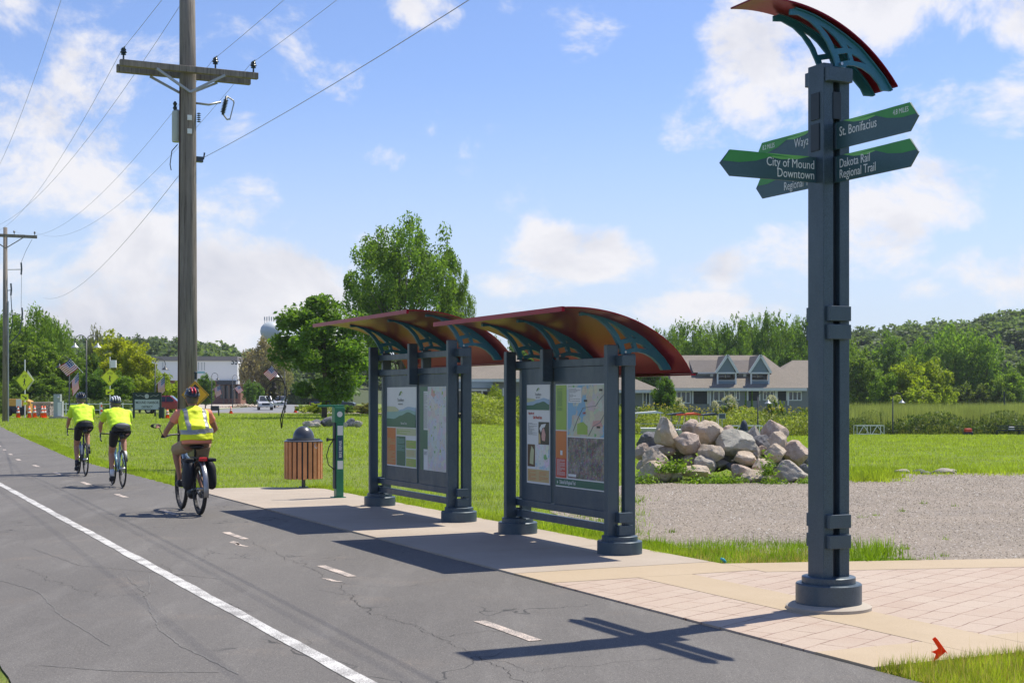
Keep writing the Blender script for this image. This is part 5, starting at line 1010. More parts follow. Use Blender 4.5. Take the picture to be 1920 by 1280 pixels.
def flag(base, dx, dz, w, label, hang=.5, s=1):          # angled staff with a flag hanging from it
    t = thing('flag', label, 'flag', base, 0, 'striped flags on the lamp posts'); mb = MB(); tip = Vector((dx, 0, dz)); mb.tube([(0, -.05, 0), (dx, -.05, dz)], .018, 6); mb.build('flagstaff', M_white, t)
    nx, nz = 14, 13; vs = []; d = tip.normalized(); q = MB(); L_ = tip.length
    for i in range(nx + 1):
        for j in range(nz + 1):
            a, b = i / nx, j / nz
            p = tip - d * (b * w * .62) ; p = Vector((p.x - s * a * w * (1 - hang) , -.07 + .06 * math.sin(a * 7 + b * 2), p.z - a * w * hang - .04 * math.sin(a * 5))); vs.append(p)
    fs = []; ms = []
    for i in range(nx):
        for j in range(nz):
            fs.append((i*(nz+1)+j, i*(nz+1)+j+1, (i+1)*(nz+1)+j+1, (i+1)*(nz+1)+j)); ms.append(2 if (i < 6 and j < 7 and not (i % 2 and j % 2)) else (1 if (i < 6 and j < 7) else (0 if j % 2 == 0 else 1)))
    q.v = [tuple(v) for v in vs]; q.f = fs; q.m = ms; q.build('flag_cloth', [M_fred, M_white, M_fblue], t, smooth=True, fix=False)
M_fred = mat('flag_red', (.55, .04, .06), .8); M_fblue = mat('flag_blue', (.03, .06, .22), .8)
lamp(162, 105, ZP(628, 105), 'double armed lamp post between the two left cyclists and the trees', shade=M_lampg)
lamp(130, 118, ZP(668, 118), 'dark lamp post left of the double armed lamp, arm hidden in foliage', False, side=-1)
lamp(291, 118, ZP(672, 118), 'dark lamp post above the district sign', False)
lamp(397, 193, ZP(699, 193), 'single armed lamp right of the diamond warning sign', False); lamp(436, 225, ZP(703, 225), 'single armed lamp in front of the white building entrance', False)
lamp(468, 250, ZP(705, 250), 'single armed lamp by the bare grey tree', False); lamp(534, 150, ZP(690, 150), 'thick dark lamp post behind the cyclist sculpture', False, side=-1, shade=M_lampg)
flag(Vector((at(158, 105).x, 104.8, ZP(699, 105))), -1.0, 1.05, 1.5, 'striped flag streaming left from the double armed lamp', .45)
flag(Vector((at(132, 118).x, 117.8, ZP(719, 118))), .75, .9, 1.4, 'striped flag hanging from the dark lamp on the left', .95, -1)
flag(Vector((at(293, 118).x, 117.8, ZP(722, 118))), .75, .75, 1.3, 'striped flag hanging above the red truck', .95, -1)
flag(Vector((at(398, 193).x, 192.8, ZP(731, 193))), 1.1, .7, 1.5, 'striped flag right of the diamond warning sign', .85, -1)
flag(Vector((at(437, 225).x, 224.8, ZP(730, 225))), 1.1, .7, 1.5, 'striped flag before the building entrance', .6, -1)
flag(Vector((at(469, 250).x, 249.8, ZP(729, 250))), .9, .6, 1.3, 'small striped flag by the bare grey tree', .8, -1)
flag(Vector((at(532, 150).x, 149.6, ZP(708, 150))), -1.25, 1.25, 1.7, 'striped flag above the cyclist sculpture', .5)
# cyclist sculpture: iron hoops with a small rider
M_iron = mat('rusty_iron', (.045, .035, .03), .7, .3, .3)
p = at(527, 73); t = thing('cyclist_sculpture', 'dark iron sculpture of a cyclist inside curved hoops on the lawn', 'sculpture', p)
def px3(x, y): return ((x - 527) / F * 73, 0, ZP(y, 73))
def arcp(l): return [px3(*a) for a in l]
mb = MB(); mb.tube(arcp([(528, 803), (526, 785), (531, 768), (536, 750), (537, 732), (532, 715), (523, 700), (513, 691)]), .035, 8); mb.build('stem', M_iron, t, smooth=True)
mb = MB(); mb.tube([Vector(a) + Vector((0, .05, 0)) for a in arcp([(528, 803), (530, 782), (535, 765)])], .025, 8); mb.build('stem_twin', M_iron, t, smooth=True)
mb = MB(); mb.tube(arcp([(496, 742), (500, 726), (508, 717), (520, 711), (531, 716), (537, 728)]), .025, 8); mb.build('upper_hoop', M_iron, t, smooth=True)
mb = MB(); mb.tube(arcp([(496, 742), (499, 748), (506, 754), (514, 757.5), (524, 756), (532, 750), (537, 740)]), .025, 8); mb.build('lower_hoop', M_lampg, t, smooth=True)
for c_, r_ in (((507, 746), 5.2), ((520, 745), 5.2)):
    mb = MB(); mb.tube(arcp([(c_[0] + r_ * math.cos(a), c_[1] + r_ * math.sin(a)) for a in [i * math.pi / 8 for i in range(17)]]), .04, 6); mb.build('wheel_ring', M_iron, t, smooth=True)
blob('figure', [('t', [Vector(px3(510, 735)), Vector(px3(515, 727)), Vector(px3(513, 722))], [.13, .14, .07]), ('b', Vector(px3(513, 721)), (.12, .09, .13)), ('t', [Vector(px3(514, 727)), Vector(px3(507, 729)), Vector(px3(504, 735))], [.08, .06, .05]), ('t', [Vector(px3(511, 736)), Vector(px3(517, 739)), Vector(px3(514, 747))], [.11, .08, .05]), ('t', [Vector(px3(503, 737)), Vector(px3(512, 740)), Vector(px3(520, 745))], [.05, .05, .04])], M_iron, t, .03, 2)
# small things by the street
t = thing('planter_box', 'dark planter box on legs near the lamp in the car park', 'planter', at(403, 150)); mb = MB(); mb.box(-.42, .42, -.2, .2, .22, .72); mb.build('box', M_slate_d, t, bevel=.02)
for s in (-1, 1): q = MB(); q.box(s * .36 - .03, s * .36 + .03, -.1, .1, 0, .218); q.build('leg', M_slate_d, t)
mb = MB(); p = at(410, 120); mb.tube([p, p + Vector((0, 0, .70))], .06, 8); tag(mb.build('bollard', M_slate_d), 'thin dark bollard on the lawn right of the diamond sign', 'bollard')
# boulders on the left lawn
def taper_x(k, tp): return tp * k * .35
def rock(name, c, r, seed, m, label=None, cat=None, group=None, tp=0, rz=0):
    rd = random.Random(seed); bm = bmesh.new(); bmesh.ops.create_icosphere(bm, subdivisions=4, radius=1)
    pl = [(Vector((rd.gauss(0, 1), rd.gauss(0, 1), rd.gauss(0, .9))).normalized(), rd.uniform(.60, .84)) for _ in range(17)]
    o3 = Vector((seed * 3.1, seed * 1.7, 0))
    for v in bm.verts:
        n = v.co.normalized(); q = 1.0
        for d, h in pl:
            k = n.dot(d)
            if k > .01: q = min(q, h / k)
        q = min(q, 1.0) * .97 + .03; q *= 1 + .06 * mnoise.noise(n * 1.6 + o3) + .05 * mnoise.noise(n * 4.0 + o3) + .035 * mnoise.noise(n * 9 + o3) + .012 * mnoise.noise(n * 22 + o3); v.co = n * q
    lo = [min(v.co[i] for v in bm.verts) for i in range(3)]; hi = [max(v.co[i] for v in bm.verts) for i in range(3)]
    for v in bm.verts:
        k_ = (v.co.z - lo[2]) / (hi[2] - lo[2]); v.co.x = lo[0] * taper_x(k_, tp) + (v.co.x - lo[0] * 0) * (1 - tp * k_) if tp else v.co.x
    lo = [min(v.co[i] for v in bm.verts) for i in range(3)]; hi = [max(v.co[i] for v in bm.verts) for i in range(3)]
    for v in bm.verts: v.co = Vector([((v.co[i] - lo[i]) / (hi[i] - lo[i]) * 2 - 1) * r[i] for i in range(3)])
    me = bpy.data.meshes.new(name); bm.to_mesh(me); bm.free(); me.materials.append(m); me.polygons.foreach_set('use_smooth', [True] * len(me.polygons)); me.set_sharp_from_angle(angle=R(20))
    o = bpy.data.objects.new(name, me); C.objects.link(o); o.location = c; o.rotation_euler.z = rz; return tag(o, label, cat, group)
def rockmat(name, a, b, c_):
    g = G(name, .9); n1 = g.noise(2.6, 7, .65); n2 = g.noise(11, 6, .75); n3 = g.noise(60, 3, .7); c = g.mix(g.ramp(n1, .35, .65), a, b); c = g.mix(g.ramp(n2, .5, .72), c, c_); c = g.mix(g.ramp(n3, .55, .7, 0, .5), c, tuple(x * .45 for x in a)); c = g.mix(g.ramp(g.noise(1.7, 5, .7, g.map((1, 1, 1), 0, (7, 2, 1))), .58, .64, 0, .35), c, (.42, .40, .33))
    g.bump(g.math('ADD', n2, g.math('MULTIPLY', n3, .5)), .7, .05); return g.col(c)
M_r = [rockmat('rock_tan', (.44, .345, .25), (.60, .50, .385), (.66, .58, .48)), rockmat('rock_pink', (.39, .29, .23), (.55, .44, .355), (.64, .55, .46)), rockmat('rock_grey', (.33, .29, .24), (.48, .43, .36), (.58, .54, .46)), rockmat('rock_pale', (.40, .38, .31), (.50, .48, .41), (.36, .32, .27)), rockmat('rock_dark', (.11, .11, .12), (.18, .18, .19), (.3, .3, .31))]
for px, pw, ph, Y, s_, mi, l in ((577, 20, 12, 76, 3, 2, 'small grey boulder at the left end of the lawn group'), (590, 24, 15, 76.6, 4, 4, 'low dark boulder second from left on the lawn'), (592, 20, 10, 75.4, 5, 2, 'rounded grey boulder in front of the dark ones on the lawn'), (615, 32, 20, 77, 6, 4, 'largest dark boulder of the lawn group'), (645, 14, 10, 75.5, 9, 2, 'pale boulder just right of the repair post'), (657, 22, 17, 77, 7, 4, 'dark boulder right of the repair post'), (671, 18, 13, 76.2, 8, 2, 'rightmost grey boulder of the lawn group')):
    w = pw / F * Y; h = ph / F * Y; p = at(px, Y); rock('boulder', p + Vector((0, 0, h * .42)), (w / 2, w * .42, h * .58), s_, M_r[mi], l, 'boulder', 'boulders on the left lawn')
# big boulder pile; sizes read off the photograph (left, right, top, bottom in a 5.33x enlargement)
PL = [(265,512,235,525,0,0,'tall pointed tan boulder crowning the left of the pile'), (520,705,250,425,1.1,1,'pinkish boulder behind the flat topped one'), (650,932,268,505,.35,0,'big flat topped tan boulder at the top centre'), (450,712,383,582,-.15,1,'pink faceted boulder below the tall pointed one'),
 (888,1262,358,592,.0,3,'largest pale greenish wedge boulder in the middle'), (1150,1335,318,532,.7,2,'grey split boulder between the wedge and the right peak'), (1328,1582,265,515,.9,1,'large speckled pink boulder topping the right side'), (1395,1572,372,560,.15,0,'tan boulder leaning on the right peak'),
 (1535,1790,465,705,.1,1,'dark reddish round boulder at the right end'), (1355,1558,495,662,-.2,0,'brown triangular boulder left of the reddish one'), (1285,1372,508,592,.3,1,'small pink rounded boulder under the split one'), (695,935,505,682,-.3,0,'smooth round tan boulder under the flat topped one'),
 (1055,1272,570,702,-.4,0,'smooth oval tan boulder below the wedge'), (1195,1312,478,645,.1,2,'upright grey slab right of the oval boulder'), (910,1048,572,662,.1,4,'dark small boulder in the centre gap'), (850,1002,650,722,-.1,2,'flat grey stone in the centre gap'),
 (655,862,612,775,-.5,2,'slanting grey boulder in the lower middle'), (508,812,708,832,-.8,0,'long low tan boulder in the bottom row'), (143,398,538,705,-.3,0,'sunlit tan boulder on the left slope'), (60,205,490,655,.3,1,'pinkish boulder at the left edge by the kiosk post'),
 (195,335,468,565,.9,1,'low pink boulder behind the left slope'), (108,422,668,882,-.9,0,'big wedge shaped tan boulder at the bottom left'), (342,527,694,872,-.8,2,'grey brown boulder beside the bottom left wedge'), (1028,1218,700,852,-.7,1,'pinkish boulder behind the pale flat one at the bottom'),
 (1110,1388,750,877,-1.0,0,'pale flat topped boulder in the bottom row'), (1232,1425,645,802,-.6,0,'tan boulder with a hollow above the bottom row'), (1425,1762,660,882,-.9,2,'big grey pitted boulder at the bottom right'), (548,682,580,712,-.1,1,'pinkish boulder behind the weeds'),
 (1695,1800,690,802,-.3,4,'dark boulder half hidden at the right end'), (295,455,512,602,.1,1,'flat pink boulder under the tall pointed one'), (918,1055,308,405,.7,1,'pinkish sloping stone right of the flat topped one'), (958,1105,680,752,-.2,4,'dark stone in the bottom centre'), (70,165,658,742,-.2,2,'small grey stone by the kiosk post'), (1380,1450,600,720,-.2,2,'grey stone between the hollow and the brown boulder')]
for i, (x0, x1, y0, y1, dy, mi, l) in enumerate(PL):
    Y = 27.6 + dy * .95; cx = 1180 + (x0 + x1) / 2 / 5.333; cy = 740 + (y0 + y1) / 2 / 5.333; w = (x1 - x0) / 5.333 / F * Y; h = (y1 - y0) / 5.333 / F * Y
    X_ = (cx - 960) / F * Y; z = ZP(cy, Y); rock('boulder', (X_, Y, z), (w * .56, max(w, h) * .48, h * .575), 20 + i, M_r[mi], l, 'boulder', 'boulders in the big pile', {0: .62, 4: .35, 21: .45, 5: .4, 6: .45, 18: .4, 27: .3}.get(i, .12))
for i in range(26):                                         # filling stones deep inside the pile, seen in its gaps
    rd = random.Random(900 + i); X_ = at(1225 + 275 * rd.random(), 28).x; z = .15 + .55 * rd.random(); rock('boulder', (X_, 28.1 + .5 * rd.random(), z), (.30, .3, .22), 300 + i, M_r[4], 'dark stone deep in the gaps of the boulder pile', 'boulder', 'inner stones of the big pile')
for px, py, w, s_ in ((1692, 883, .17, 1), (1722, 882, .14, 2), (1768, 884, .26, 3), (1735, 885, .12, 4), (1782, 882, .14, 5)):
    x, y = GP(px, py + 4); rock('stone', (x, y, .03), (w, w * .6, w * .38), 60 + s_, M_r[2 if s_ % 2 else 4], ('wide pale', 'small grey', 'largest dark grey', 'tiny pale', 'dark flat')[s_ - 1] + ' stone lying along the gravel edge right of the signpost', 'stone', 'stones along the gravel edge')
# ================================================================ vehicles
M_glass = mat('dark_glass', (.02, .025, .03), .06, 0, .02, coat=.5); M_pared = mat('truck_red', (.30, .012, .02), .3, .2, coat=.6); M_pawh = mat('truck_white', (.62, .63, .65), .3, .1, coat=.5); M_lens = mat('lamp_lens', (.7, .7, .66), .15, coat=.5)
def truck(label, loc, rz, paint, cap, cat='pickup truck'):      # local x = forward, length 5.4
    t = thing('pickup_truck', label, cat, loc, rz, 'parked and driving trucks')
    def sec(mb, prof, y0, y1): mb.prism(prof, y0, y1, 'y')
    low = [(-2.65, .45), (-2.65, 1.05), (-2.6, 1.12), (1.1, 1.12), (2.35, 1.03), (2.62, .9), (2.68, .45)]
    mb = MB(); sec(mb, low, -.92, .92); mb.build('body', paint, t, bevel=.05)
    cab = [(-1.0 if not cap else -2.6, 1.10), (-.95 if not cap else -2.5, 1.78), (.35, 1.80), (1.15, 1.12)]
    vs = [(x, s * (.86 if z < 1.2 else .70), z) for s in (-1, 1) for x, z in cab]; n = 4
    mb = MB(); mb.add(vs, [(0,1,2,3), (7,6,5,4), (0,4,5,1), (1,5,6,2), (2,6,7,3), (3,7,4,0)]); mb.build('cab', paint, t, bevel=.04)
    def win(pts, s, nm='side_window'):
        q = MB(); vs = [(x, s * (.86 - (z - 1.12) / .66 * .16 + .012), z) for x, z in pts]; q.add(vs + [(x, y - s * .02, z) for x, y, z in vs], [tuple(range(len(pts))), tuple(range(2*len(pts)-1, len(pts)-1, -1))]); q.build(nm, M_glass, t)
    for s in (-1, 1):
        win([(.02, 1.20), (.9, 1.20), (.35, 1.68), (.02, 1.68)], s); win([(-.85, 1.20), (-.06, 1.20), (-.06, 1.68), (-.82, 1.68)], s)
        if cap: win([(-2.35, 1.22), (-1.0, 1.22), (-1.0, 1.66), (-2.3, 1.66)], s)
    q = MB(); q.add([(1.10, -.74, 1.18), (1.10, .74, 1.18), (.46, .62, 1.74), (.46, -.62, 1.74), (1.12, -.74, 1.20), (1.12, .74, 1.20), (.48, .62, 1.76), (.48, -.62, 1.76)], [(4,5,6,7), (0,3,2,1)]); q.build('windscreen', M_glass, t)
    if not cap: q = MB(); q.box(-2.5, -1.05, -.78, .78, 1.121, 1.13); q.build('bed_liner', M_slate_d, t)
    for x in (-1.7, 1.65):
        for s in (-1, 1):
            w = thing('wheel', None, None); w.parent = t; X = T((x, s * .80, .38)) @ Matrix.Rotation(R(90), 4, 'X'); q = MB(); q.lathe([(.22, -.12), (.36, -.12), (.38, -.06), (.38, .06), (.36, .12), (.22, .12)], n=22, X=X); q.build('tyre', M_rubber, w); q = MB(); q.lathe([(.22, -.125), (.04, -.09), (.04, .09), (.22, .125)], n=16, X=X); q.build('rim', M_chrome, w)
    q = MB(); q.box(2.63, 2.74, -.9, .9, .42, .62); q.build('front_bumper', M_chrome, t, bevel=.02); q = MB(); q.box(-2.78, -2.65, -.9, .9, .45, .62); q.build('rear_bumper', M_chrome, t, bevel=.02)
    q = MB(); q.box(2.62, 2.70, -.48, .48, .66, .92); q.build('grille', M_slate_d, t, bevel=.02)
    for s in (-1, 1):
        q = MB(); a, b = sorted((s * .52, s * .86)); q.box(2.58, 2.68, a, b, .68, .90); q.build('headlight', M_lens, t, bevel=.02); q = MB(); a, b = sorted((s * .80, s * .90)); q.box(-2.68, -2.60, a, b, .75, 1.05); q.build('tail_light', M_ltred, t); q = MB(); a, b = sorted((s * .94, s * 1.10)); q.box(.75, .9, a, b, 1.12, 1.30); q.build('side_mirror', paint, t)
    return t
p = at(314, 140); truck('dark red pickup with cab high topper parked behind the district sign', p, R(4), M_pared, True)
p = at(497, 180); truck('white pickup driving towards the camera on the street', p, R(-78), M_pawh, False)
p = at(525, 215); c = truck('pale car waiting behind the cyclist sculpture', p, R(-80), M_pawh, True, 'car')
p = at(625, 168); truck('dark truck half hidden under the maple by the street', p, R(0), mat('truck_navy', (.02, .04, .07), .3, coat=.5), False)
# ================================================================ streets on the far left
def sheet(name, pts, z, m, kind='structure'):
    mb = MB(); P = [at(px, Y) for px, Y in pts]; mb.add([(p.x, p.y, z) for p in P], [tuple(range(len(P)))]); return tag(mb.build(name, m, fix=False), kind=kind)
M_road = mat('street_asphalt', (.20, .205, .21), .85, 0, .12, .3); M_lot = mat('car_park_concrete', (.44, .385, .32), .85, 0, .12, .2)
sheet('street', [(330, 155), (500, 152), (640, 150), (640, 200), (545, 330), (505, 330), (470, 235), (400, 185)], .012, M_road)
sheet('car_park', [(250, 245), (400, 200), (480, 245), (490, 345), (250, 345)], .010, M_lot)
sheet('far_sidewalk', [(380, 148), (640, 141), (900, 138), (900, 143), (640, 146), (400, 152)], .02, M_walk)
sheet('crossing_strip', [(-40, 112), (250, 118), (250, 121), (-40, 115)], .014, M_walk)
# ================================================================ buildings
def siding(name, col, row=.15):
    g = G(name, .8); w = g.n.new('ShaderNodeTexWave'); w.wave_type = 'BANDS'; w.bands_direction = 'Z'; w.wave_profile = 'SAW'; w.inputs['Scale'].default_value = 1 / row / 3.14 / 2 * 3.14; g.l.new(g.c, w.inputs['Vector']); g.bump(w.outputs['Fac'], .5, .02)
    return g.col(g.mix(g.ramp(g.noise(1, 4), .3, .7), tuple(x * .92 for x in col), col))
def shingle(name, a, b):
    g = G(name, .95); n1 = g.noise(.5, 4); k = g.noise(5, 5, .8, g.map((1, 1, 2.5))); c = g.mix(g.ramp(k, .3, .7), a, b); c = g.mix(g.ramp(n1, .4, .7, 0, .3), c, tuple(x * .8 for x in a)); g.bump(k, .5, .03); return g.col(c)
M_sid = siding('grey_siding', (.25, .265, .27)); M_sidb = siding('blue_grey_siding', (.22, .28, .33)); M_roof = shingle('tan_shingle', (.17, .148, .122), (.28, .245, .20)); M_trim = mat('white_trim', (.74, .75, .74), .6, 0, .04); M_shade = mat('porch_shade', (.05, .052, .055), .8)  # M_shade: near-black colour that paints in the shade of porches, balconies and doorways
M_win = mat('window_glass', (.05, .065, .075), .08, 0, .1, 1, coat=.3)
def window(par, x0, x1, z0, z1, y, cols=2, rows=1):
    mb = MB(); w = .10; mb.box(x0, x1, y - .06, y, z0, z0 + w); mb.box(x0, x1, y - .06, y, z1 - w, z1); mb.box(x0, x0 + w, y - .06, y, z0 + w, z1 - w); mb.box(x1 - w, x1, y - .06, y, z0 + w, z1 - w)
    for i in range(1, cols): x = x0 + (x1 - x0) * i / cols; mb.box(x - .05, x + .05, y - .055, y, z0 + w, z1 - w)
    f = mb.build('window', M_trim, par); q = MB(); q.box(x0 + w, x1 - w, y - .02, y - .005, z0 + w, z1 - w); q.build('pane', M_win, f); return f
YH = 150.0
def HX(px): return (px - 960) / F * YH
def HZt(py): return ZP(py, YH)
h = thing('townhouse', 'long grey sided townhouse with tan roofs and two gabled dormers', 'house', (0, YH, 0)); g0 = -1.4
def hb(par, name, m, x0, x1, y0, y1, z0, z1, bevel=0): q = MB(); q.box(x0, x1, y0, y1, z0, z1); return q.build(name, m, par, bevel=bevel)
hb(h, 'wall', M_sid, HX(1264), HX(1540), 0, 12, g0, HZt(727))
def roof(par, xa, xb, ze, zr, dep=7.0, hipl=0, hipr=0, over=.6, y0=0.0, m=None):
    q = MB(); v = [(xa - over, y0 - over, ze), (xb + over, y0 - over, ze), (xb + over, y0 + 2*dep, ze), (xa - over, y0 + 2*dep, ze), (xa + hipl, y0 + dep, zr), (xb - hipr, y0 + dep, zr)]; th = .12; v += [(a, b, c - th) for a, b, c in v]
    q.add(v, [(0,1,5,4), (2,3,4,5), (0,4,3), (1,2,5), (6,10,11,7), (6,7,1,0), (8,9,3,2), (9,6,0,3), (7,8,2,1)]); r = q.build('roof', m or M_roof, par)
    f = MB(); f.box(xa - over, xb + over, y0 - over - .05, y0 - over, ze - .32, ze - .02); f.build('fascia', M_trim, r); return r
roof(h, HX(1268), HX(1500), HZt(727), HZt(662), 7.5, 0, 2.5); roof(h, HX(1440), HX(1560), HZt(727) + .02, HZt(672), 6.2, 4, 0, y0=.8)
M_roofd = shingle('dark_shingle', (.10, .09, .083), (.17, .152, .14))
# upper storey with dormers
hb(h, 'upper_wall', M_sid, HX(1313), HX(1442), 2.2, 7, HZt(722), HZt(698)); q = MB()
q.prism([(2.0, HZt(697.5)), (7.5, HZt(664.5)), (7.5, HZt(697.5))], HX(1305), HX(1443), 'x'); q.build('roof', M_roofd, h)
f = MB(); f.box(HX(1313), HX(1443), 1.9, 2.0, HZt(700), HZt(697)); f.build('fascia', M_trim, h)
for xl, xr, xp in ((1345, 1382, 1365), (1408, 1444, 1427)):
    d = thing('dormer', None, None); d.parent = h; a, b, c = HX(xl), HX(xr), HX(xp); y = .35
    hb(d, 'balcony_shade_block', M_shade, a + .15, b - .15, y + 1.6, y + 6, HZt(722), HZt(698.5))  # dark block painting the shade inside the balcony
    q = MB(); q.prism([(a + .1, HZt(698)), (b - .1, HZt(698)), (c, HZt(668))], y, y + 6, 'y'); q.build('gable', M_sidb, d)
    for x0, z0, x1, z1 in ((a - .15, HZt(699), c, HZt(665.5)), (c, HZt(665.5), b + .15, HZt(699))): q = MB(); q.bar((x0, y - .1, z0), (x1, y - .1, z1), .20, .24, up=(0, 0, 1)); q.build('barge_board', M_trim, d)
    for s in (-1, 1):
        q = MB(); q.add([(c, y - .08, HZt(665)), (c + s * (b - a) * .56, y - .08, HZt(700)), (c + s * (b - a) * .56, y + 7, HZt(700)), (c, y + 7, HZt(665)), (c, y - .08, HZt(665) - .1), (c + s * (b - a) * .56, y - .08, HZt(700) - .1), (c + s * (b - a) * .56, y + 7, HZt(700) - .1), (c, y + 7, HZt(665) - .1)], [(0,1,2,3), (4,7,6,5), (0,4,5,1), (1,5,6,2), (2,6,7,3)]); q.build('dormer_roof', M_roofd, d)
    hb(d, 'lintel', M_trim, a, b, y - .06, y + .1, HZt(700.5), HZt(697.5)); hb(d, 'sill', M_trim, a, b, y - .06, y + 1.5, HZt(726), HZt(722.5))
    for x in (a, b - .16): hb(d, 'corner_post', M_trim, x, x + .16, y - .05, y + .1, HZt(722.4), HZt(700.6))
    hb(d, 'parapet', M_sidb, a + .17, b - .17, y, y + .08, HZt(722.3), HZt(713.5)); hb(d, 'handrail', M_trim, a + .17, b - .17, y - .03, y + .1, HZt(713.4), HZt(712.4))
    hb(d, 'balcony_door', M_win, c - .75, c + .75, y + 1.55, y + 1.58, HZt(722), HZt(702)); hb(d, 'door_frame', M_trim, c - .05, c + .05, y + 1.5, y + 1.545, HZt(722), HZt(702)); hb(d, 'side_window', M_trim, a - .45, a - .15, y + 1.75, y + 1.82, HZt(714), HZt(700))
for x0, x1, y0, y1, n in ((1268, 1295, 733, 756, 3), (1337, 1359, 732, 752.5, 2), (1366, 1378, 732, 749, 1), (1379.5, 1387, 732, 750, 1), (1430, 1451, 732, 750, 3), (1478, 1503, 733, 751, 3)): window(h, HX(x0), HX(x1), HZt(y1), HZt(y0), -.01, n)
for x0, x1, y1 in ((1300, 1326, 757), (1455, 1474, 751), (1403, 1423, 751)):
    d = hb(h, 'doorway', M_shade, HX(x0), HX(x1), -.03, -.01, HZt(y1), HZt(733)); hb(d, 'door_trim', M_trim, HX(x0) - .12, HX(x1) + .12, -.09, -.032, HZt(733), HZt(731)); hb(d, 'door_jamb', M_trim, HX(x0) - .14, HX(x0), -.09, -.032, HZt(y1), HZt(733)); hb(d, 'door_jamb', M_trim, HX(x1), HX(x1) + .14, -.09, -.032, HZt(y1), HZt(733))  # doorway: shaded opening put in as a thin dark panel
for px in (1330, 1455, 1476): hb(h, 'downpipe', M_trim, HX(px), HX(px) + .14, -.16, -.04, HZt(760), HZt(728))
h2 = thing('townhouse', 'grey sided house wing with tan roof seen under the red canopies', 'house', (0, YH - 4, 0))
hb(h2, 'wall', M_sid, HX(1120), HX(1221), 0, 11, g0, HZt(731)); roof(h2, HX(1120), HX(1221), HZt(731), HZt(680), 6.5, 0, 5.5); window(h2, HX(1198), HX(1212), HZt(759), HZt(734), -.01, 2)
hb(h2, 'corner_trim', M_trim, HX(1222), HX(1223.5), -.05, .1, g0, HZt(731)); window(h2, HX(1165), HX(1174), HZt(757), HZt(736), -.01, 1)
h3 = thing('townhouse', 'grey house with large tan roof and white porch railing seen between the kiosks', 'house', (0, YH - 6, 0))
hb(h3, 'wall', M_sid, HX(840), HX(1010), 1.5, 12, g0, HZt(716)); roof(h3, HX(840), HX(1010), HZt(711), HZt(655), 8, 3, 3, y0=1.5)
hb(h3, 'porch_wall', M_sidb, HX(860), HX(925), .6, 1.45, HZt(728), HZt(717)); hb(h3, 'porch_beam', M_trim, HX(860), HX(915), -.2, .5, HZt(733), HZt(730)); hb(h3, 'porch_post', M_trim, HX(905), HX(907.5), -.1, .1, g0, HZt(733)); hb(h3, 'porch_post', M_trim, HX(943), HX(946), -.1, .1, g0, HZt(728))
hb(h3, 'porch_shade_panel', M_shade, HX(908), HX(922), 1.40, 1.46, HZt(756), HZt(735)); rl = thing('porch_railing', None, None); rl.parent = h3; hb(rl, 'top_rail', M_trim, HX(895), HX(944), -.35, -.27, HZt(757.5), HZt(756)); hb(rl, 'bottom_rail', M_trim, HX(895), HX(944), -.35, -.27, HZt(767), HZt(766))  # porch panel: shade under the porch painted as a dark slab
for i in range(30): hb(rl, 'baluster', M_trim, HX(895 + i * 1.66), HX(895.5 + i * 1.66), -.33, -.29, HZt(766), HZt(757.5))
window(h3, HX(890), HX(903), HZt(757), HZt(736), 1.49, 1)
h4 = thing('townhouse', 'grey garage wing with tan roof between the near kiosk posts', 'house', (0, YH - 3, 0)); hb(h4, 'wall', M_sid, HX(1012), HX(1118), 0, 10, g0, HZt(729)); roof(h4, HX(1012), HX(1118), HZt(729), HZt(690), 6, 0, 0)
window(h4, HX(1160 - 130), HX(1038), HZt(757), HZt(737), -.01, 1)
# white building by the street
YB = 330.0
def BX(px): return (px - 960) / F * YB
def BZ(py): return ZP(py, YB)
b = thing('commercial_building', 'white flat roofed building with grey band, dark entrance and street number', 'building', (0, YB, 0)); M_bw = G('building_white', .7); st_ = M_bw.noise(3, 5, .7, M_bw.map((1.5, 1.5, .12))); M_bw = M_bw.col(M_bw.mix(M_bw.ramp(st_, .62, .72, 0, .6), (.88, .88, .86), (.5, .54, .56)))
hb(b, 'wall', M_bw, BX(285), BX(445), 0, 20, BZ(713), BZ(676.5)); hb(b, 'parapet_band', mat('band_grey', (.26, .24, .23), .8), BX(284), BX(445.5), -.3, 20, BZ(676.5), BZ(668)); hb(b, 'side_wall', M_bw, BX(445.5), BX(453), 3, 18, BZ(720), BZ(683))
hb(b, 'base_wall', mat('brick_red', (.26, .13, .10), .9), BX(285), BX(448), 2.0, 19, 0, BZ(713) - .02); hb(b, 'entrance_canopy', M_slate_d, BX(407), BX(442), -.5, 1.99, BZ(721), BZ(713) - .05); hb(b, 'entrance_glass', M_glass, BX(410), BX(443), 1.9, 1.99, BZ(747), BZ(722)); hb(b, 'corner_pier', M_bw, BX(442.5), BX(447), -.2, 1.9, BZ(720), BZ(713.1))
for px in (417, 427, 437): hb(b, 'column', mat('column_brown', (.16, .12, .10), .8), BX(px), BX(px + 2.5), .5, .9, 0, BZ(721))
text('street_number', '5534', 2.0, M_slate_d, b, T((BX(433), -.04, BZ(683))), 'LEFT', .85, .02, .05); hb(b, 'teal_stripe', mat('faded_teal', (.25, .50, .52), .7), BX(366), BX(384), -.06, -.01, BZ(700), BZ(696))
for px in (305, 372, 378, 383): hb(b, 'downpipe', M_grcab, BX(px), BX(px) + .12, -.1, -.02, BZ(694), BZ(679))
t = thing('rubble_heap', 'low heap of pale broken stone beside the street', 'rubble heap', at(455, 230))
mb = MB(); rd = random.Random(5)
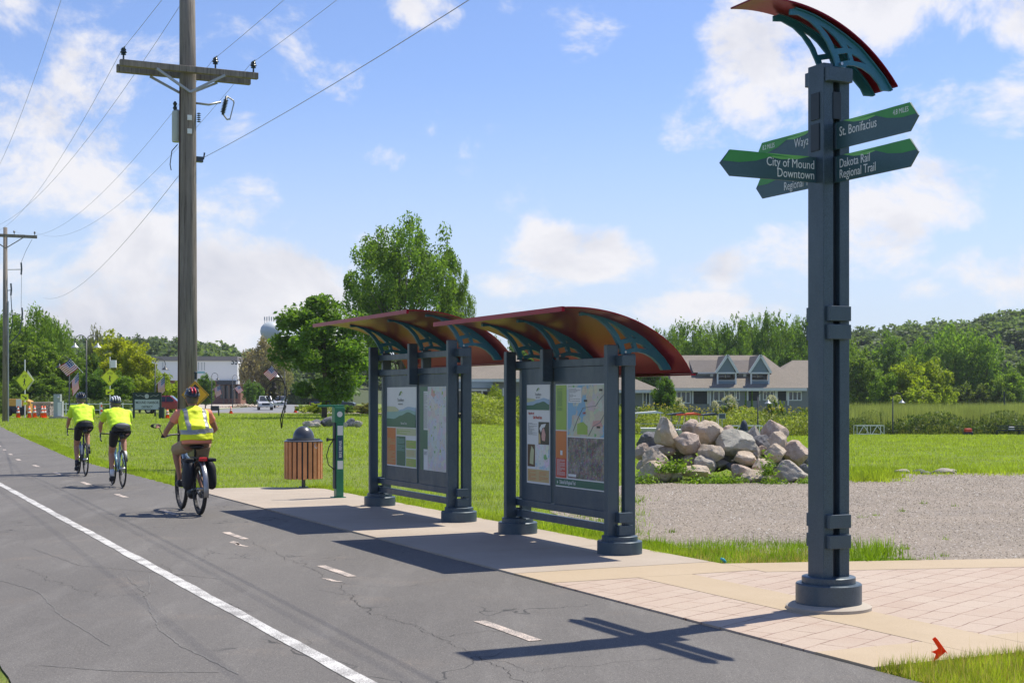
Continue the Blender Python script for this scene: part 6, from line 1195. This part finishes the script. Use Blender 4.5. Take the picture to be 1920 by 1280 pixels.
for i in range(130): x, y = rd.gauss(0, 1.6), rd.gauss(0, .8); s_ = rd.uniform(.10, .3); mb.lathe([(s_ * .6, 0), (s_, s_ * .4), (s_ * .4, s_ * .9)], (x, y, max(0, .5 - abs(x) * .22) * rd.random()), 5)
mb.build('stone_pile', M_r[0], t); t.children[0]['kind'] = 'stuff'
# water tower
YW = 620.0; t = thing('water_tower', 'pale water tower bulb with aerials rising above the wooded hill', 'water tower', at(509, YW)); mb = MB(); z = ZP(622, YW); rr = 21 / F * YW
mb.lathe([(.6, -5.6), (1.6, -4.6), (rr * .72, -3.0), (rr * .96, -1.0), (rr, .3), (rr * .93, 1.9), (rr * .72, 3.3), (rr * .4, 4.2), (.3, 4.5)], (0, 0, z), 32); M_wt = mat('tank_paint', (.50, .55, .56), .5, 0, .1, .3); mb.build('tank', M_wt, t, smooth=True)
mb = MB(); mb.lathe([(3.5, 0), (1.4, 6), (1.1, z - 4)], n=20); mb.build('stem', M_wt, t, smooth=True)
for i in range(7): q = MB(); x = -3 + i; q.tube([(x, 0, z + 3.6), (x, 0, z + 6.0 + (i % 3) * .5)], .12, 5); q.box(x - .22, x + .22, -.1, .1, z + 5, z + 6.6); q.build('aerial', M_grcab, t)
# ================================================================ lakeside things on the right
def lakelamp(px, Y, py, label): lamp(px, Y, ZP(py, Y), label, False, 'lamps along the lake path', 1, shade=M_lampg)
lakelamp(1674, 129, 736, 'slim grey lamp standing before the reeds right of the signpost'); lakelamp(1421, 116, 735, 'slim grey lamp behind the boulder pile')
def frame_dock(px0, px1, Y, label, n=2):
    p = at(px0, Y); w = (px1 - px0) / F * Y; t = thing('dock_frame', label, 'dock frame', p, R(8), 'stored dock frames'); 
    q = MB()
    for y in (0, .8): q.bar((0, y, .88), (w, y, .88), .07, .07); q.bar((.2, y, .10), (w - .3, y, .10), .05, .05)
    q.build('top_rails', M_white, t)
    for i in range(n + 1):
        x = w * i / n; l = MB(); l.bar((x, 0, 0), (x, 0, .9), .05, .05); l.bar((x, .8, 0), (x, .8, .9), .05, .05); l.bar((x, 0, .88), (x, .8, .88), .05, .05); l.build('leg_frame', M_white, t)
        if i < n: l = MB(); l.bar((x + .15, 0, .1), (x + w / n * .5, 0, .88), .05, .05); l.bar((x + w / n * .5, 0, .88), (x + w / n - .1, 0, .1), .05, .05); l.build('diagonal', M_white, t)
frame_dock(1607, 1660, 130, 'white folded dock frame lying on the grass beside the lamp'); frame_dock(1372, 1432, 113, 'low white dock frame behind the boulder pile')
p = at(1815, 131); t = thing('mower', 'small red and black machine at the edge of the reeds', 'mower', p); mb = MB(); mb.box(-.32, .32, -.3, .3, .25, .62); mb.build('hood', mat('mower_red', (.62, .06, .02), .4), t, bevel=.1); mb = MB(); mb.box(-.36, .40, -.33, .33, .02, .3); mb.build('deck', M_slate_d, t, bevel=.04)
p = at(1870, 131); t = thing('bench', 'long dark slatted bench facing the lake at the right edge', 'bench', p); w = 4.2
for z in (.42, .62, .80): q = MB(); q.box(0, w, -.02, .02, z, z + .09); q.build('back_slat', M_slate_d, t)
q = MB(); q.box(0, w, .03, .5, .38, .42); q.build('seat', M_slate_d, t)
for x in (0.02, w / 2, w - .02): q = MB(); q.box(x - .03, x + .03, -.05, .5, 0, .375); q.build('leg', M_slate_d, t)
q = MB(); p2 = p + Vector((1.4, .25, .43)); q.box(p2.x - .25, p2.x + .25, p2.y - .15, p2.y + .15, p2.z, p2.z + .34); tag(q.build('bag', M_white, bevel=.06), 'white bag resting on the dark bench', 'bag')
mb = MB(); p = at(1883, 190); mb.tube([p, p + Vector((0, 0, 4.3))], .12, 6); tag(mb.build('marsh_post', M_slate_d), 'lone dark post standing in the reeds', 'post')
p = at(1395, 111); t = thing('covered_motor', 'dark blue covered outboard motor behind the boulder pile', 'motor', p); mb = MB(); mb.lathe([(.30, .0), (.34, .5), (.28, .95), (.16, 1.25), (.03, 1.35)], n=14); mb.build('cover', mat('navy_cover', (.02, .03, .06), .7, 0, .3, 3), t, smooth=True); mb = MB(); mb.box(-.36, .36, -.36, .36, .42, .48); mb.build('strap', M_grcab, t)
q = MB(); p = at(1354, 116); t = thing('notice_board', 'small white framed notice beside the water', 'notice', p); q.box(-.28, .28, 0, .04, 1.45, 1.9); q.build('frame', M_white, t); q = MB(); q.box(-.25, .25, -.01, -.001, 1.48, 1.87); q.build('panel', M_slate, t); q = MB(); q.box(-.03, .03, .0, .04, 0, 1.449); q.build('post', M_grcab, t)
def pontoon(px, Y, label, canopy_m, w=2.6, cov=True, g='boats moored by the lawn'):
    p = at(px, Y); t = thing('boat', label, 'boat', p + Vector((0, 0, .15)), 0, g); h_ = MB()
    h_.add([(-w/2, 0, .35), (w/2, 0, .35), (w/2 - .1, 4, .35), (-w/2 + .1, 4, .35), (-w/2 + .2, .3, -.1), (w/2 - .2, .3, -.1), (w/2 - .4, 4, -.1), (-w/2 + .4, 4, -.1)], [(0,1,2,3), (7,6,5,4), (0,4,5,1), (1,5,6,2), (2,6,7,3), (3,7,4,0)]); h_.build('hull', M_white, t)
    q = MB()
    for x in (-w/2 + .1, w/2 - .1): q.bar((x, .3, .35), (x * .8 + .2, 1.4, 1.7), .05, .05); q.bar((x, 2.4, .35), (x * .8 + .2, 1.4, 1.7), .05, .05)
    q.bar((-w/2, .1, .75), (w/2, .1, .75), .05, .05); q.build('rail_frame', M_lampg, t)
    q = MB(); q.prism([(-w/2, 1.62), (w/2 * .6, 1.78), (w/2, 1.66), (w/2, 1.60), (-w/2, 1.54)], .4, 2.4, 'y'); q.build('bimini', canopy_m, t)
pontoon(1216, 116, 'white boat with pale canopy left of the boulder pile', M_white, 2.5); pontoon(1272, 115, 'boat with black folded bimini beside the red striped one', M_slate_d, 1.5)
pontoon(1293, 114.5, 'boat with orange red canopy frame above the boulder pile', M_cone, 2.0); pontoon(1333, 116, 'boat with dark bimini behind the flat topped boulder', M_slate_d, 1.6)
# ================================================================ trees, shrubs, reeds
M_bark = mat('bark', (.12, .095, .07), .9, 0, .25, 6, bump=.5, bscale=18); M_leaf = leafmat('foliage', (.075, .125, .028), .30, .28, .9); M_leaf_s = leafmat('foliage_small', (.145, .205, .042), .45, .3, 5)
def cards(P, s, asp, flatb=.35, droop=0.0, r=rng):
    k = P.shape[0]; a = r.normal(size=(k, 3)); a /= np.linalg.norm(a, axis=1)[:, None]; b = r.normal(size=(k, 3)); a[:, 2] *= (1 - flatb); b[:, 2] *= (1 - flatb)
    if droop: a = a * (1 - droop) + np.array([0, 0, -1.0]) * droop
    a /= np.linalg.norm(a, axis=1)[:, None]; b -= a * (a * b).sum(1)[:, None]; b /= np.linalg.norm(b, axis=1)[:, None]
    s = s * (.55 + .9 * r.random(k)); a = a * (s * asp)[:, None]; b = b * s[:, None] * .5
    return np.stack([P - a * .5, P + b, P + a * .5, P - b], 1)
def crown(seed, kind, n, ls):
    r = np.random.default_rng(seed); cs = []; K = {'round': 120, 'tall': 95, 'willow': 100, 'cone': 60, 'bush': 50, 'airy': 230}[kind]
    lob = r.normal(size=(7, 3)); lob /= np.linalg.norm(lob, axis=1)[:, None]
    while len(cs) < K:
        d = r.normal(size=3); d /= np.linalg.norm(d); q = r.random() ** .42; am = .80 + .26 * max(0, (lob @ d).max()) * r.uniform(.6, 1.1)
        p = d * q * .40 * am
        z = p[2] / .40 * .5 + .5
        if kind == 'round': w = 1.0 if z > .25 else .9; c = np.array([p[0] * w, p[1] * w, max(.06, .53 + p[2] * 1.12)])
        elif kind == 'tall': t = z; w = .72 + .42 * math.sin(min(1, t * 1.05) * math.pi) ; c = np.array([p[0] * w, p[1] * w, .12 + .86 * t])
        elif kind == 'airy': c = np.array([p[0] * 1.08, p[1] * 1.08, .18 + .80 * z ** .85])
        elif kind == 'willow': c = np.array([p[0] * 1.05, p[1] * 1.05, .52 + p[2] * 1.0])
        elif kind == 'cone': t = r.random() ** 1.3; rad = .40 * (1 - t) + .03; a = r.random() * 6.28; c = np.array([rad * math.cos(a) * q, rad * math.sin(a) * q, .10 + .86 * t])
        else: c = np.array([p[0] * 1.1, p[1] * 1.1, max(.05, .46 + p[2] * 1.05)])
        cs.append((c, r.uniform(.055, .115) * (.8 if kind == 'cone' else .50 if kind == 'airy' else 1.0)))
    Ps = []
    per = n // K
    for c, cr in cs:
        k = int(per * r.uniform(.6, 1.4)); d = r.normal(size=(k, 3)); d /= np.linalg.norm(d, axis=1)[:, None]; rad = cr * (.35 + .75 * r.random(k) ** .6)
        if kind == 'willow': d[:, 2] *= 1.25; d[:, :2] *= .9
        if kind in ('tall', 'airy'): d[:, 2] *= 1.25
        if kind == 'round': d[:, 2] *= .62
        Ps.append(c + d * rad[:, None])
    P = np.concatenate(Ps); V = cards(P, ls, 1.9 if kind != 'willow' else 2.6, .4 if kind == 'round' else .15, .42 if kind == 'willow' else 0, r)
    return V, cs
def meshof(name, V, m):
    o = fastmesh(name, V, 4, [(0, 1, 2, 3)], m); me = o.data; bpy.data.objects.remove(o); return me
def trunkmesh(name, cs, seed, thick=.02, limbs=9, top=.7, stems=1):
    rd = random.Random(seed); mb = MB()
    for s_ in range(stems):
        ox = 0 if stems == 1 else rd.uniform(-.10, .10); oy = 0 if stems == 1 else rd.uniform(-.06, .06)
        mb.tube([(ox * .2, oy * .2, -.03), (ox * .5 + rd.uniform(-.01, .01), oy * .5, .22), (ox + rd.uniform(-.02, .02), oy, .5), (ox * 1.4, oy * 1.4, top)], [thick * 1.15, thick, thick * .65, thick * .2], 9)
        for c, cr in rd.sample(cs, limbs):
            z0 = rd.uniform(.2, .6) * min(1, c[2] + .2); p0 = Vector((ox * z0 * 1.6, oy * z0 * 1.6, z0)); p2 = Vector(c); pm = p0.lerp(p2, .5) + Vector((0, 0, -.02)); mb.tube([p0, pm, p2], [thick * .45, thick * .28, thick * .08], 6)
    return mb.mesh(name, M_bark, smooth=True)
PROTO = {}
for key, kind, n, ls, th_, lm, st_n in (('round', 'round', 22000, .018, .020, 9, 1), ('round2', 'round', 10000, .024, .020, 9, 1), ('round3', 'round', 10000, .024, .022, 9, 1), ('tall', 'airy', 40000, .0092, .013, 12, 3), ('tall2', 'tall', 7500, .021, .016, 10, 1), ('tall3', 'tall', 7500, .021, .016, 10, 2), ('willow', 'willow', 10000, .016, .022, 9, 1), ('willow2', 'willow', 9000, .017, .022, 9, 1), ('cone', 'cone', 5000, .030, .016, 5, 1), ('bush', 'bush', 5000, .034, .012, 6, 3), ('bush2', 'bush', 5000, .034, .012, 6, 3)):
    V, cs = crown(len(PROTO) * 7 + 3, kind, n, ls); PROTO[key] = (meshof('crown_' + kind, V, M_leaf_s), trunkmesh('trunk_' + kind, cs, len(PROTO), th_, lm, .75 if kind != 'bush' else .5, st_n))
def tree(px, wpx, pytop, Y, key, col, label, grp=None, name='tree', cat='tree', sink=0.0, dz=0.0):
    p = at(px, Y); w = wpx / F * Y / .92; h = ZP(pytop, Y) - p.z - dz
    t = thing(name, label, cat, p + Vector((0, 0, dz)), 0, grp); rz = (px * 37 + Y * 11) % 360
    for nm, me in (('crown', PROTO[key][0]), ('trunk', PROTO[key][1])):
        o = bpy.data.objects.new(nm, me); C.objects.link(o); o.parent = t; o.scale = (w, w, h * 1.02); o.rotation_euler.z = R(rz); o.color = (*col, 1)
    return t
GL = 'trees behind the rail fence'; GB = 'tree line behind the townhouses'; GR = 'trees beyond the reeds'
DK = (.75, .95, .85); MD = (1.1, 1.15, .9); YG = (2.3, 1.75, .55); LG = (1.9, 1.65, .75); WG = (1.25, 1.35, 1.0)
tree(608, 222, 540, 110, 'round', (.95, 1.15, .75), 'dense dark green maple standing left of the kiosks', name='maple_tree')
tree(752, 255, 408, 130, 'tall', (1.0, 1.15, .95), 'tall airy cottonwood rising behind the left kiosk', name='cottonwood_tree')
tree(850, 84, 492, 133, 'tall', (1.1, 1.2, .8), 'narrow cottonwood just right of the tall airy one', name='cottonwood_tree'); tree(700, 80, 520, 136, 'tall', (1.0, 1.1, .9), 'lower cottonwood filling the gap beside the maple', name='cottonwood_tree')
for px, w, py, Y, k, c, l in ((-60, 130, 590, 170, 'willow', WG, 'willow outside the left edge'), (22, 120, 578, 172, 'willow2', WG, 'willow behind the distant power pole'), (66, 108, 564, 170, 'willow', WG, 'tallest drooping willow at upper left'), (108, 62, 588, 168, 'willow2', WG, 'small dark willow top right of the tallest willow'),
    (-30, 110, 640, 150, 'round2', MD, 'green tree outside the left edge'), (25, 100, 622, 150, 'round2', MD, 'green tree behind the first crossing sign'), (78, 95, 632, 149, 'round3', (1.25, 1.3, .9), 'green tree behind the stone pillar'), (122, 80, 650, 151, 'round2', MD, 'green tree left of the double lamp'), (160, 66, 652, 156, 'round3', (.75, .85, .8), 'dark tree behind the double lamp'),
    (218, 120, 620, 162, 'round2', YG, 'large yellow green tree right of the double lamp'), (262, 90, 640, 158, 'round3', YG, 'yellow green tree behind the second crossing sign'), (178, 70, 690, 146, 'round3', (.8, 1.0, .8), 'dark low tree behind the double lamp post'), (100, 80, 700, 145, 'round2', (1.0, 1.1, .8), 'low green tree behind the grey cabinet'), (45, 80, 700, 146, 'round3', (.9, 1.0, .8), 'low green tree behind the yellow compressor'),
    (222, 66, 695, 145, 'round2', (1.1, 1.25, .8), 'low green tree behind the white rail fence'), (300, 60, 692, 146, 'round3', LG, 'bright low tree behind the district sign'), (262, 60, 700, 147, 'round3', LG, 'bright rounded tree left of the district sign'), (322, 44, 708, 150, 'bush', LG, 'bright shrub just left of the wooden pole'), (0, 70, 705, 140, 'bush2', MD, 'shrub behind the distant power pole'), (385, 42, 698, 208, 'round3', DK, 'dark small tree before the white building'),
    (494, 88, 632, 262, 'tall3', (1.7, 1.0, 3.4), 'greyish half bare tree right of the white building'), (470, 44, 662, 268, 'tall2', (1.7, 1.0, 3.4), 'smaller grey half bare tree at the building corner'), (522, 60, 655, 260, 'tall2', (1.6, 1.05, 3.0), 'grey half bare tree beside the maple'), (468, 34, 712, 235, 'round2', DK, 'dark shrubby tree by the building corner'), (478, 40, 714, 240, 'round3', DK, 'dark low tree behind the small flag'), (180, 40, 615, 190, 'tall2', (1.4, 1.0, 2.6), 'thin bare topped tree above the yellow green one')):
    tree(px, w, py, Y, k, c, l, GL)
for px, w, py, Y, k, c, l in ((596, 44, 752, 141, 'bush', LG, 'bright bush under the maple'), (570, 34, 756, 146, 'bush2', MD, 'green bush left of the maple trunk'), (686, 46, 752, 140, 'bush', (1.3, .9, 1.6), 'greyish purple bush right of the maple'), (650, 40, 756, 143, 'bush2', DK, 'dark bush right of the maple trunk'),
    (928, 34, 722, 141, 'tall2', LG, 'small bright tree before the porch railing'), (884, 30, 738, 139, 'bush', DK, 'dark bush seen between the kiosk posts'), (1246, 50, 696, 142, 'round2', (.8, 1.0, .75), 'dark dense tree between the house wings'), (1398, 11, 736, 146, 'cone', DK, 'left of two small clipped conifers at the house'), (1410, 11, 734, 146, 'cone', DK, 'right of two small clipped conifers at the house'), (1466, 16, 744, 143, 'bush', LG, 'small bush right of the last hydrangea')):
    tree(px, w, py, Y, k, c, l, 'planting round the houses', 'bush' if k.startswith('bush') else 'tree', 'bush' if k.startswith('bush') else 'tree')
rt = random.Random(4)
tops = [(880, 640), (920, 630), (960, 628), (1000, 630), (1040, 625), (1080, 620), (1120, 622), (1160, 615), (1196, 606), (1224, 622), (1256, 612), (1282, 603), (1310, 606), (1338, 604), (1362, 606), (1386, 596), (1412, 590), (1438, 586), (1462, 592), (1488, 595), (1512, 594), (1540, 600), (1568, 604)]
for i, (px, py) in enumerate(tops):
    l = 'tree %s behind the townhouses, %s' % (('poplar shaped', 'slender', 'pale green', 'full dark')[i % 4], 'top of the %s from the left along the line' % ('first second third fourth fifth sixth seventh eighth ninth tenth eleventh twelfth thirteenth fourteenth fifteenth sixteenth seventeenth eighteenth nineteenth twentieth twenty-first twenty-second twenty-third'.split()[i]))
    tree(px, rt.uniform(56, 84), py, 228 + rt.uniform(-8, 14), ('tall2', 'tall', 'tall3')[i % 3], ((1.0, 1.12, .95), (1.15, 1.25, 1.0), (.85, 1.0, .9))[i % 3], l, GB)
for i in range(16):
    px = 890 + i * 42; tree(px + rt.uniform(-8, 8), 62, rt.uniform(640, 655), 212 + rt.uniform(-6, 6), ('round2', 'round3')[i % 2], (.85, 1.0, .9), 'lower dark tree standing in front of the tall line behind the townhouses', GB + ' in front')
for px, w, py, Y, k, c, l in ((1612, 80, 655, 205, 'round2', MD, 'round green tree just right of the signpost'), (1655, 66, 690, 196, 'round3', (1.3, 1.4, .8), 'low green tree right of the signpost'), (1700, 92, 668, 198, 'round2', LG, 'bright yellow green tree at the reed edge'), (1748, 88, 668, 200, 'round3', LG, 'rightmost bright yellow green tree at the reed edge'), (1722, 90, 700, 192, 'bush', LG, 'bright low shrub below the yellow green trees'),
    (1670, 90, 618, 250, 'round3', (.95, 1.1, .95), 'darker tree above the round green one'), (1730, 90, 625, 255, 'willow', (1.2, 1.35, 1.15), 'grey green willow in the centre right'), (1795, 110, 598, 252, 'willow2', (1.25, 1.4, 1.15), 'tall wide grey green willow'), (1848, 100, 620, 248, 'willow', (1.2, 1.35, 1.1), 'willow right of the tall wide one'), (1900, 70, 690, 240, 'round2', (1.3, 1.4, 1.0), 'low bright tree at the right edge'),
    (1870, 60, 700, 236, 'bush', (1.1, 1.1, 1.0), 'low shrub before the willows'), (1800, 60, 706, 238, 'bush2', (.9, .85, 1.0), 'dusky shrub under the tall wide willow'), (1840, 60, 712, 236, 'bush', (1.0, .9, 1.1), 'dusky low shrub left of the low bright tree'), (1950, 90, 640, 250, 'round3', MD, 'tree outside the right edge'), (1600, 60, 640, 262, 'tall2', MD, 'slim tree behind the signpost'), (1770, 50, 712, 215, 'bush2', LG, 'small bright shrub beside the yellow green trees')):
    tree(px, w, py, Y, k, c, l, GR)
# hydrangeas
M_bloom = leafmat('cream_blossom', (.62, .60, .46), .2, .15, 3, objcol=False)
def hydra(px, w, py, Y, l):
    t = tree(px, w, py, Y, 'bush', (1.3, 1.3, .8), l, 'flowering hydrangeas by the houses', 'hydrangea_bush', 'bush', dz=.3)
    ww = w / F * Y; hh = ZP(py, Y) - t.location.z; k = 26; r = np.random.default_rng(px); P = []
    for i in range(k):
        a = r.random() * 3.14 + 3.14; e = r.uniform(-.1, 1.4); c = np.array([math.cos(a) * math.cos(e) * ww * .5, math.sin(a) * math.cos(e) * ww * .45, hh * .42 + math.sin(e) * hh * .55]); P.append(c + r.normal(size=(34, 3)) * .10)
    V = cards(np.concatenate(P), .09, 1.2, 0, 0, r); o = fastmesh('blossoms', V, 4, [(0, 1, 2, 3)], M_bloom); o.parent = t
hydra(1270, 30, 744, 143, 'white hydrangea left of the dark doorway'); hydra(1366, 34, 740, 142, 'white hydrangea below the left dormer'); hydra(1446, 34, 741, 142, 'white hydrangea below the right dormer'); hydra(1340, 14, 752, 143, 'tiny pale hydrangea by the left window')
# weeds among the boulders
def weedclump(px, py0, py1, Y, w, n, label, m=None):
    r = np.random.default_rng(px); k = n; x = (px - 960) / F * Y; z0, z1 = ZP(py1, Y), ZP(py0, Y); P = np.stack([x + r.normal(0, w * .42, k) * (1 + .5 * r.random(k)), Y + r.normal(0, .10, k), z0 - .05 + (z1 - z0) * np.abs(r.normal(0, .42, k))], 1)
    o = fastmesh('weed_leaves', cards(P, .030, 2.2, .1, 0, r), 4, [(0, 1, 2, 3)], m or M_weed); return tag(o, label, kind='stuff')
M_weed = leafmat('weed_leaf', (.19, .29, .045), .35, .3, 6, objcol=False)
for a in ((1268, 850, 880, 26.55, .28, 380, 'bright weeds in the left of the boulder pile'), (1335, 882, 905, 26.2, .45, 600, 'low weeds at the foot of the boulder pile'), (1368, 886, 905, 26.2, .35, 400, 'low weeds at the foot of the pile centre'), (1440, 845, 885, 26.4, .16, 350, 'weeds between the brown and hollow boulders'), (1448, 888, 905, 26.1, .25, 350, 'weeds beside the pitted boulder'), (1300, 890, 906, 26.15, .3, 200, 'low weeds left of centre at the pile foot'), (1208, 880, 906, 26.1, .25, 350, 'weeds at the left foot of the pile'), (1245, 858, 880, 26.5, .2, 300, 'weeds on the left slope boulder'), (1508, 890, 905, 26.2, .15, 200, 'weeds at the right foot of the pile')): weedclump(*a)
# lakeside undergrowth
def under(px0, px1, Y0, Y1, n, h0, h1, ls, name, label, m, asp=2.2, rows=None):
    Y = Y0 + (Y1 - Y0) * rng.random(n); X = ((px0 + (px1 - px0) * rng.random(n)) - 960) / F * Y; Z = GZv(X, Y); hh = (h0 + (h1 - h0) * (.5 + .5 * nz2(X, Y, .55, 2))) ; P = np.stack([X, Y, Z + hh * rng.random(n) ** .6], 1)
    return tag(fastmesh(name, cards(P, ls, asp, 0), 4, [(0, 1, 2, 3)], m), label, kind='stuff')
M_sh1 = leafmat('undergrowth', (.26, .30, .05), .3, .5, .5, objcol=False); M_sh2 = leafmat('undergrowth_dark', (.10, .145, .035), .3, .4, .8, objcol=False); M_reed = leafmat('reed', (.34, .37, .12), .3, .45, .35, objcol=False); M_fl = leafmat('yellow_flower_heads', (.42, .36, .03), .3, .3, 3, objcol=False)
under(870, 1570, 121, 141, 40000, 1.0, 2.6, .13, 'lakeside_shrubs', 'mixed green undergrowth between the lawn and the houses', M_sh1); under(870, 1570, 132, 142, 14000, 1.4, 2.6, .15, 'lakeside_shrubs', 'darker undergrowth at the back by the houses', M_sh2)
under(880, 1200, 108, 118, 14000, .5, 1.3, .10, 'lawn_edge_growth', 'bright growth along the far edge of the lawn', M_sh1); under(1345, 1560, 118, 124, 6000, .4, 1.2, .11, 'lawn_edge_growth', 'bright shrubs behind the boulder pile', M_sh1)
under(1200, 1560, 137, 141, 1500, 2.4, 2.9, .10, 'flower_heads', 'scattered yellow flower heads before the houses', M_fl)
under(1560, 2150, 133, 142, 22000, .6, 2.3, .13, 'marsh_edge', 'weeds along the near edge of the reeds', M_sh2)
n = 90000; Y = 134 * (250 / 134) ** rng.random(n); X = ((1540 + 640 * rng.random(n)) - 960) / F * Y; Z = GZv(X, Y); h = (2.0 + .9 * rng.random(n)) * (1 + .14 * nz2(X, Y, .2)); V = blades(X, Y, Z, h, .055 * Y / 150, .28)
tag(fastmesh('cattail_reeds', V, 3, [(0, 1, 2)], M_reed), 'broad bed of tall green and straw reeds', kind='stuff')
under(560, 900, 143, 150, 5000, .2, .8, .10, 'verge_plants', 'low planting along the far street', M_sh1)
# left fence undergrowth
under(-60, 245, 134, 142, 13000, .5, 2.0, .14, 'fence_growth', 'dark undergrowth behind the white rail fence', M_sh2)
# wooded hills
HP = [(-600, 13), (250, 14.5), (360, 14), (430, 12), (470, 8), (520, 14.5), (600, 12), (700, 8), (1150, 7), (1500, 11), (1600, 17), (1760, 21), (1920, 25), (2300, 28), (3000, 24)]
def HH(X, Y):
    px = X / max(Y, 1) * F + 960; hm = np.interp(px, [a for a, b in HP], [b for a, b in HP]); return float(hm) * sstep(300, 500, Y) - 1.9
hx = np.linspace(-420, 620, 90); hy = np.linspace(280, 1000, 40); mb = MB(); mb.add([(x, y, HH(x, y) if y < 800 else HH(x, y)) for y in hy for x in hx], [(j*90+i, j*90+i+1, (j+1)*90+i+1, (j+1)*90+i) for j in range(39) for i in range(89)])
tag(mb.build('hill', mat('hill_floor', (.05, .07, .02), .9), smooth=True, fix=False), kind='structure')
protoV = []
for s in range(4):
    V, cs = crown(200 + s, 'round', 1100, .062); protoV.append(V)
Vs = []; r = np.random.default_rng(77)
spots = []
for Yr in np.linspace(325, 520, 12):
    for px in np.arange(-260, 2260, 30):
        if 640 < px < 1130 and Yr < 420: continue
        if 255 < px < 475 and Yr < 385: continue
        spots.append((px + r.uniform(-14, 14), Yr + r.uniform(-9, 9)))
for px, Y in spots:
    X = (px - 960) / F * Y; z = HH(X, Y) - 1.0; w = r.uniform(9, 13.5); h = r.uniform(8.5, 12.5); a = r.random() * 6.28; V = protoV[r.integers(0, 4)]; c, s = math.cos(a), math.sin(a)
    Q = np.empty_like(V); Q[..., 0] = (V[..., 0] * c - V[..., 1] * s) * w + X; Q[..., 1] = (V[..., 0] * s + V[..., 1] * c) * w + Y; Q[..., 2] = V[..., 2] * h + z; Vs.append(Q)
M_hill = leafmat('hill_foliage', (.135, .185, .085), .42, .40, .07, objcol=False); V = np.concatenate(Vs)
tag(fastmesh('hill_woods', V, 4, [(0, 1, 2, 3)], M_hill), 'dark green woods covering the far hills', kind='stuff'); print('woods', V.shape, len(spots))
# ================================================================ air
hz = bpy.data.materials.new('haze'); hz.use_nodes = True; t_ = hz.node_tree
for n_ in list(t_.nodes):
    if n_.type == 'BSDF_PRINCIPLED': t_.nodes.remove(n_)
pv = t_.nodes.new('ShaderNodeVolumePrincipled'); pv.inputs['Color'].default_value = (.80, .88, 1.0, 1); pv.inputs['Density'].default_value = .00012; pv.inputs['Anisotropy'].default_value = .2
t_.links.new(pv.outputs[0], t_.nodes['Material Output'].inputs['Volume'])
HAZE = True
if HAZE:
    mb = MB(); mb.box(-1900, 1900, -80, 3300, -12, 60); tag(mb.build('haze', hz), 'thin summer haze in the air', kind='stuff')
